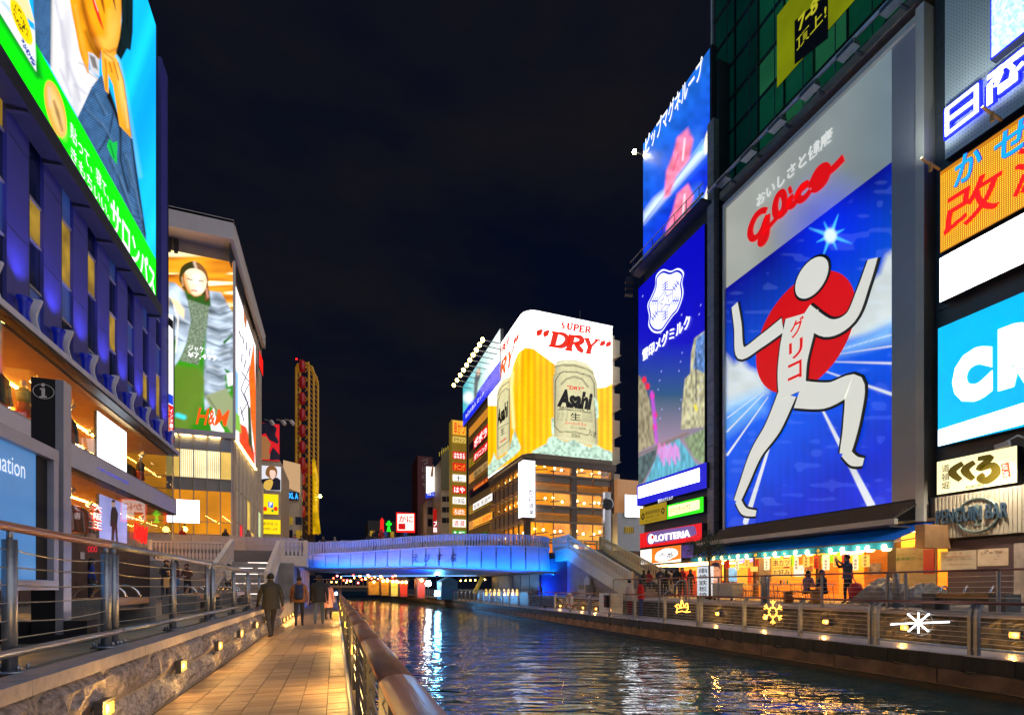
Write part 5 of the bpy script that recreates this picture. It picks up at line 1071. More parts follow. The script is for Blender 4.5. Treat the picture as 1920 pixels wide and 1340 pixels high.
# red sun disc, script and plain white pictogram of a runner
C_ = at(1502, 628, X=XG); rad = (at(1410, 600, X=XG).y - at(1592, 600, X=XG).y) / 2; sun_r = lit('red sun print', (205, 6, 14), 0.9, 0.08, 0.2)
MB().prism([(XG - 0.02, C_.y + rad * math.cos(a), C_.z + rad * math.sin(a)) for a in np.linspace(0, 2 * math.pi, 49)[:-1]], (-0.02, 0, 0)).build('sun_disc', sun_r, gl)
red_p = lit('red script', (214, 10, 16), 0.85); wht_p = lit('off-white figure print', (214, 214, 204), 0.85); dkl = mat('dark outline', (0.015, 0.015, 0.018), 0.5, 0, 0)
G_ = lambda p: [(1395 + a * .1717, 240 + b * .1717) for a, b in p]
for pts, w in (([(262, 908), (215, 912), (150, 965), (102, 1060), (86, 1150), (112, 1212), (165, 1190), (215, 1115), (255, 1010), (280, 958)], [.26, .28, .32, .34, .34, .3, .28, .28, .3, .26]), ([(280, 955), (268, 1050), (262, 1140), (248, 1215), (214, 1262), (192, 1244), (214, 1185), (270, 1115), (340, 1030), (400, 965)], [.26, .34, .4, .4, .34, .26, .22, .2, .2, .2]),
               ([(400, 965), (450, 880), (462, 790), (436, 715), (385, 755), (358, 860), (370, 948), (420, 958), (485, 895)], [.24, .26, .28, .3, .3, .32, .32, .28, .22]), ([(470, 905), (500, 850), (528, 765), (516, 850), (556, 845), (600, 780)], [.2, .26, .3, .32, .26, .22]), ([(505, 700), (532, 668)], [.34, .34]),
               ([(595, 785), (600, 735), (650, 655), (712, 618), (640, 680), (605, 750), (630, 792), (685, 765), (745, 690)], [.22, .28, .32, .28, .3, .32, .3, .28, .22]), ([(750, 660), (775, 580), (835, 480), (895, 452), (915, 500), (885, 590), (815, 655), (765, 660)], [.24, .34, .42, .44, .44, .42, .4, .3]), ([(770, 640), (830, 560), (890, 490)], [.4, .62, .4]), ([(880, 560), (935, 495), (1015, 425), (1102, 332)], [.26, .28, .3, .32])):
    FGX.stroke(G_(pts), w, red_p, gl, 'lettering', 0.03 + 0.004 * len(pts), 0.08, n=6)
FGX.text('おいしさと健康', 1420, 368, 391, 1562, lit('silver white print', (205, 208, 205), 0.85), gl, 0.02, 0.015, thick=0.05)
LK = [0]
def limb(pts, w, nm='figure'):
    LK[0] += 0.004; FGX.stroke(pts, [q + 0.22 for q in w], dkl, gl, 'figure_outline', 0.044 + LK[0] * 0.5, 0.012, n=6); FGX.stroke(pts, w, wht_p, gl, nm, 0.08 + LK[0], 0.01, n=6)
def disc(px, py, r):
    c = at(px, py, X=XG); P = lambda q: [(XG - 0.05, c.y + q * math.cos(a), c.z + q * math.sin(a)) for a in np.linspace(0, 2 * math.pi, 33)[:-1]]
    MB().prism(P(r + 0.11), (-0.02, 0, 0)).build('figure_outline', dkl, gl); MB().prism([Vector(p) - Vector((0.03, 0, 0)) for p in P(r)], (-0.03, 0, 0)).build('figure', wht_p, gl)
limb([(1478, 740), (1452, 800), (1420, 850), (1398, 905), (1384, 940)], [1.15, 1.05, 0.8, 0.62, 0.45]); limb([(1386, 938), (1398, 958), (1420, 962)], [0.4, 0.42, 0.3])
limb([(1470, 610), (1430, 640), (1392, 662), (1386, 612), (1380, 572)], [0.75, 0.68, 0.6, 0.5, 0.42])
limb([(1500, 740), (1552, 742), (1602, 726), (1600, 790), (1588, 850)], [1.2, 1.1, 0.9, 0.72, 0.5]); limb([(1588, 848), (1604, 864), (1622, 866)], [0.4, 0.42, 0.3])
limb([(1506, 590), (1496, 640), (1488, 690), (1488, 740)], [1.75, 1.8, 1.6, 1.4])
limb([(1512, 588), (1556, 616), (1598, 596), (1622, 540), (1640, 486)], [0.75, 0.7, 0.62, 0.5, 0.4])
disc(1524, 522, 0.82)
for i, ch in enumerate('グリコ'): FGX.text(ch, 1486 - 2 * i, 606 + 40 * i, 638 + 40 * i, 1512 - 2 * i, red_p, gl, 0.16, 0.02)
# lamp gantry above the board
ga = thing('lamp_gantry', 'steel lamp gantry and gutter along the top of the runner board', 'lamp gantry', (19.6, 16, zGT + 0.8))
MB().box(20.4, 21.2, yPr - 0.6, yL0 + 0.4, zGT + 0.75, zGT + 1.15).build('gutter', mat('tan metal', (0.36, 0.32, 0.24), 0.5, 0.2), ga); MB().tube([(19.5, yPr - 1.0, zGT + 0.85), (19.5, yL0 + 0.3, zGT + 0.85)], 0.09, 8).build('pipe', steel, ga)
for k in range(6):
    y = yL0 - 0.8 - (yL0 - yPr - 1.2) * k / 5; MB().bar((21, y, zGT + 0.8), (19.5, y, zGT + 0.8), 0.09).build('arm', steel, ga); MB().box(19.35, 19.75, y - 0.35, y + 0.35, zGT + 0.55, zGT + 0.74).build('lamp_head', steel, ga)
# side wall between board and next building
B(20.75, 22, yR - 0.95, yPr - 0.3, 3.5, 40).build('side_wall', dgrey, gb)
for k in range(14): B(20.70, 20.752, yR - 0.9, yPr - 0.33, 4.2 + 2.4 * k, 6.57 + 2.4 * k).build('wall_panel', dgrey, gb)

# ================================================================== SCREEN TOWER LEFT OF THE BOARD
XS2 = 20.3; FS = Face(X=XS2); yA, yB_ = at(1206, 500, X=XS2).y, at(1326, 500, X=XS2).y
tw = thing('screen_tower', 'slim tower stacked with a video screen, a blue billboard and shop signs', 'building', (21, 26, 0.75))
B(20.6, 30, 22.35, yA + 0.3, 3.4, 31.5).build('core', dgrey, tw)
for k in range(40): B(20.2, 20.59, 22.3, yB_ - 0.12, 3.2 + 0.62 * k, 3.79 + 0.62 * k).build('column_tile', tile_g, tw)
scr = thing('video_screen', 'tall video screen in blue and pink at the top of the tower', 'screen', FS.px(1206, 500))
a, b, c = FS.px(1206, 270), FS.px(1206, 500), FS.px(1332, 300)
def ink_scr(k):
    x, y = k.x, k.y; t_ = (y - 270 + (x - 1206) * 1.435) / 230
    g = np.clip(t_, 0, 1)[:, None]; k.c[:] = np.array(L(26, 96, 190)) * (1 - g) + np.array(L(8, 40, 190)) * g
    n = vnoise(x, y, 12, 3)[:, None]; k.c *= 0.7 + 0.6 * n
    for dy in (0, 105):
        k.poly([(1216, 470 + dy - 62), (1250, 350 + dy), (1290, 250 + dy), (1312, 240 + dy), (1330, 330 + dy - 30), (1330, 290 + dy), (1208, 420 + dy)], (60, 120, 225), 18, a=0.6)
        k.poly([(1206, 402 + dy), (1228, 372 + dy), (1246, 358 + dy), (1262, 340 + dy), (1290, 306 + dy), (1325, 262 + dy), (1325, 285 + dy), (1206, 418 + dy)], (210, 230, 255), 12, a=0.9)
        pk = lambda x, y: np.array(L(235, 120, 150))[None] * (0.6 + 0.7 * vnoise(x, y, 9, 2))[:, None]
        k.poly([(1245, 372 + dy), (1250, 320 + dy), (1262, 290 + dy), (1270, 258 + dy), (1290, 240 + dy), (1300, 262 + dy), (1292, 300 + dy), (1268, 330 + dy), (1256, 366 + dy)], pk, 6)
        k.line([(1280, 300 + dy), (1284, 260 + dy)], 3, (255, 205, 215), 3); k.line([(1262, 320 + dy), (1272, 290 + dy)], 3, (200, 60, 110), 3, 0.8)
        k.poly([(1321, 262 + dy), (1329, 238 + dy), (1331, 280 + dy), (1322, 290 + dy)], (255, 245, 205), 3)
        k.poly([(1300, 290 + dy), (1318, 262 + dy), (1318, 282 + dy)], (120, 180, 255), 6)
        k.line([(1206, 420 + dy), (1332, 288 + dy - 40)], 1.5, (10, 20, 90), 2, 0.6)
    k.line([(1296, 240), (1330, 170)], 30, (20, 80, 185), 30, 0.5)
board('screen', scr, b, Vector((0, c.y - a.y, 0)), Vector((0, 0, a.z - b.z)), 110, 190, ink_scr, 1.3)
MB().box(XS2 + 0.006, XS2 + 0.3, c.y, a.y, b.z, a.z).build('cabinet', dsteel, scr); MB().box(XS2 - 0.05, XS2 + 0.3, c.y - 0.18, c.y - 0.01, b.z, a.z).build('frame_post', dsteel, scr)
FS.text('ピップマグネループ', 1211, 258, 292, 1318, ink_w, scr, 0.03, 0.02)
MB().tube([(19.5, a.y + 0.4, b.z - 0.25), (19.5, c.y - 0.3, b.z - 0.25)], 0.07, 8).build('catwalk_rail', steel, scr); MB().box(19.5, 20.3, c.y - 0.2, a.y + 0.4, b.z - 0.55, b.z - 0.4).build('catwalk', dsteel, scr)
for k in range(7): y = c.y + (a.y - c.y) * k / 6; MB().tube([(19.5, y, b.z - 0.5), (19.5, y, b.z + 0.35)], 0.025, 6).build('catwalk_post', steel, scr)
MB().tube([(19.5, a.y + 0.4, b.z + 0.35), (19.5, c.y - 0.3, b.z + 0.35)], 0.03, 6).build('catwalk_rail', steel, scr)
lp = thing('spot_lamp', 'bright yellow-white spot lamp on the far corner of the video screen', 'lamp', FS.px(1203, 281) + Vector((-0.5, 0.2, 0))); p = FS.px(1203, 281) + Vector((-0.4, 0.3, 0))
MB().ball(p, 0.14).build('bulb', lit('spot bulb', (255, 245, 190), 90), lp); MB().bar(p + Vector((0.05, 0, 0.0)), p + Vector((0.6, 0, 0)), 0.06).build('arm', steel, lp)
sn = thing('milk_billboard', 'tall deep-blue billboard with a white snow-crystal emblem over a painted canal', 'billboard', FS.px(1197, 940))
a, b, c = FS.px(1197, 541), FS.px(1197, 912), FS.px(1321, 500)
def ink_snow(k):
    x, y = k.x, k.y; k.fill((6, 6, 178)); f = (1322 - x) / 124
    g = np.clip((y - 640) / 110, 0, 1)[:, None]; k.c = k.c * (1 - g) + np.array(L(40, 84, 110)) * g
    g = np.clip((y - 740) / 90, 0, 1)[:, None]; k.c = k.c * (1 - g) + np.array(L(150, 130, 150)) * g
    k.c *= (0.85 + 0.25 * (np.sin(y * 2.0) > 0))[:, None] * 0.5 + 0.5
    tex = lambda r, g_, b_, sd: (lambda x, y: np.array(L(r, g_, b_))[None] * (0.45 + 1.0 * vnoise(x * 1.5, y * 0.6, 5, sd))[:, None])
    k.poly([(1194, 700), (1201, 706), (1208, 720), (1216, 745), (1222, 770), (1228, 812), (1230, 830), (1194, 850)], tex(150, 140, 110, 2), 2)
    for q in ((1208, 712), (1214, 724), (1223, 742), (1228, 778), (1228, 800)): k.ell(q[0], q[1], 4, 6, (235, 30, 60), 0, 3)
    k.line([(1222, 735), (1226, 770), (1231, 830)], 5, (200, 70, 220), 5, 0.9)
    k.poly([(1322, 620), (1302, 634), (1296, 660), (1294, 700), (1284, 710), (1279, 760), (1277, 805), (1322, 800)], tex(185, 180, 140, 5), 2); k.poly([(1322, 622), (1306, 634), (1300, 690), (1322, 700)], tex(90, 130, 190, 6), 3); k.line([(1305, 660), (1305, 750)], 2, (60, 60, 70), 2); k.line([(1303, 760), (1306, 768)], 5, (235, 220, 60), 2)
    k.poly([(1230, 832), (1262, 820), (1290, 806), (1278, 822), (1240, 842)], (150, 120, 120), 4); k.line([(1196, 852), (1240, 834), (1290, 812)], 4, (120, 110, 105), 3)
    wt = lambda x, y: np.array(L(90, 170, 190))[None] * (0.6 + 0.7 * vnoise(x * 2.2, y * 0.35, 5, 3))[:, None]
    k.poly([(1236, 842), (1272, 822), (1290, 845), (1302, 865), (1320, 880), (1320, 900), (1206, 912), (1225, 870)], wt, 4)
    for q in range(12): k.line([(1236 + 3.2 * q, 832 + (q % 3) * 4), (1234 + 3.6 * q, 850 + (q * 7) % 22)], 3, (245, 130, 220), 4, 0.8)
    k.poly([(1194, 858), (1232, 840), (1228, 862), (1205, 905), (1194, 915)], tex(80, 100, 100, 8), 3); k.poly([(1282, 822), (1322, 802), (1322, 872), (1302, 858), (1290, 838)], tex(130, 150, 110, 9), 3)
    for q in range(26): k.ell(1205 + (q * 37) % 112, 555 + (q * 53) % 230, 1.0, 1.2, (190, 190, 255), 0, 1)
board('printed_sheet', sn, b, Vector((0, c.y - a.y, 0)), Vector((0, 0, a.z - b.z)), 110, 210, ink_snow, 1.0)
MB().box(XS2 + 0.006, XS2 + 0.3, c.y, a.y, b.z, a.z).build('cabinet', dsteel, sn)
emb = [(1231, 518), (1243, 506), (1258, 509), (1272, 504), (1282, 512), (1279, 530), (1281, 552), (1272, 580), (1262, 592), (1252, 606), (1240, 622), (1226, 622), (1217, 610), (1218, 592), (1215, 572), (1222, 556), (1229, 538)]
cx_, cy_ = 1248, 564
def scl(pts, s): return [(cx_ + (x - cx_) * s, cy_ + (y - cy_) * s) for x, y in pts]
FS.poly(scl(emb, 1.02), lit('white emblem', (240, 242, 255), 1.1), sn, 'emblem', 0.02, sm=True); bl_p = lit('blue emblem print', (20, 30, 200), 0.8); FS.stroke(scl(emb, 0.93), 0.12, bl_p, sn, 'emblem', 0.024, 0.005, True)
q6 = lambda u, v: (1248 + 33 * u, 564 + 40 * v - 33 * u * 0.72)
sq = lambda pts: [q6(*p) for p in pts]
stp = []
for kk in range(10): an = -math.pi / 2 + kk * math.pi / 5; r = 0.42 if kk % 2 == 0 else 0.17; stp.append((r * math.cos(an), r * math.sin(an)))
FS.stroke(sq(stp), 0.06, bl_p, sn, 'emblem', 0.026, 0.005, True, 1)
for kk in range(6):
    an = math.pi / 6 + kk * math.pi / 3; u, v = math.cos(an), math.sin(an); w_, h_ = -v, u
    FS.stroke(sq([(0.5 * u, 0.5 * v), (0.9 * u, 0.9 * v)]), 0.06, bl_p, sn, 'emblem', 0.026, 0.005, False, 2)
    for r in (0.58, 0.70, 0.82): FS.stroke(sq([(r * u - 0.17 * w_, r * v - 0.17 * h_), (r * u + 0.17 * w_, r * v + 0.17 * h_)]), 0.05, bl_p, sn, 'emblem', 0.026, 0.005, False, 2)
hx = [(0.5 * math.cos(math.pi / 6 + k * math.pi / 3), 0.5 * math.sin(math.pi / 6 + k * math.pi / 3)) for k in range(6)]; FS.stroke(sq(hx), 0.05, bl_p, sn, 'emblem', 0.026, 0.005, True, 1)
FS.text('雪印メグミルク', 1206, 656, 678, 1295, ink_w, sn, 0.03, 0.02, thick=0.04)
for k in range(3): MB().bar((20.1, a.y + 0.35, a.z - 0.2 + 0.45 * k), (19.6, a.y + 0.6, a.z - 0.1 + 0.45 * k), 0.35).build('lamp_head', dsteel, sn)
wb2 = sign('light_box', 'blank white light box in a blue frame under the painted canal billboard', 'sign', Face(X=20.0), (1194, 910, 949, 1325), lit('deep blue frame face', (10, 20, 190), 1.0), 0.4)
FX2 = Face(X=20.0); FX2.poly([(1197, 913), (1197, 934), (1312, 902), (1312, 877)], white_led, wb2, 'white_panel', 0.02); FX2.text('雪印メグミルク', 1234, 936, 943, 1262, ink_w, wb2, 0.02, 0.02)
# stacked shop signs below
XS3 = 20.15; F3 = Face(X=XS3)
def gsign(name, label, q, m, dep=0.2, F_=None): return sign(name, label, 'sign', F_ or F3, q, m, dep)
s1 = gsign('shop_sign', 'yellow shop information sign with small dark print left of the green one', (1199, 953, 984, 1250), lit('mustard sign face', (170, 140, 20), 0.7)); F3.text('道頓堀情報館', 1210, 959, 966, 1238, dkl, s1, 0.02); F3.text('お好み焼 たこ焼', 1211, 968, 972, 1236, dkl, s1, 0.02); F3.text('2F レストラン', 1211, 975, 979, 1236, dkl, s1, 0.02)
F3.stroke([(1204, 967), (1207, 963), (1208, 969), (1205, 973)], 0.10, dkl, s1, 'emblem', 0.02, 0.01, True); F3.stroke([(1243, 953), (1246, 955), (1244, 962), (1241, 958)], 0.08, dkl, s1, 'emblem', 0.02, 0.01, True)
s2 = gsign('shop_sign', 'bright green framed backlit sign with green lettering', (1251, 947, 973, 1319), lit('neon green frame', (40, 235, 20), 1.2), 0.3, Face(X=20.0)); FX2.poly([(1254, 949), (1254, 968), (1312, 954), (1312, 936)], lit('cream sign face', (250, 235, 175), 1.3), s2, 'sign_field', 0.02); FX2.text('ピタットハウス', 1269, 949, 962, 1295, lit('dark green print', (20, 90, 20), 0.6), s2, 0.03, 0.02); FX2.text('住宅', 1256, 953, 963, 1267, lit('orange print', (240, 150, 70), 0.9), s2, 0.03, 0.02)
s3 = gsign('burger_shop_sign', 'red backlit sign with white letters and a ball emblem', (1200, 1000, 1027, 1316), lit('red shop sign face', (215, 18, 26), 1.0), 0.35, Face(X=19.9)); F9 = Face(X=19.9)
F9.poly(spline([(1214, 1003), (1226, 996), (1290, 986), (1302, 986), (1305, 994), (1300, 1004), (1226, 1019), (1215, 1018)], 3), lit('pale lilac field', (120, 92, 160), 0.7), s3, 'sign_field', 0.02); F9.text('LOTTERIA', 1230, 1003, 1015, 1295, lit('white glowing letters', (255, 255, 255), 1.6), s3, 0.04, 0.012, thick=0.05)
F9.poly([(1216, 1010), (1218, 1003), (1222, 1001), (1226, 1003), (1228, 1009), (1225, 1017), (1221, 1019), (1217, 1016)], lit('white glowing letters', (255, 255, 255), 1.6), s3, 'emblem', 0.03, sm=True); F9.poly([(1222, 1002), (1226, 1004), (1227, 1009), (1222, 1010)], red_p, s3, 'emblem', 0.036)
s4 = gsign('noodle_shop_sign', 'white and orange backlit sign with black brush characters and red blossoms', (1201, 1031, 1058, 1277), lit('white orange sign face', (255, 244, 230), 1.3), 0.3, Face(X=19.95)); F5 = Face(X=19.95)
F5.poly([(1222, 1028), (1222, 1056), (1277, 1047), (1277, 1021)], lit('orange field', (250, 120, 30), 1.0, 0.25, 1.5), s4, 'sign_field', 0.012); F5.poly(spline([(1232, 1036), (1250, 1027), (1268, 1030), (1270, 1040), (1250, 1050), (1230, 1050)], 4), lit('white glowing letters', (255, 255, 255), 1.6), s4, 'sign_field', 0.018)
F5.text('壱番', 1236, 1036, 1048, 1264, dkl, s4, 0.03, 0.02); F5.text('たこのや', 1237, 1028, 1034, 1260, red_p, s4, 0.03, 0.02)
s5 = gsign('wall_screen', 'dim purple-blue screen beside the noodle sign', (1279, 1022, 1046, 1300), lit('dim screen', (80, 60, 130), 0.7, 0.4, 2), 0.2, Face(X=19.95))
B(20.2, 21, 22.4, yA + 0.2, 3.05, 4.35).build('fascia', dgrey, tw); B(20.0, 22, 22.4, yA + 0.2, 2.86, 3.0).build('shop_soffit', dgrey, tw)
# burger shop interior
B(23.5, 23.7, 22.4, yA + 0.2, 0.75, 3).build('back_wall', warm_wall, tw); B(20.4, 23.5, 22.4, yA + 0.2, 0.70, 0.752).build('shop_floor', warm_floor, tw)
for k in range(4): B(21.0 + 0.6 * k, 21.2 + 0.6 * k, 23, yA - 0.3, 2.78, 2.85).build('ceiling_lamp', lit('warm tube lamp', (255, 195, 110), 16), tw)
for k in range(4): B(23.3, 23.49, 22.8 + 1.6 * k, 24.1 + 1.6 * k, 1.7, 2.5).build('menu_panel', [lit('red menu', (230, 60, 30), 0.9), lit('orange menu', (255, 170, 50), 1.0), curt][k % 3], tw)
B(22.4, 22.9, 22.8, yA - 0.4, 0.75, 1.75).build('counter', mat('red counter', (0.35, 0.05, 0.03), 0.4), tw)

# ================================================================== EATERY UNDER THE BOARD
ea = thing('eatery', 'open-fronted eatery under the runner board, warm lit with posters', 'restaurant', (20.4, 16, 0.75)); e0, e1 = yR - 0.9, 22.2
B(23.4, 23.6, e0, e1, 0.75, 4.4).build('back_wall', mat('amber eatery wall', (0.70, 0.36, 0.08), 0.6, 0, 0.2, 0.8), ea); B(20.2, 23.5, e0, e1, 0.70, 0.753).build('floor', warm_floor, ea); B(20.3, 23.5, e0, e1, 3.75, 3.85).build('ceiling', shop_ceil, ea)
B(20.45, 20.8, e0, e1, 3.62, 4.6).build('fascia', dgrey, ea)
for k in range(5): B(20.9 + 0.55 * k, 21.05 + 0.55 * k, e0 + 0.4, e1 - 0.3, 3.68, 3.745).build('ceiling_lamp', lit('amber tube lamp', (255, 180, 80), 24), ea)
FE = Face(X=20.42); FE2 = Face(X=22.0); orange_w = mat('orange painted panel', (0.78, 0.25, 0.03), 0.5, 0, 0.12, 1)
def epanel(F_, q, m, nm='wall_panel', dep=0.06):
    a, b, c = F_.px(q[0], q[1]), F_.px(q[0], q[2]), F_.px(q[3], q[1]); c.z = a.z; d = Vector((c.x, c.y, b.z)); return MB().prism([a, b, d, c], -F_.n * dep).build(nm, m, ea)
epanel(FE, (1620, 1020, 1118, 1664), orange_w); epanel(FE, (1664, 1000, 1122, 1680), brn, 'door_post', 0.3); epanel(FE, (1680, 1027, 1122, 1756), mat('tan board', (0.50, 0.38, 0.24), 0.6), 'wall_panel'); epanel(FE, (1732, 1030, 1075, 1752), lit('red poster', (170, 20, 20), 0.5), 'poster', -0.03)
epanel(FE, (1630, 1056, 1077, 1652), lit('photo poster', (150, 110, 70), 0.6, 0.9, 6), 'poster', -0.03); FE.text('金本知憲', 1681, 1045, 1051, 1719, lit('green print', (20, 100, 30), 0.5), ea, 0.05, 0.02); FE.text('阪神タイガース', 1684, 1037, 1043, 1730, lit('tan print', (150, 130, 60), 0.5), ea, 0.05); FE.text('プロ', 1722, 1046, 1050, 1731, dkl, ea, 0.05)
epanel(FE2, (1536, 1025, 1055, 1572), lit('green lit panel', (120, 205, 20), 0.8, 0.25, 1), 'menu_panel'); epanel(FE2, (1536, 1056, 1112, 1572), orange_w); epanel(FE, (1577, 1022, 1041, 1617), lit('lavender sign', (225, 205, 250), 1.1), 'menu_panel', -0.05); FE.text('営業中', 1592, 1030, 1034, 1612, red_p, ea, 0.08)
epanel(FE2, (1490, 1028, 1058, 1523), lit('food photo', (225, 110, 30), 0.7, 0.8, 4), 'poster'); epanel(FE2, (1488, 1060, 1080, 1506), lit('white poster', (235, 230, 225), 0.8, 0.4, 7), 'poster'); epanel(FE2, (1508, 1060, 1072, 1523), lit('brown photo', (150, 100, 60), 0.6, 0.9, 8), 'poster'); epanel(FE2, (1476, 1030, 1060, 1487), lit('green lit panel', (120, 205, 20), 0.8), 'menu_panel')
epanel(FE, (1529, 1022, 1118, 1534), brn, 'door_post', 0.2); epanel(FE, (1412, 1040, 1118, 1417), brn, 'door_post', 0.2); epanel(FE, (1357, 1045, 1118, 1361), brn, 'door_post', 0.2); epanel(FE2, (1386, 1037, 1054, 1412), lit('violet screen', (190, 160, 250), 1.0), 'wall_screen'); epanel(FE2, (1364, 1064, 1090, 1382), lit('blue and white poster', (120, 180, 225), 0.8, 0.5, 3), 'poster'); epanel(FE2, (1420, 1040, 1090, 1446), mat('steel fridge', (0.45, 0.43, 0.36), 0.3, 0.6), 'cabinet')
epanel(FE2, (1382, 1066, 1100, 1400), lit('amber lit cupboard', (250, 190, 60), 0.7), 'cabinet')
FP_ = Face(X=19.2)
for i, (tx, q) in enumerate((('串カツ', (1449, 1048, 1063, 1483)), ('お好み', (1449, 1066, 1081, 1483)))):
    t = sign('menu_board', ('amber menu board reading in black brush strokes, upper of two', 'amber menu board with black brush strokes, lower of two')[i], 'sign', FP_, q, lit('amber paper', (250, 190, 90), 0.9), 0.04); FP_.text(tx, q[0] + 1.5, q[1] + 1.5, q[2] - 1.5, q[3] - 2, dkl, t, 0.02, 0.02)
t = sign('menu_board', 'small amber paper sign hanging beside the violet screen', 'sign', FP_, (1407, 1062, 1071, 1421), lit('amber paper', (250, 190, 90), 0.9), 0.04)
for i in range(16):
    px = 1345 + 18.5 * i; a = at(px, 1060 + 3 * (i % 3), X=19.7); m = [lit('amber paper', (250, 190, 90), 0.9), lit('red paper strip', (200, 36, 22), 0.7), lit('cream paper strip', (250, 232, 190), 0.9)][i % 3]; w = 0.11 + 0.05 * (i % 2); f = B(19.7, 19.71, a.y - w, a.y + w, a.z - 0.05, a.z + 0.42 + 0.1 * (i % 3)).build('menu_strip', m, ea)
    for j, ch in enumerate('酒串焼飯'[i % 2:3 + i % 2]): words(ch, Vector((19.69, a.y + 0.06, a.z + 0.27 - 0.14 * j)), Vector((0, -0.12, 0)), Vector((0, 0, 0.12)), dkl, f, bold=0.01)
aw = thing('awning', 'long blue fabric awning over the eatery front', 'awning', (19.4, 16, 3.0)); ay0, ay1 = 11.55, 21.9
blue_f = mat('blue awning fabric', (0.012, 0.20, 0.85), 0.6, 0, 0.15, 1.2, 0.1, 60)
_t = blue_f.node_tree; _o = _t.nodes['Material Output']; _m = _t.nodes.new('ShaderNodeMixShader'); _tr = _t.nodes.new('ShaderNodeBsdfTranslucent'); _tr.inputs[0].default_value = (0.02, 0.25, 0.95, 1); _m.inputs[0].default_value = 0.55
_t.links.new(_t.nodes['Principled BSDF'].outputs[0], _m.inputs[1]); _t.links.new(_tr.outputs[0], _m.inputs[2]); _t.links.new(_m.outputs[0], _o.inputs[0])
MB().add([(20.35, ay0 - 0.2, 3.72), (20.35, ay1, 3.72), (18.3, ay1, 3.0), (18.3, ay0, 3.0), (20.35, ay0 - 0.2, 3.70), (20.35, ay1, 3.70), (18.3, ay1, 2.98), (18.3, ay0, 2.98)], [(0, 1, 2, 3), (7, 6, 5, 4), (0, 3, 7, 4), (1, 5, 6, 2)]).build('canopy', blue_f, aw)
n = 44; V = []
for i in range(n + 1):
    y = ay0 + (ay1 - ay0) * i / n; V += [(18.28 + 0.012 * math.sin(i * 1.3), y, 2.975), (18.27 + 0.02 * math.sin(i * 1.9), y, 2.69 + 0.008 * math.sin(i * 2.3))]
MB().add(V, [(2 * i, 2 * i + 2, 2 * i + 3, 2 * i + 1) for i in range(n)]).build('valance', blue_f, aw); MB().tube([(18.3, ay0 - 0.05, 2.97), (18.3, ay1, 2.97)], 0.035, 8).build('front_bar', grey_metal, aw)
for y in (ay0 + 0.1, 15, 18.5, ay1 - 0.1): MB().bar((20.3, y, 3.2), (18.35, y, 2.93), 0.05).build('arm', white_paint, aw)
lan_w = lit('glowing paper lantern', (255, 200, 100), 12, 0.25, 5); lan_d = lit('dim amber lantern', (250, 180, 60), 1.3)
lan_px = [1316, 1330, 1342, 1357, 1372, 1388, 1404, 1421, 1439, 1457, 1476, 1496, 1518, 1539, 1562, 1584, 1613, 1631, 1662]
for i, px in enumerate(lan_px):
    p = at(px, 1048 - (px - 1316) * 0.0665, X=18.42); t = thing('paper_lantern', 'round glowing paper lantern under the blue awning, %s from the tree' % ordw[i], 'lantern', p, 'paper lanterns under the blue awning')
    MB().lathe([(0.05, -0.15), (0.10, -0.145), (0.155, -0.08), (0.17, 0), (0.155, 0.08), (0.10, 0.145), (0.05, 0.15)], p, 14).build('shade', lan_d if i in (1, 7, 13) else lan_w, t, True)
    MB().lathe([(0.055, 0), (0.055, 0.03)], p + Vector((0, 0, 0.15)), 10).build('cap', black, t); MB().lathe([(0.055, 0), (0.055, 0.03)], p - Vector((0, 0, 0.18)), 10).build('base_ring', black, t); MB().tube([p + Vector((0, 0, 0.17)), p + Vector((0, 0, 0.28))], 0.006, 4).build('wire', black, t)
    o = p + Vector((-0.165, 0.06, -0.06)); words('いろコニノアテエ一スき玄らた屋串りいら'[i], o, Vector((0, -0.12, 0)), Vector((0, 0, 0.12)), lit('dark red print', (120, 20, 10), 0.4), t, bold=0.02)
B(18.9, 20.4, ay0 - 0.6, ay0 - 0.3, 2.7, 3.5).build('louvre_box', mat('tan louvre', (0.45, 0.25, 0.12), 0.5), ea)

# ================================================================== RIGHT-EDGE BUILDING WITH NEON SIGNS
XN = 20.2; nb = thing('neon_building', 'dark building stacked with neon signs at the right edge', 'building', (21, 8, 0.75)); yN = at(1768, 500, X=XN).y
B(20.55, 30, 1.5, yN + 0.05, 0.75, 40).build('core', dgrey, nb)
def nsign(name, label, q, m, dep=0.25, X=XN): return sign(name, label, 'sign', Face(X=X), q, m, dep)
def sign_spot(p, aim, power, c, size):
    l = bpy.data.lights.new('sign_lamp_light', 'SPOT'); l.energy = power; l.color = c; l.spot_size = math.radians(size); l.spot_blend = 0.9; l.shadow_soft_size = 0.08; o = bpy.data.objects.new('sign_lamp_light', l); COL.objects.link(o); o.location = p; o.rotation_euler = (Vector(aim) - Vector(p)).to_track_quat('-Z', 'Y').to_euler()
FN1 = Face(X=XN); perf = mat('perforated teal grey panel', (0.60, 0.68, 0.67), 0.45, 0.1, 0.05, 1)
n1 = nsign('neon_character_sign', 'tall grey perforated panel carrying large white and blue neon characters', (1772, -620, 300, 2010), perf, 0.3)
hole = black; dots = MB()
yy0, yy1 = FN1.px(1774, 100).y, FN1.px(1925, 100).y; zz0 = FN1.px(1774, 296).z
for i in range(int((yy0 - yy1) / 0.085)):
    for j in range(60): 
        y = yy0 - 0.06 - 0.085 * i; z = zz0 + 0.1 + 0.13 * j; dots.add([(XN - 0.008, y - 0.012, z - 0.014), (XN - 0.008, y + 0.012, z - 0.014), (XN - 0.008, y + 0.012, z + 0.014), (XN - 0.008, y - 0.012, z + 0.014)], [(0, 1, 2, 3)])
dots.build('perforation', mat('perforation shadow', (0.12, 0.16, 0.17), 0.6), n1, kind='stuff')
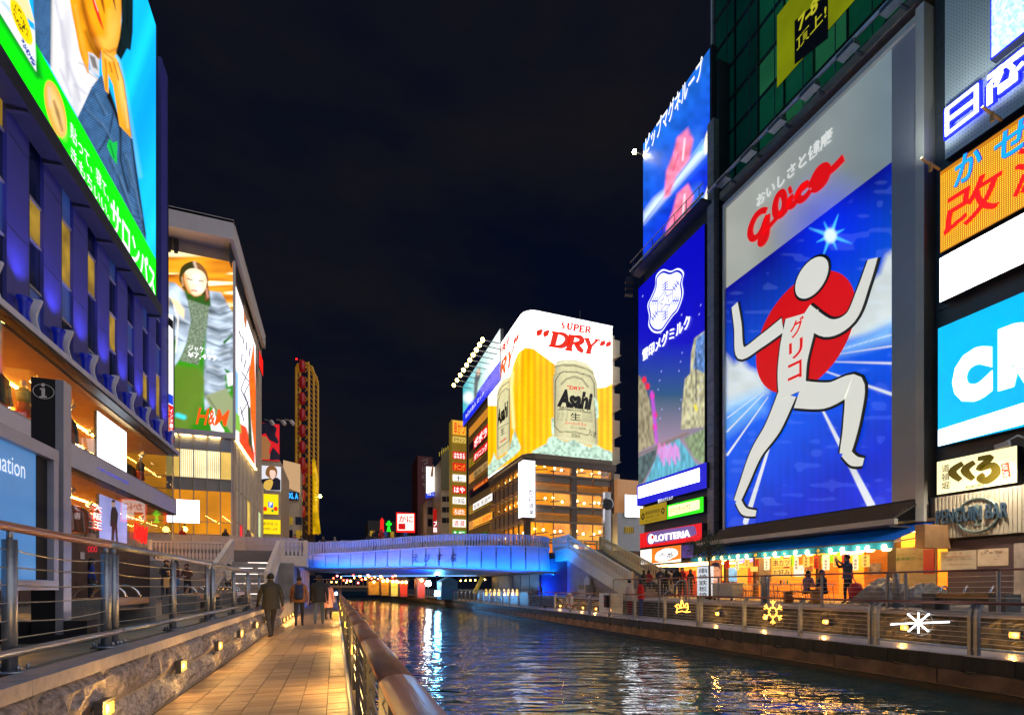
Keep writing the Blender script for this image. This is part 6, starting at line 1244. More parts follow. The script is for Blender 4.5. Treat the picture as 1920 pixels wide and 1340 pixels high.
neon_w = lit('white blue neon', (225, 228, 255), 1.9, 0.35, 14); neon_b = lit('electric blue neon', (20, 30, 255), 1.6)
def neon(pts, w=0.14, closed=False, n=1):
    FN1.stroke(pts, w + 0.16, neon_b, n1, 'neon_back', 0.03, 0.10, closed, n); FN1.stroke(pts, w, neon_w, n1, 'neon_tube', 0.14, 0.04, closed, n)
neon([(1781, 208), (1781, 254), (1836, 212), (1836, 165)], 0.16, True); neon([(1783, 228), (1834, 190)], 0.14)
neon([(1857, 150), (1885, 130), (1925, 100)], 0.14); neon([(1861, 199), (1861, 162), (1880, 140)], 0.14); neon([(1880, 128), (1882, 142), (1872, 166)], 0.12); neon([(1893, 122), (1905, 132), (1898, 150), (1925, 120)], 0.12); neon([(1878, 176), (1878, 168), (1912, 145), (1912, 150)], 0.14, True); neon([(1870, 140), (1925, 96)], 0.10)
n2 = sign('led_screen', 'white flickering LED screen with a blue edge above the neon characters', 'screen', Face(X=XN - 0.3), (1857, -560, 114, 2010), lit('blue screen edge', (12, 20, 240), 1.2), 0.3)
def ink_led(k): n = vnoise(k.x * 1.2, k.y, 3.0, 4)[:, None]; m = vnoise(k.x, k.y, 1.1, 7)[:, None]; k.c[:] = np.array(L(120, 195, 235)) * (1 - n) + np.array(L(250, 250, 255)) * n; k.c *= 0.75 + 0.5 * m
q0, q1 = Face(X=XN - 0.31).px(1859, 109), Face(X=XN - 0.31).px(1990, 100); board('screen', n2, q0, Vector((0, q1.y - q0.y, 0)), Vector((0, 0, 9)), 60, 180, ink_led, 1.15)
n3 = nsign('medicine_sign', 'orange dotted sign with blue and red characters', (1763, 323, 475, 2010), lit('orange sign ground', (215, 130, 8), 0.75, 0.1, 2)); dots = MB(); y0_ = FN1.px(1765, 400).y; z1_ = FN1.px(1765, 326).z; z0_ = FN1.px(1765, 473).z
i = 0
while y0_ - 0.055 * i > 5.5:
    z = z0_ + 0.05
    while z < z1_ - 0.03: y = y0_ - 0.055 * i; dots.add([(XN - 0.012, y - 0.011, z - 0.013), (XN - 0.012, y + 0.011, z - 0.013), (XN - 0.012, y + 0.011, z + 0.013), (XN - 0.012, y - 0.011, z + 0.013)], [(0, 1, 2, 3)]); z += 0.066
    i += 1
dots.build('bulb_field', lit('yellow bulb', (255, 225, 60), 1.6), n3, kind='stuff')
cy_p = lit('cyan letters', (20, 170, 245), 1.0); red_b = lit('bright red letters', (245, 20, 14), 1.1)
for ch, q in (('か', (1790, 303, 355, 1843)), ('ぜ', (1866, 256, 312, 1940)), ('に', (1960, 200, 250, 2005))):
    FN1.text(ch, *q, bl_p, n3, 0.03, 0.03, 0.1, 0.03); FN1.text(ch, q[0] + 1, q[1] + 1, q[2] - 1, q[3] - 1, cy_p, n3, 0.07, 0.012, 0.1, 0.02)
FN1.text('改', 1771, 375, 448, 1882, red_b, n3, 0.05, 0.022, 0.1, 0.04); FN1.text('源', 1902, 290, 375, 2000, red_b, n3, 0.05, 0.022, 0.1, 0.04)
n4 = nsign('light_box', 'blank white light box under the orange dotted sign', (1762, 485, 567, 2010), white_led, 0.3, XN - 0.1)
n5 = nsign('cyan_sign', 'big cyan backlit sign with huge white letters', (1759, 616, 837, 2010), lit('cyan sign face', (0, 172, 232), 1.15, 0.08, 1), 0.3, XN - 0.1); F10 = Face(X=XN - 0.1); F10.poly([(1759.5, 806), (1759.5, 836), (2008, 772), (2008, 727)], white_led, n5, 'sign_field', 0.012)
wl_ = lit('white glowing letters', (255, 255, 255), 1.6); F10.text('C', 1786, 668, 765, 1862, wl_, n5, 0.03, 0.10); F10.text('R', 1872, 618, 734, 1962, wl_, n5, 0.03, 0.09); F10.text('お得 大 不動', 1782, 816, 823, 1845, dkl, n5, 0.03)
n6 = nsign('octopus_shop_sign', 'cream backlit sign with olive brush lettering and a small red tag', (1757, 866, 927, 1907), lit('cream sign face', (250, 235, 175), 1.3), 0.3); ol = lit('olive brush print', (110, 95, 10), 0.4)
for i, ch in enumerate('道頓堀'): FN1.text(ch, 1766, 872 + 16 * i, 886 + 16 * i, 1781, dkl, n6, 0.02, 0.01)
FN1.stroke([(1806, 868), (1786, 884), (1802, 900)], [.16, .26, .14], ol, n6, 'lettering', 0.02, 0.01); FN1.stroke([(1828, 866), (1810, 881), (1826, 898)], [.16, .26, .14], ol, n6, 'lettering', 0.02, 0.01); FN1.stroke([(1834, 860), (1858, 858), (1836, 878), (1862, 872), (1868, 886), (1852, 900), (1838, 896), (1846, 888)], [.14, .2, .18, .2, .26, .24, .2, .14], ol, n6, 'lettering', 0.02, 0.01)
FN1.poly([(1877, 870), (1881, 897), (1896, 893), (1892, 866)], lit('orange red tag', (235, 70, 20), 0.9), n6, 'sign_field', 0.015)
for i, ch in enumerate('たこ家'): FN1.text(ch, 1880 + 1.2 * i, 871 + 8.3 * i, 878 + 8.3 * i, 1890 + 1.2 * i, ink_w, n6, 0.025)
FN1.text('KUKURU', 1812, 911, 916, 1845, ol, n6, 0.02, 0.02)
n7 = nsign('bar_sign', 'cream corrugated panel with dark blue bar lettering in a ring', (1753, 933, 1011, 2010), mat('cream corrugated panel', (0.62, 0.55, 0.42), 0.6, 0, 0.12, 1), 0.2); yq0, yq1 = FN1.px(1754, 950).y, FN1.px(1960, 950).y
for k in range(int((yq0 - yq1) / 0.11)): y = yq0 - 0.11 * k; B(XN - 0.03, XN - 0.004, y - 0.045, y, FN1.px(1754, 1010).z, FN1.px(1754, 934).z).build('corrugation', MC['cream corrugated panel'], n7)
tealb = mat('teal blue bar letters', (0.06, 0.13, 0.22), 0.4, 0.3, 0.1); c0 = at(1834, 966, X=XN); 
MB().tube([(XN - 0.06, c0.y + 0.56 * math.cos(a), c0.z + 0.56 * math.sin(a)) for a in np.linspace(0, 2 * math.pi, 33)], 0.035, 6, False).build('ring', mat('verdigris ring', (0.16, 0.24, 0.24), 0.5, 0.4), n7)
FN1.text('PENGUIN BAR', 1759, 957, 983, 1893, tealb, n7, 0.05, 0.02, 0, 0.06); FN1.poly([(1833, 944), (1828, 950), (1828, 972), (1833, 980), (1839, 978), (1842, 962), (1838, 948)], mat('verdigris bird', (0.20, 0.26, 0.22), 0.6), n7, 'emblem', 0.045, 0.01, True); FN1.poly([(1829, 980), (1827, 986), (1843, 984), (1839, 978)], mat('verdigris bird', (0.20, 0.26, 0.22), 0.6), n7, 'emblem', 0.045, 0.01)
pb = mat('purple brown wall', (0.11, 0.07, 0.085), 0.5, 0, 0.2, 1); B(20.3, 20.54, 1.5, yN - 0.1, 0.75, 2.95).build('lower_wall', pb, nb); FNB = Face(X=20.3)
n8 = sign('notice_board', 'cream notice board with lines of red and grey print', 'notice', FNB, (1764, 1034, 1071, 1831), mat('cream board', (0.72, 0.64, 0.52), 0.5), 0.05); FNB2 = Face(X=20.29); rp_ = mat('red ink', (0.6, 0.05, 0.04), 0.5); gp_ = mat('grey ink', (0.2, 0.18, 0.18), 0.5)
FNB2.text('注　意', 1788, 1035, 1039, 1804, rp_, n8, 0.012); FNB2.text('飲食及び喫煙は河川の水辺の', 1770, 1042.5, 1046, 1822, rp_, n8, 0.012); FNB2.text('この場所に立入は禁止する', 1770, 1047.5, 1051, 1822, gp_, n8, 0.012); FNB2.text('ゴミを捨てないでください。', 1770, 1057, 1060.5, 1824, gp_, n8, 0.012); FNB2.text('大阪市建設局', 1803, 1065, 1068, 1825, gp_, n8, 0.012)
n9 = sign('notice_board', 'brushed metal notice plate beside the cream notice board', 'notice', FNB, (1833, 1030, 1061, 1891), mat('brushed metal plate', (0.55, 0.58, 0.60), 0.3, 0.6), 0.05); FNB2.text('日 本 橋', 1840, 1034, 1039, 1880, gp_, n9, 0.012)
n10 = sign('wall_poster', 'large pale poster with red print at the right picture edge', 'poster', FNB, (1901, 1018, 1130, 1985), mat('pale poster', (0.62, 0.52, 0.46), 0.6, 0, 0.4, 2), 0.04)
cm = thing('sign_lamp', 'white lamp head on an arm beside the cream octopus shop sign', 'lamp', at(1900, 830, X=19.6)); p = at(1893, 830, X=19.5); MB().bar(p, p + Vector((0, 0.34, -0.05)), 0.14).build('housing', white_paint, cm); sign_spot(p + Vector((-0.2, 0.2, -0.15)), at(1830, 990, X=XN), 420, (1.0, 0.86, 0.66), 110); MB().tube([p + Vector((0, 0.1, 0.05)), p + Vector((0.2, -0.1, 0.22)), p + Vector((0.9, -0.1, 0.15))], 0.03, 6).build('arm', white_paint, cm)
for k, (px, py) in enumerate(((1762, 318), (1878, 226))):
    p = at(px, py, X=XN - 0.1); sign_spot(p + Vector((-1.1, 0, 0.1)), p + Vector((0.1, -0.6, 4.5)), 170, (0.88, 1.0, 1.0), 120); MB().bar(p, p + Vector((-1.0, 0, 0.1)), 0.06).bar(p + Vector((-0.5, 0, 0.1)), p + Vector((-0.5, 0, -0.2)), 0.08).build('lamp_arm', mat('orange lit bracket', (0.6, 0.4, 0.1), 0.4), n3)
# ================================================================== BEER SIGN BUILDING ACROSS THE BRIDGE
XA, YA = 18.8, 48.0; XA2 = at(1148, 700, Y=YA).x; YA2 = at(915, 800, X=XA).y
zA0 = at(988, 845, X=XA).z; zA1 = at(1000, 583, Y=YA).z
ab = thing('restaurant_building', 'corner restaurant building with lit window bands below a giant beer sign', 'building', (XA, YA, 3.9))
brz = mat('bronze cladding', (0.17, 0.125, 0.10), 0.45, 0.3, 0.2, 1); brz2 = mat('taupe spandrel', (0.36, 0.27, 0.19), 0.5, 0, 0.12, 1)
B(XA + 1.4, XA2 + 1.0, YA + 1.2, YA2, zA0 - 0.3, zA1 - 0.2).build('core', beige, ab); B(XA + 2.4, XA2 + 1.0, YA + 2.7, YA2, 3.9, zA0 - 0.35).build('core', beige, ab)
bs_ = thing('beer_sign', 'giant white and golden beer sign with silver cans wrapping the building corner', 'billboard', (XA, YA, zA0))
rr_ = 1.3; Ls = [YA2 - YA - rr_, math.pi / 2 * rr_, XA2 - XA - rr_]; LT = sum(Ls)
def wrap(u, v):
    s = u * LT; x = np.where(s < Ls[0], XA, np.where(s < Ls[0] + Ls[1], XA + rr_ - rr_ * np.cos((s - Ls[0]) / rr_), XA + rr_ + s - Ls[0] - Ls[1]))
    y = np.where(s < Ls[0], YA2 - s, np.where(s < Ls[0] + Ls[1], YA + rr_ - rr_ * np.sin((s - Ls[0]) / rr_), YA))
    return np.stack([x, y, zA0 + v * (zA1 - zA0)], 1)
def Z1(p): return [(840 + a * 0.2463, 570 + b * 0.2463) for a, b in p]
def ink_beer(k):
    x, y = k.x, k.y; k.fill((252, 250, 246)); k.c *= 1.45
    gold = lambda x, y: (np.array(L(255, 178, 4))[None] * (0.86 + 0.16 * np.sin(x * 0.55))[:, None] * (0.9 + 0.2 * vnoise(x, y * .4, 14, 2))[:, None])
    k.poly(Z1([(290, 770), (370, 772), (430, 640), (480, 530), (505, 440), (535, 370), (590, 330), (650, 338), (810, 455), (1000, 560), (1120, 640), (1200, 632), (1260, 600), (1275, 1200), (600, 1140), (280, 1320)]), gold, 1.5, False)
    k.line(Z1([(490, 520), (480, 640), (500, 940)]), 4, (255, 240, 190), 6, 0.7)
    def can(P, x0, x1):
        sil = lambda x, y: np.array(L(186, 180, 138))[None] * (0.50 + 0.62 * np.sin(np.clip((x - x0) / (x1 - x0), 0, 1) * math.pi) ** 0.8 + 0.10 * np.sin((x - x0) / (x1 - x0) * 9))[:, None] * (0.92 + 0.14 * vnoise(x, y, 3, 1))[:, None]
        k.poly(Z1(P), sil, 1.2)
    P1 = [(812, 470), (830, 436), (880, 422), (970, 424), (1060, 452), (1105, 495), (1112, 530), (1135, 600), (1142, 1060), (1120, 1085), (1000, 1060), (880, 1040), (808, 1010), (800, 560), (812, 520)]
    can(P1, 1036, 1122); k.line(Z1([(812, 478), (880, 462), (970, 466), (1060, 496), (1106, 528)]), 1.6, (84, 82, 60), 1.5); k.line(Z1([(816, 462), (880, 440), (970, 442), (1060, 468), (1100, 500)]), 1.4, (225, 222, 190), 1.2); k.line(Z1([(806, 545), (880, 512), (980, 520), (1120, 570)]), 1.2, (90, 88, 64), 1.5, 0.6)
    k.line(Z1([(850, 530), (880, 515), (980, 517), (1080, 545), (1112, 600), (1125, 990)]), 1.3, (30, 28, 24), 0.9); k.line(Z1([(850, 530), (818, 580), (812, 930), (850, 970), (960, 972), (1070, 998)]), 1.3, (30, 28, 24), 0.9)
    k.line(Z1([(835, 805), (900, 802), (1000, 812), (1090, 830)]), 1.2, (40, 38, 30), 0.9)
    for i in range(6): k.line(Z1([(830, 826 + 12 * i), (915, 822 + 12 * i)]), 0.7, (96, 92, 72), 0.8, 0.7); k.line(Z1([(1020, 826 + 12 * i), (1100, 836 + 12 * i)]), 0.7, (96, 92, 72), 0.8, 0.7)
    k.line(Z1([(862, 610), (900, 570), (960, 552), (1020, 570), (1066, 630)]), 3.2, (92, 88, 66), 1.4, 0.7); k.line(Z1([(890, 470), (960, 468), (1040, 490)]), 2.0, (84, 80, 58), 1.4, 0.7)
    k.line(Z1([(810, 1010), (900, 1022), (1000, 1035), (1130, 1070)]), 1.6, (210, 206, 170), 2, 0.7)
    P2 = [(370, 700), (385, 630), (420, 575), (450, 558), (468, 566), (472, 620), (472, 1110), (440, 1130), (370, 1175)]
    can(P2, 930, 957); k.line(Z1([(378, 690), (410, 630), (450, 596), (470, 592)]), 1.4, (80, 78, 58), 1.2); k.line(Z1([(380, 740), (400, 680), (440, 640), (466, 650), (466, 1040), (380, 1100), (380, 740)]), 1.0, (34, 32, 26), 0.9)
    k.line(Z1([(380, 950), (466, 900)]), 1.0, (40, 38, 30), 0.8); k.line(Z1([(400, 1050), (440, 1020)]), 2, (190, 30, 30), 1.2)
    ice = lambda x, y: np.array(L(168, 196, 176))[None] * (0.55 + 0.85 * vnoise(x, y, 4.2, 6))[:, None]
    k.poly(Z1([(640, 1120), (700, 1085), (750, 1060), (762, 1020), (800, 1000), (850, 1030), (900, 1050), (960, 1030), (1010, 1060), (1090, 1090), (1110, 1068), (1150, 1080), (1190, 1105), (1240, 1118), (1270, 1150), (1270, 1200), (640, 1180)]), ice, 1.5)
    k.poly(Z1([(290, 1330), (305, 1230), (330, 1200), (350, 1130), (372, 1185), (410, 1165), (445, 1140), (470, 1090), (490, 1010), (506, 950), (525, 1010), (556, 1095), (520, 1140), (420, 1220)]), ice, 1.5)
    k.poly(Z1([(1110, 700), (1142, 740), (1146, 860), (1130, 880)]), ice, 1.2)
    k.poly(Z1([(785, 870), (805, 860), (808, 1000), (790, 990)]), ice, 1.2)
    k.speck(0.06, 2.2, 3)
board('sign_face', bs_, (0, 0, 0), (1, 0, 0), (0, 0, 1), 330, 170, ink_beer, 1.3, wrap)
bot = MB(); U_ = np.linspace(0, 1, 60); w0 = wrap(U_, U_ * 0); ins = w0 + np.array([0.5, 0.5, 0]); n_ = len(w0)
bot.add([tuple(p) for p in w0 - np.array([0, 0, 0.01])] + [tuple(p - np.array([0, 0, 0.35])) for p in w0 ], [(i, i + 1, n_ + i + 1, n_ + i) for i in range(n_ - 1)]).build('bottom_trim', brz2, bs_)
tp = wrap(U_, U_ * 0 + 1); MB().tube([tuple(p + np.array([0, 0, 0.02])) for p in tp], 0.09, 6).build('top_light_strip', lit('white strip light', (255, 255, 255), 3), bs_)
FA = Face(Y=YA); bred = lit('vermilion letters', (222, 36, 8), 0.9); bblk = lit('black print', (24, 22, 18), 0.25)
def serif(F_, parent, m, ch, x0, yt, yb, x1, slant, drop):
    """Serif letter: pixel box with italic slant and the board's fall across the letter."""
    def P(u, v): return (x0 + (x1 - x0) * u + slant * (1 - v) * (yb - yt), yt + (yb - yt) * v + drop * u * (x1 - x0))
    pc = abs(F_.px(x1, yt).x - F_.px(x0, yt).x) if F_.Y is not None else abs(F_.px(x1, yt).y - F_.px(x0, yt).y)
    T, t = (0.30 if ch not in 'SUPE' else 0.36) * pc, (0.10 if ch not in 'SUPE' else 0.16) * pc
    S = lambda pts, w, n=4: F_.stroke([P(*q) for q in pts], w, m, parent, 'lettering', 0.03, 0.02, False, n)
    if ch == 'D': S([(.22, 0.01), (.22, .99)], T, 1); S([(0, .03), (.5, .03)], t, 1); S([(0, .97), (.5, .97)], t, 1); S([(.35, .04), (.7, .1), (.92, .35), (.92, .62), (.7, .9), (.35, .96)], [t, T * .7, T, T, T * .7, t])
    if ch == 'R': S([(.2, 0.01), (.2, .99)], T, 1); S([(0, .03), (.5, .03)], t, 1); S([(0, .97), (.42, .97)], t, 1); S([(.35, .04), (.65, .07), (.78, .25), (.65, .45), (.3, .5)], [t, T * .8, T, T * .7, t]); S([(.5, .5), (.75, .8), (1, .97)], [T * .8, T, T * .6])
    if ch == 'Y': S([(.12, .02), (.48, .55)], T, 1); S([(.86, .02), (.5, .55)], t * 1.4, 1); S([(.48, .5), (.46, .98)], T, 1); S([(-.05, .03), (.32, .03)], t, 1); S([(.68, .03), (1.05, .03)], t, 1); S([(.28, .97), (.66, .97)], t, 1)
    if ch == 'S': S([(.85, .2), (.6, .04), (.25, .15), (.3, .38), (.65, .55), (.72, .8), (.4, .96), (.1, .8)], [t, T * .6, T, T, T * 1.1, T, T * .6, t])
    if ch == 'U': S([(.18, .02), (.2, .7), (.45, .95), (.75, .75), (.8, .02)], [T, T, T * .6, t * 1.3, t * 1.3]); S([(0, .03), (.38, .03)], t, 1); S([(.62, .03), (1, .03)], t, 1)
    if ch == 'P': S([(.22, 0.01), (.22, .99)], T, 1); S([(0, .03), (.5, .03)], t, 1); S([(0, .97), (.45, .97)], t, 1); S([(.35, .04), (.72, .08), (.88, .28), (.72, .5), (.35, .55)], [t, T * .8, T, T * .7, t])
    if ch == 'E': S([(.22, 0.01), (.22, .99)], T, 1); S([(0, .03), (.9, .03), (.92, .25)], t * 1.2, 1); S([(.2, .5), (.65, .5)], t * 1.2, 1); S([(0, .97), (.92, .97), (.96, .72)], t * 1.2, 1)
    if ch in '“”': 
        for o in (0.0, 0.55): S([(.22 + o, .1), (.3 + o, .35), (.1 + o, .8)] if ch == '”' else [(.35 + o, .05), (.12 + o, .5), (.24 + o, .85)], [T * 1.5, T * 1.5, t] if ch == '”' else [t, T * 1.4, T * 1.5])
for ch, q in zip('SUPER', ((1051, 605, 616, 1059), (1062, 606, 618, 1073), (1074, 608, 620, 1084), (1085, 610, 622, 1095), (1096, 612, 624, 1107))): serif(FA, bs_, bred, ch, *q, 0.15, 0.1)
for ch, q in zip('“DRY”', ((1006, 617, 630, 1029), (1028, 622, 649, 1062), (1059, 628, 656, 1093), (1090, 634, 661, 1117), (1122, 638, 650, 1142))): serif(FA, bs_, bred, ch, *q, 0.25, 0.13)
FAL = Face(X=XA)
for ch, q in zip('SUPER', ((932, 660, 676, 936), (936, 654, 670, 940), (941, 648, 664, 945), (945, 641, 657, 949), (950, 635, 651, 954))): serif(FAL, bs_, bred, ch, *q, 0.15, -1.3)
for ch, q in zip('“DRY”', ((917, 700, 712, 923), (924, 694, 728, 935), (936, 678, 712, 948), (949, 662, 696, 960), (962, 637, 650, 971))): serif(FAL, bs_, bred, ch, *q, 0.15, -1.3)
def slanttext(F_, s, x0, y0, x1, y1, h, m, parent, bold=0.0, shear=0.0, off=0.03):
    """Text whose baseline falls from (x0,y0) to (x1,y1) in the print itself."""
    a = F_.px(x0, y0, off); b = F_.px(x1, y1, off); V_ = F_.px(x0, y0 - h, off) - a; words(s, a, b - a, V_, m, parent, F_.n, bold, shear)
slanttext(FA, 'Asahi', 1044, 762, 1111, 769, 34, bblk, bs_, 0.06, 0.25); slanttext(FA, '洗練されたクリアな味、辛口', 1048, 767, 1108, 773, 6.5, bblk, bs_, 0.01); slanttext(FA, '生', 1069, 787, 1089, 789, 14, bblk, bs_, 0.05); slanttext(FA, 'スーパードライ', 1059, 795, 1099, 800, 6.5, bred, bs_, 0.05); slanttext(FA, '350ml', 1071, 819, 1087, 821, 7.5, bblk, bs_, 0.0); slanttext(FA, 'お酒', 1104, 814, 1118, 823, 11, bblk, bs_); slanttext(FA, '“DRY”', 1063, 729, 1095, 733, 7, bred, bs_, 0.03, 0.2); slanttext(FA, '生ビール（非熱処理）', 1070, 803, 1098, 806, 4, bblk, bs_)
slanttext(FAL, 'Asahi', 933, 800, 953, 780, 30, bblk, bs_, 0.05, 0.1); slanttext(FAL, '生', 939, 818, 946, 812, 13, bblk, bs_, 0.05)
# storeys below the sign
inn = lit('glowing restaurant interior', (245, 140, 22), 1.4, 0.5, 0.45); ball_m = lit('restaurant globe lamp', (255, 214, 120), 16); beam_m = mat('dark beam', (0.13, 0.085, 0.06), 0.5)
storeys = [(at(1004, 885, Y=YA).z, at(1004, 859, Y=YA).z), (at(1004, 944, Y=YA).z, at(1004, 920, Y=YA).z), (at(1004, 1008, Y=YA).z, at(1004, 978, Y=YA).z)]
bx = [at(p, 900, Y=YA + 0.2).x for p in (1004, 1038, 1071, 1081, 1112, 1146)]; ly = [at(p, 900, X=XA + 0.2).y for p in (982, 971, 961, 952, 944, 936, 928, 919)]
B(XA + 0.25, XA2 + 0.6, YA + 0.15, YA + 0.5, zA0 - 1.15, zA0 - 0.4).build('top_band', brz, ab); B(XA + 0.15, XA + 0.6, YA + 0.6, YA2, zA0 - 1.15, zA0 - 0.4).build('top_band', brz, ab)
for si, (z0, z1) in enumerate(storeys):
    B(XA + 1.35, XA2, YA + 2.5, YA + 2.6, z0 - 0.4, z1 + 0.4).build('glowing_interior_wall', inn, ab); B(XA + 2.2, XA + 2.3, YA + 2.6, YA2, z0 - 0.4, z1 + 0.4).build('glowing_interior_wall', inn, ab)  # walls glow in place of lamp light inside
    for i in range(5):
        if i == 2: B(bx[i], bx[i + 1], YA + 0.12, YA + 0.6, 3.9, zA0 - 1.2).build('pillar', brz, ab) if si == 0 else None; continue
        g = B(bx[i] + 0.05, bx[i + 1] - 0.05, YA + 0.3, YA + 0.31, z0, z1).build('window', glass(), ab); B(bx[i] - 0.04, bx[i] + 0.04, YA + 0.22, YA + 0.34, z0 - 0.05, z1 + 0.05).build('window_mullion', brz, g)
        if si < 2:
            zn = storeys[si + 1][1] + 0.35; B(bx[i] + 0.08, bx[i + 1] - 0.08, YA + 0.24, YA + 0.3, zn + 0.75, z0 - 0.25).build('spandrel_panel', brz2, ab)
        for j in range(2):
            p = (bx[i] + (bx[i + 1] - bx[i]) * (0.28 + 0.45 * j) + R.uniform(-.2, .2), YA + 1.5 + R.uniform(-.4, .4), z0 + (z1 - z0) * R.uniform(0.45, 0.8)); l_ = MB().ball(p, 0.14, 8, 6).build('globe_lamp', ball_m, ab); MB().tube([p, (p[0], p[1], z1 + 0.3)], 0.012, 4).build('lamp_cord', black, l_)
        MB().bar((bx[i], YA + 1.0, z0 + 0.5), (bx[i + 1], YA + 1.9, z0 + 0.9), 0.12).build('roof_beam', beam_m, ab)
    for i in range(len(ly) - 1):
        B(XA + 0.3, XA + 0.31, ly[i] + 0.06, ly[i + 1] - 0.06, z0, z1).build('window', glass(), ab); B(XA + 0.2, XA + 0.4, ly[i] - 0.06, ly[i] + 0.06, z0 - 1.7, z1 + 0.1).build('window_mullion', brz, ab)
        B(XA + 0.3, XA + 0.36, ly[i] + 0.1, ly[i + 1] - 0.1, z0 - 1.55, z0 - 0.3).build('spandrel_panel', brz2, ab)
        p = (XA + 1.2, (ly[i] + ly[i + 1]) / 2, z0 + 0.9); MB().ball(p, 0.14, 8, 6).build('globe_lamp', ball_m, ab)
    for za in (z0 - 0.12, z1 + 0.12): B(XA + 0.12, XA2 + 0.2, YA + 0.1, YA + 0.5, za - 0.1, za + 0.1).build('sill_band', brz2, ab); B(XA + 0.1, XA + 0.45, YA + 0.52, YA2, za - 0.1, za + 0.1).build('sill_band', brz2, ab)
    B(XA + 0.35, XA2, YA + 0.32, YA + 2.4, z0 - 0.5, z0 - 0.3).build('floor_slab', brz, ab)
B(XA2 - 0.05, XA2 + 0.3, YA + 0.1, YA + 0.8, 3.9, zA0 - 1.2).build('pillar', brz, ab); B(XA + 0.15, XA + 0.7, YA + 0.15, YA + 0.7, 3.9, zA0 - 1.2).build('pillar', brz, ab)
for p in ((1079, 1027), (1101, 1028), (1140, 1020)): q = at(*p, Y=YA - 0.6); t = MB().ball(q, 0.36, 10, 8, (0.8, 0.8, 1)).build('entrance_lantern', lit('entrance lantern', (255, 225, 140), 7), ab, True)
B(XA + 0.8, XA2, YA + 0.5, YA + 0.6, 3.9, storeys[2][0] - 0.3).build('ground_storey', lit('warm lit ground storey', (235, 120, 24), 0.7, 0.5, 0.6), ab)
for k in range(7): x = XA + 1.2 + 1.5 * k; B(x, x + 0.16, YA + 0.3, YA + 0.52, 3.9, storeys[2][0]).build('door_post', brz, ab)
for k in range(8):
    z = zA1 - 1.0 - 3.05 * k; B(XA2 + 0.35, XA2 + 1.35, YA + 0.6, YA + 4, z - 1.6, z).build('balcony', beige, ab); MB().prism([(XA2 + 0.35, YA + 0.6, z - 2.3), (XA2 + 1.6, YA + 0.6, z - 1.62), (XA2 + 0.35, YA + 0.6, z - 1.62)], (0, 3.4, 0)).build('bracket', beige, ab)
MB().tube([(XA + 8, YA + 3, zA1), (XA + 8, YA + 3, zA1 + 3)], 0.04, 5).build('antenna', dsteel, ab)
cs = thing('corner_sign', 'tall white lantern sign with navy characters on the restaurant corner', 'sign', at(992, 970, Y=YA - 0.4)); FC = Face(Y=YA - 0.5); c0, c1_ = at(985, 862, Y=YA - 0.5), at(1003.5, 970, Y=YA - 0.5)
B(c0.x - 0.25, c1_.x, YA - 0.49, YA + 0.9, c1_.z, c0.z).build('light_case', lit('white lantern case', (246, 244, 255), 1.5), cs); B(c0.x - 0.3, c1_.x + 0.05, YA - 0.5, YA + 0.95, c0.z + 0.002, c0.z + 0.14).build('cap', brz, cs); B(c0.x - 0.3, c1_.x + 0.05, YA - 0.5, YA + 0.95, c1_.z - 0.14, c1_.z - 0.002).build('cap', brz, cs)
navy = mat('navy print', (0.02, 0.012, 0.06), 0.5, 0, 0)
for i, ch in enumerate('かに道楽'): FC.text(ch, 991, 917 + 12.6 * i, 926.5 + 12.6 * i, 1001, navy, cs, 0.02, 0.035)
for i, ch in enumerate('大阪名物'): FC.text(ch, 993, 873 + 9.2 * i, 879 + 9.2 * i, 999, lit('faint red print', (235, 140, 140), 0.9), cs, 0.02)
# ---- next building along the canal: sign-covered facade and rooftop billboard
nx = thing('sign_covered_building', 'narrow building with red and white shop signs between the beer sign and the sign column', 'building', (XA, 68, 3.9)); YB2 = at(873, 800, X=XA).y; ochre = mat('ochre lit facade', (0.42, 0.32, 0.12), 0.6, 0, 0.15, 0.6)
B(XA + 0.4, XA + 9, YA2 + 0.1, YB2, 3.9, at(900, 705, X=XA).z).build('core', ochre, nx)
for j in range(9):
    z = 5.2 + 2.35 * j
    for i in range(7): y = YA2 + 0.5 + (YB2 - YA2 - 1) * i / 7; w = B(XA + 0.36, XA + 0.42, y, y + 1.4, z, z + 1.3).build('window', [wlit, dwin, lit('amber window', (230, 150, 50), 0.6)][(i * 3 + j) % 3], nx); B(XA + 0.30, XA + 0.36, y - 0.05, y + 1.45, z - 0.1, z - 0.02).build('window_sill', ochre, w)
def xs(name, label, q, m, txt=None, tm=None, X=XA + 0.1):
    t = sign(name, label, 'sign', Face(X=X), q, m, 0.25)
    if txt: Face(X=X).text(txt, q[0] + 1.5, q[1] + 1.8, q[2] - 1.8, q[3] - 1.5, tm or ink_w, t, 0.04, 0.02)
    return t
redf = lit('red shop face', (214, 24, 20), 0.9); whitef = lit('white shop face', (245, 240, 232), 1.2); yelf = lit('amber shop face', (246, 176, 50), 0.9)
xs('shop_sign', 'large red sign with white letters beside the left beer can', (888, 822, 842, 915), redf, 'ポポラ'); xs('shop_sign', 'red dining sign below the large red one', (888, 851, 866, 915), redf, 'ダイニング'); xs('shop_sign', 'dim cream sign below the red dining sign', (888, 884, 897, 915), lit('dim cream face', (190, 150, 90), 0.6), '炭火 土', dkl); xs('shop_sign', 'slim red and amber sign above the white one', (887, 913, 921, 922), lit('dark red face', (170, 40, 10), 0.8), 'お好み焼 そば', yelf); xs('shop_sign', 'long white sign with thin lettering', (887, 945, 957, 923), whitef, '炭焼 居酒屋', gp_); xs('shop_sign', 'amber and red sign low on the narrow building', (887, 976, 988, 923), yelf, 'ビール 居酒屋', red_p)
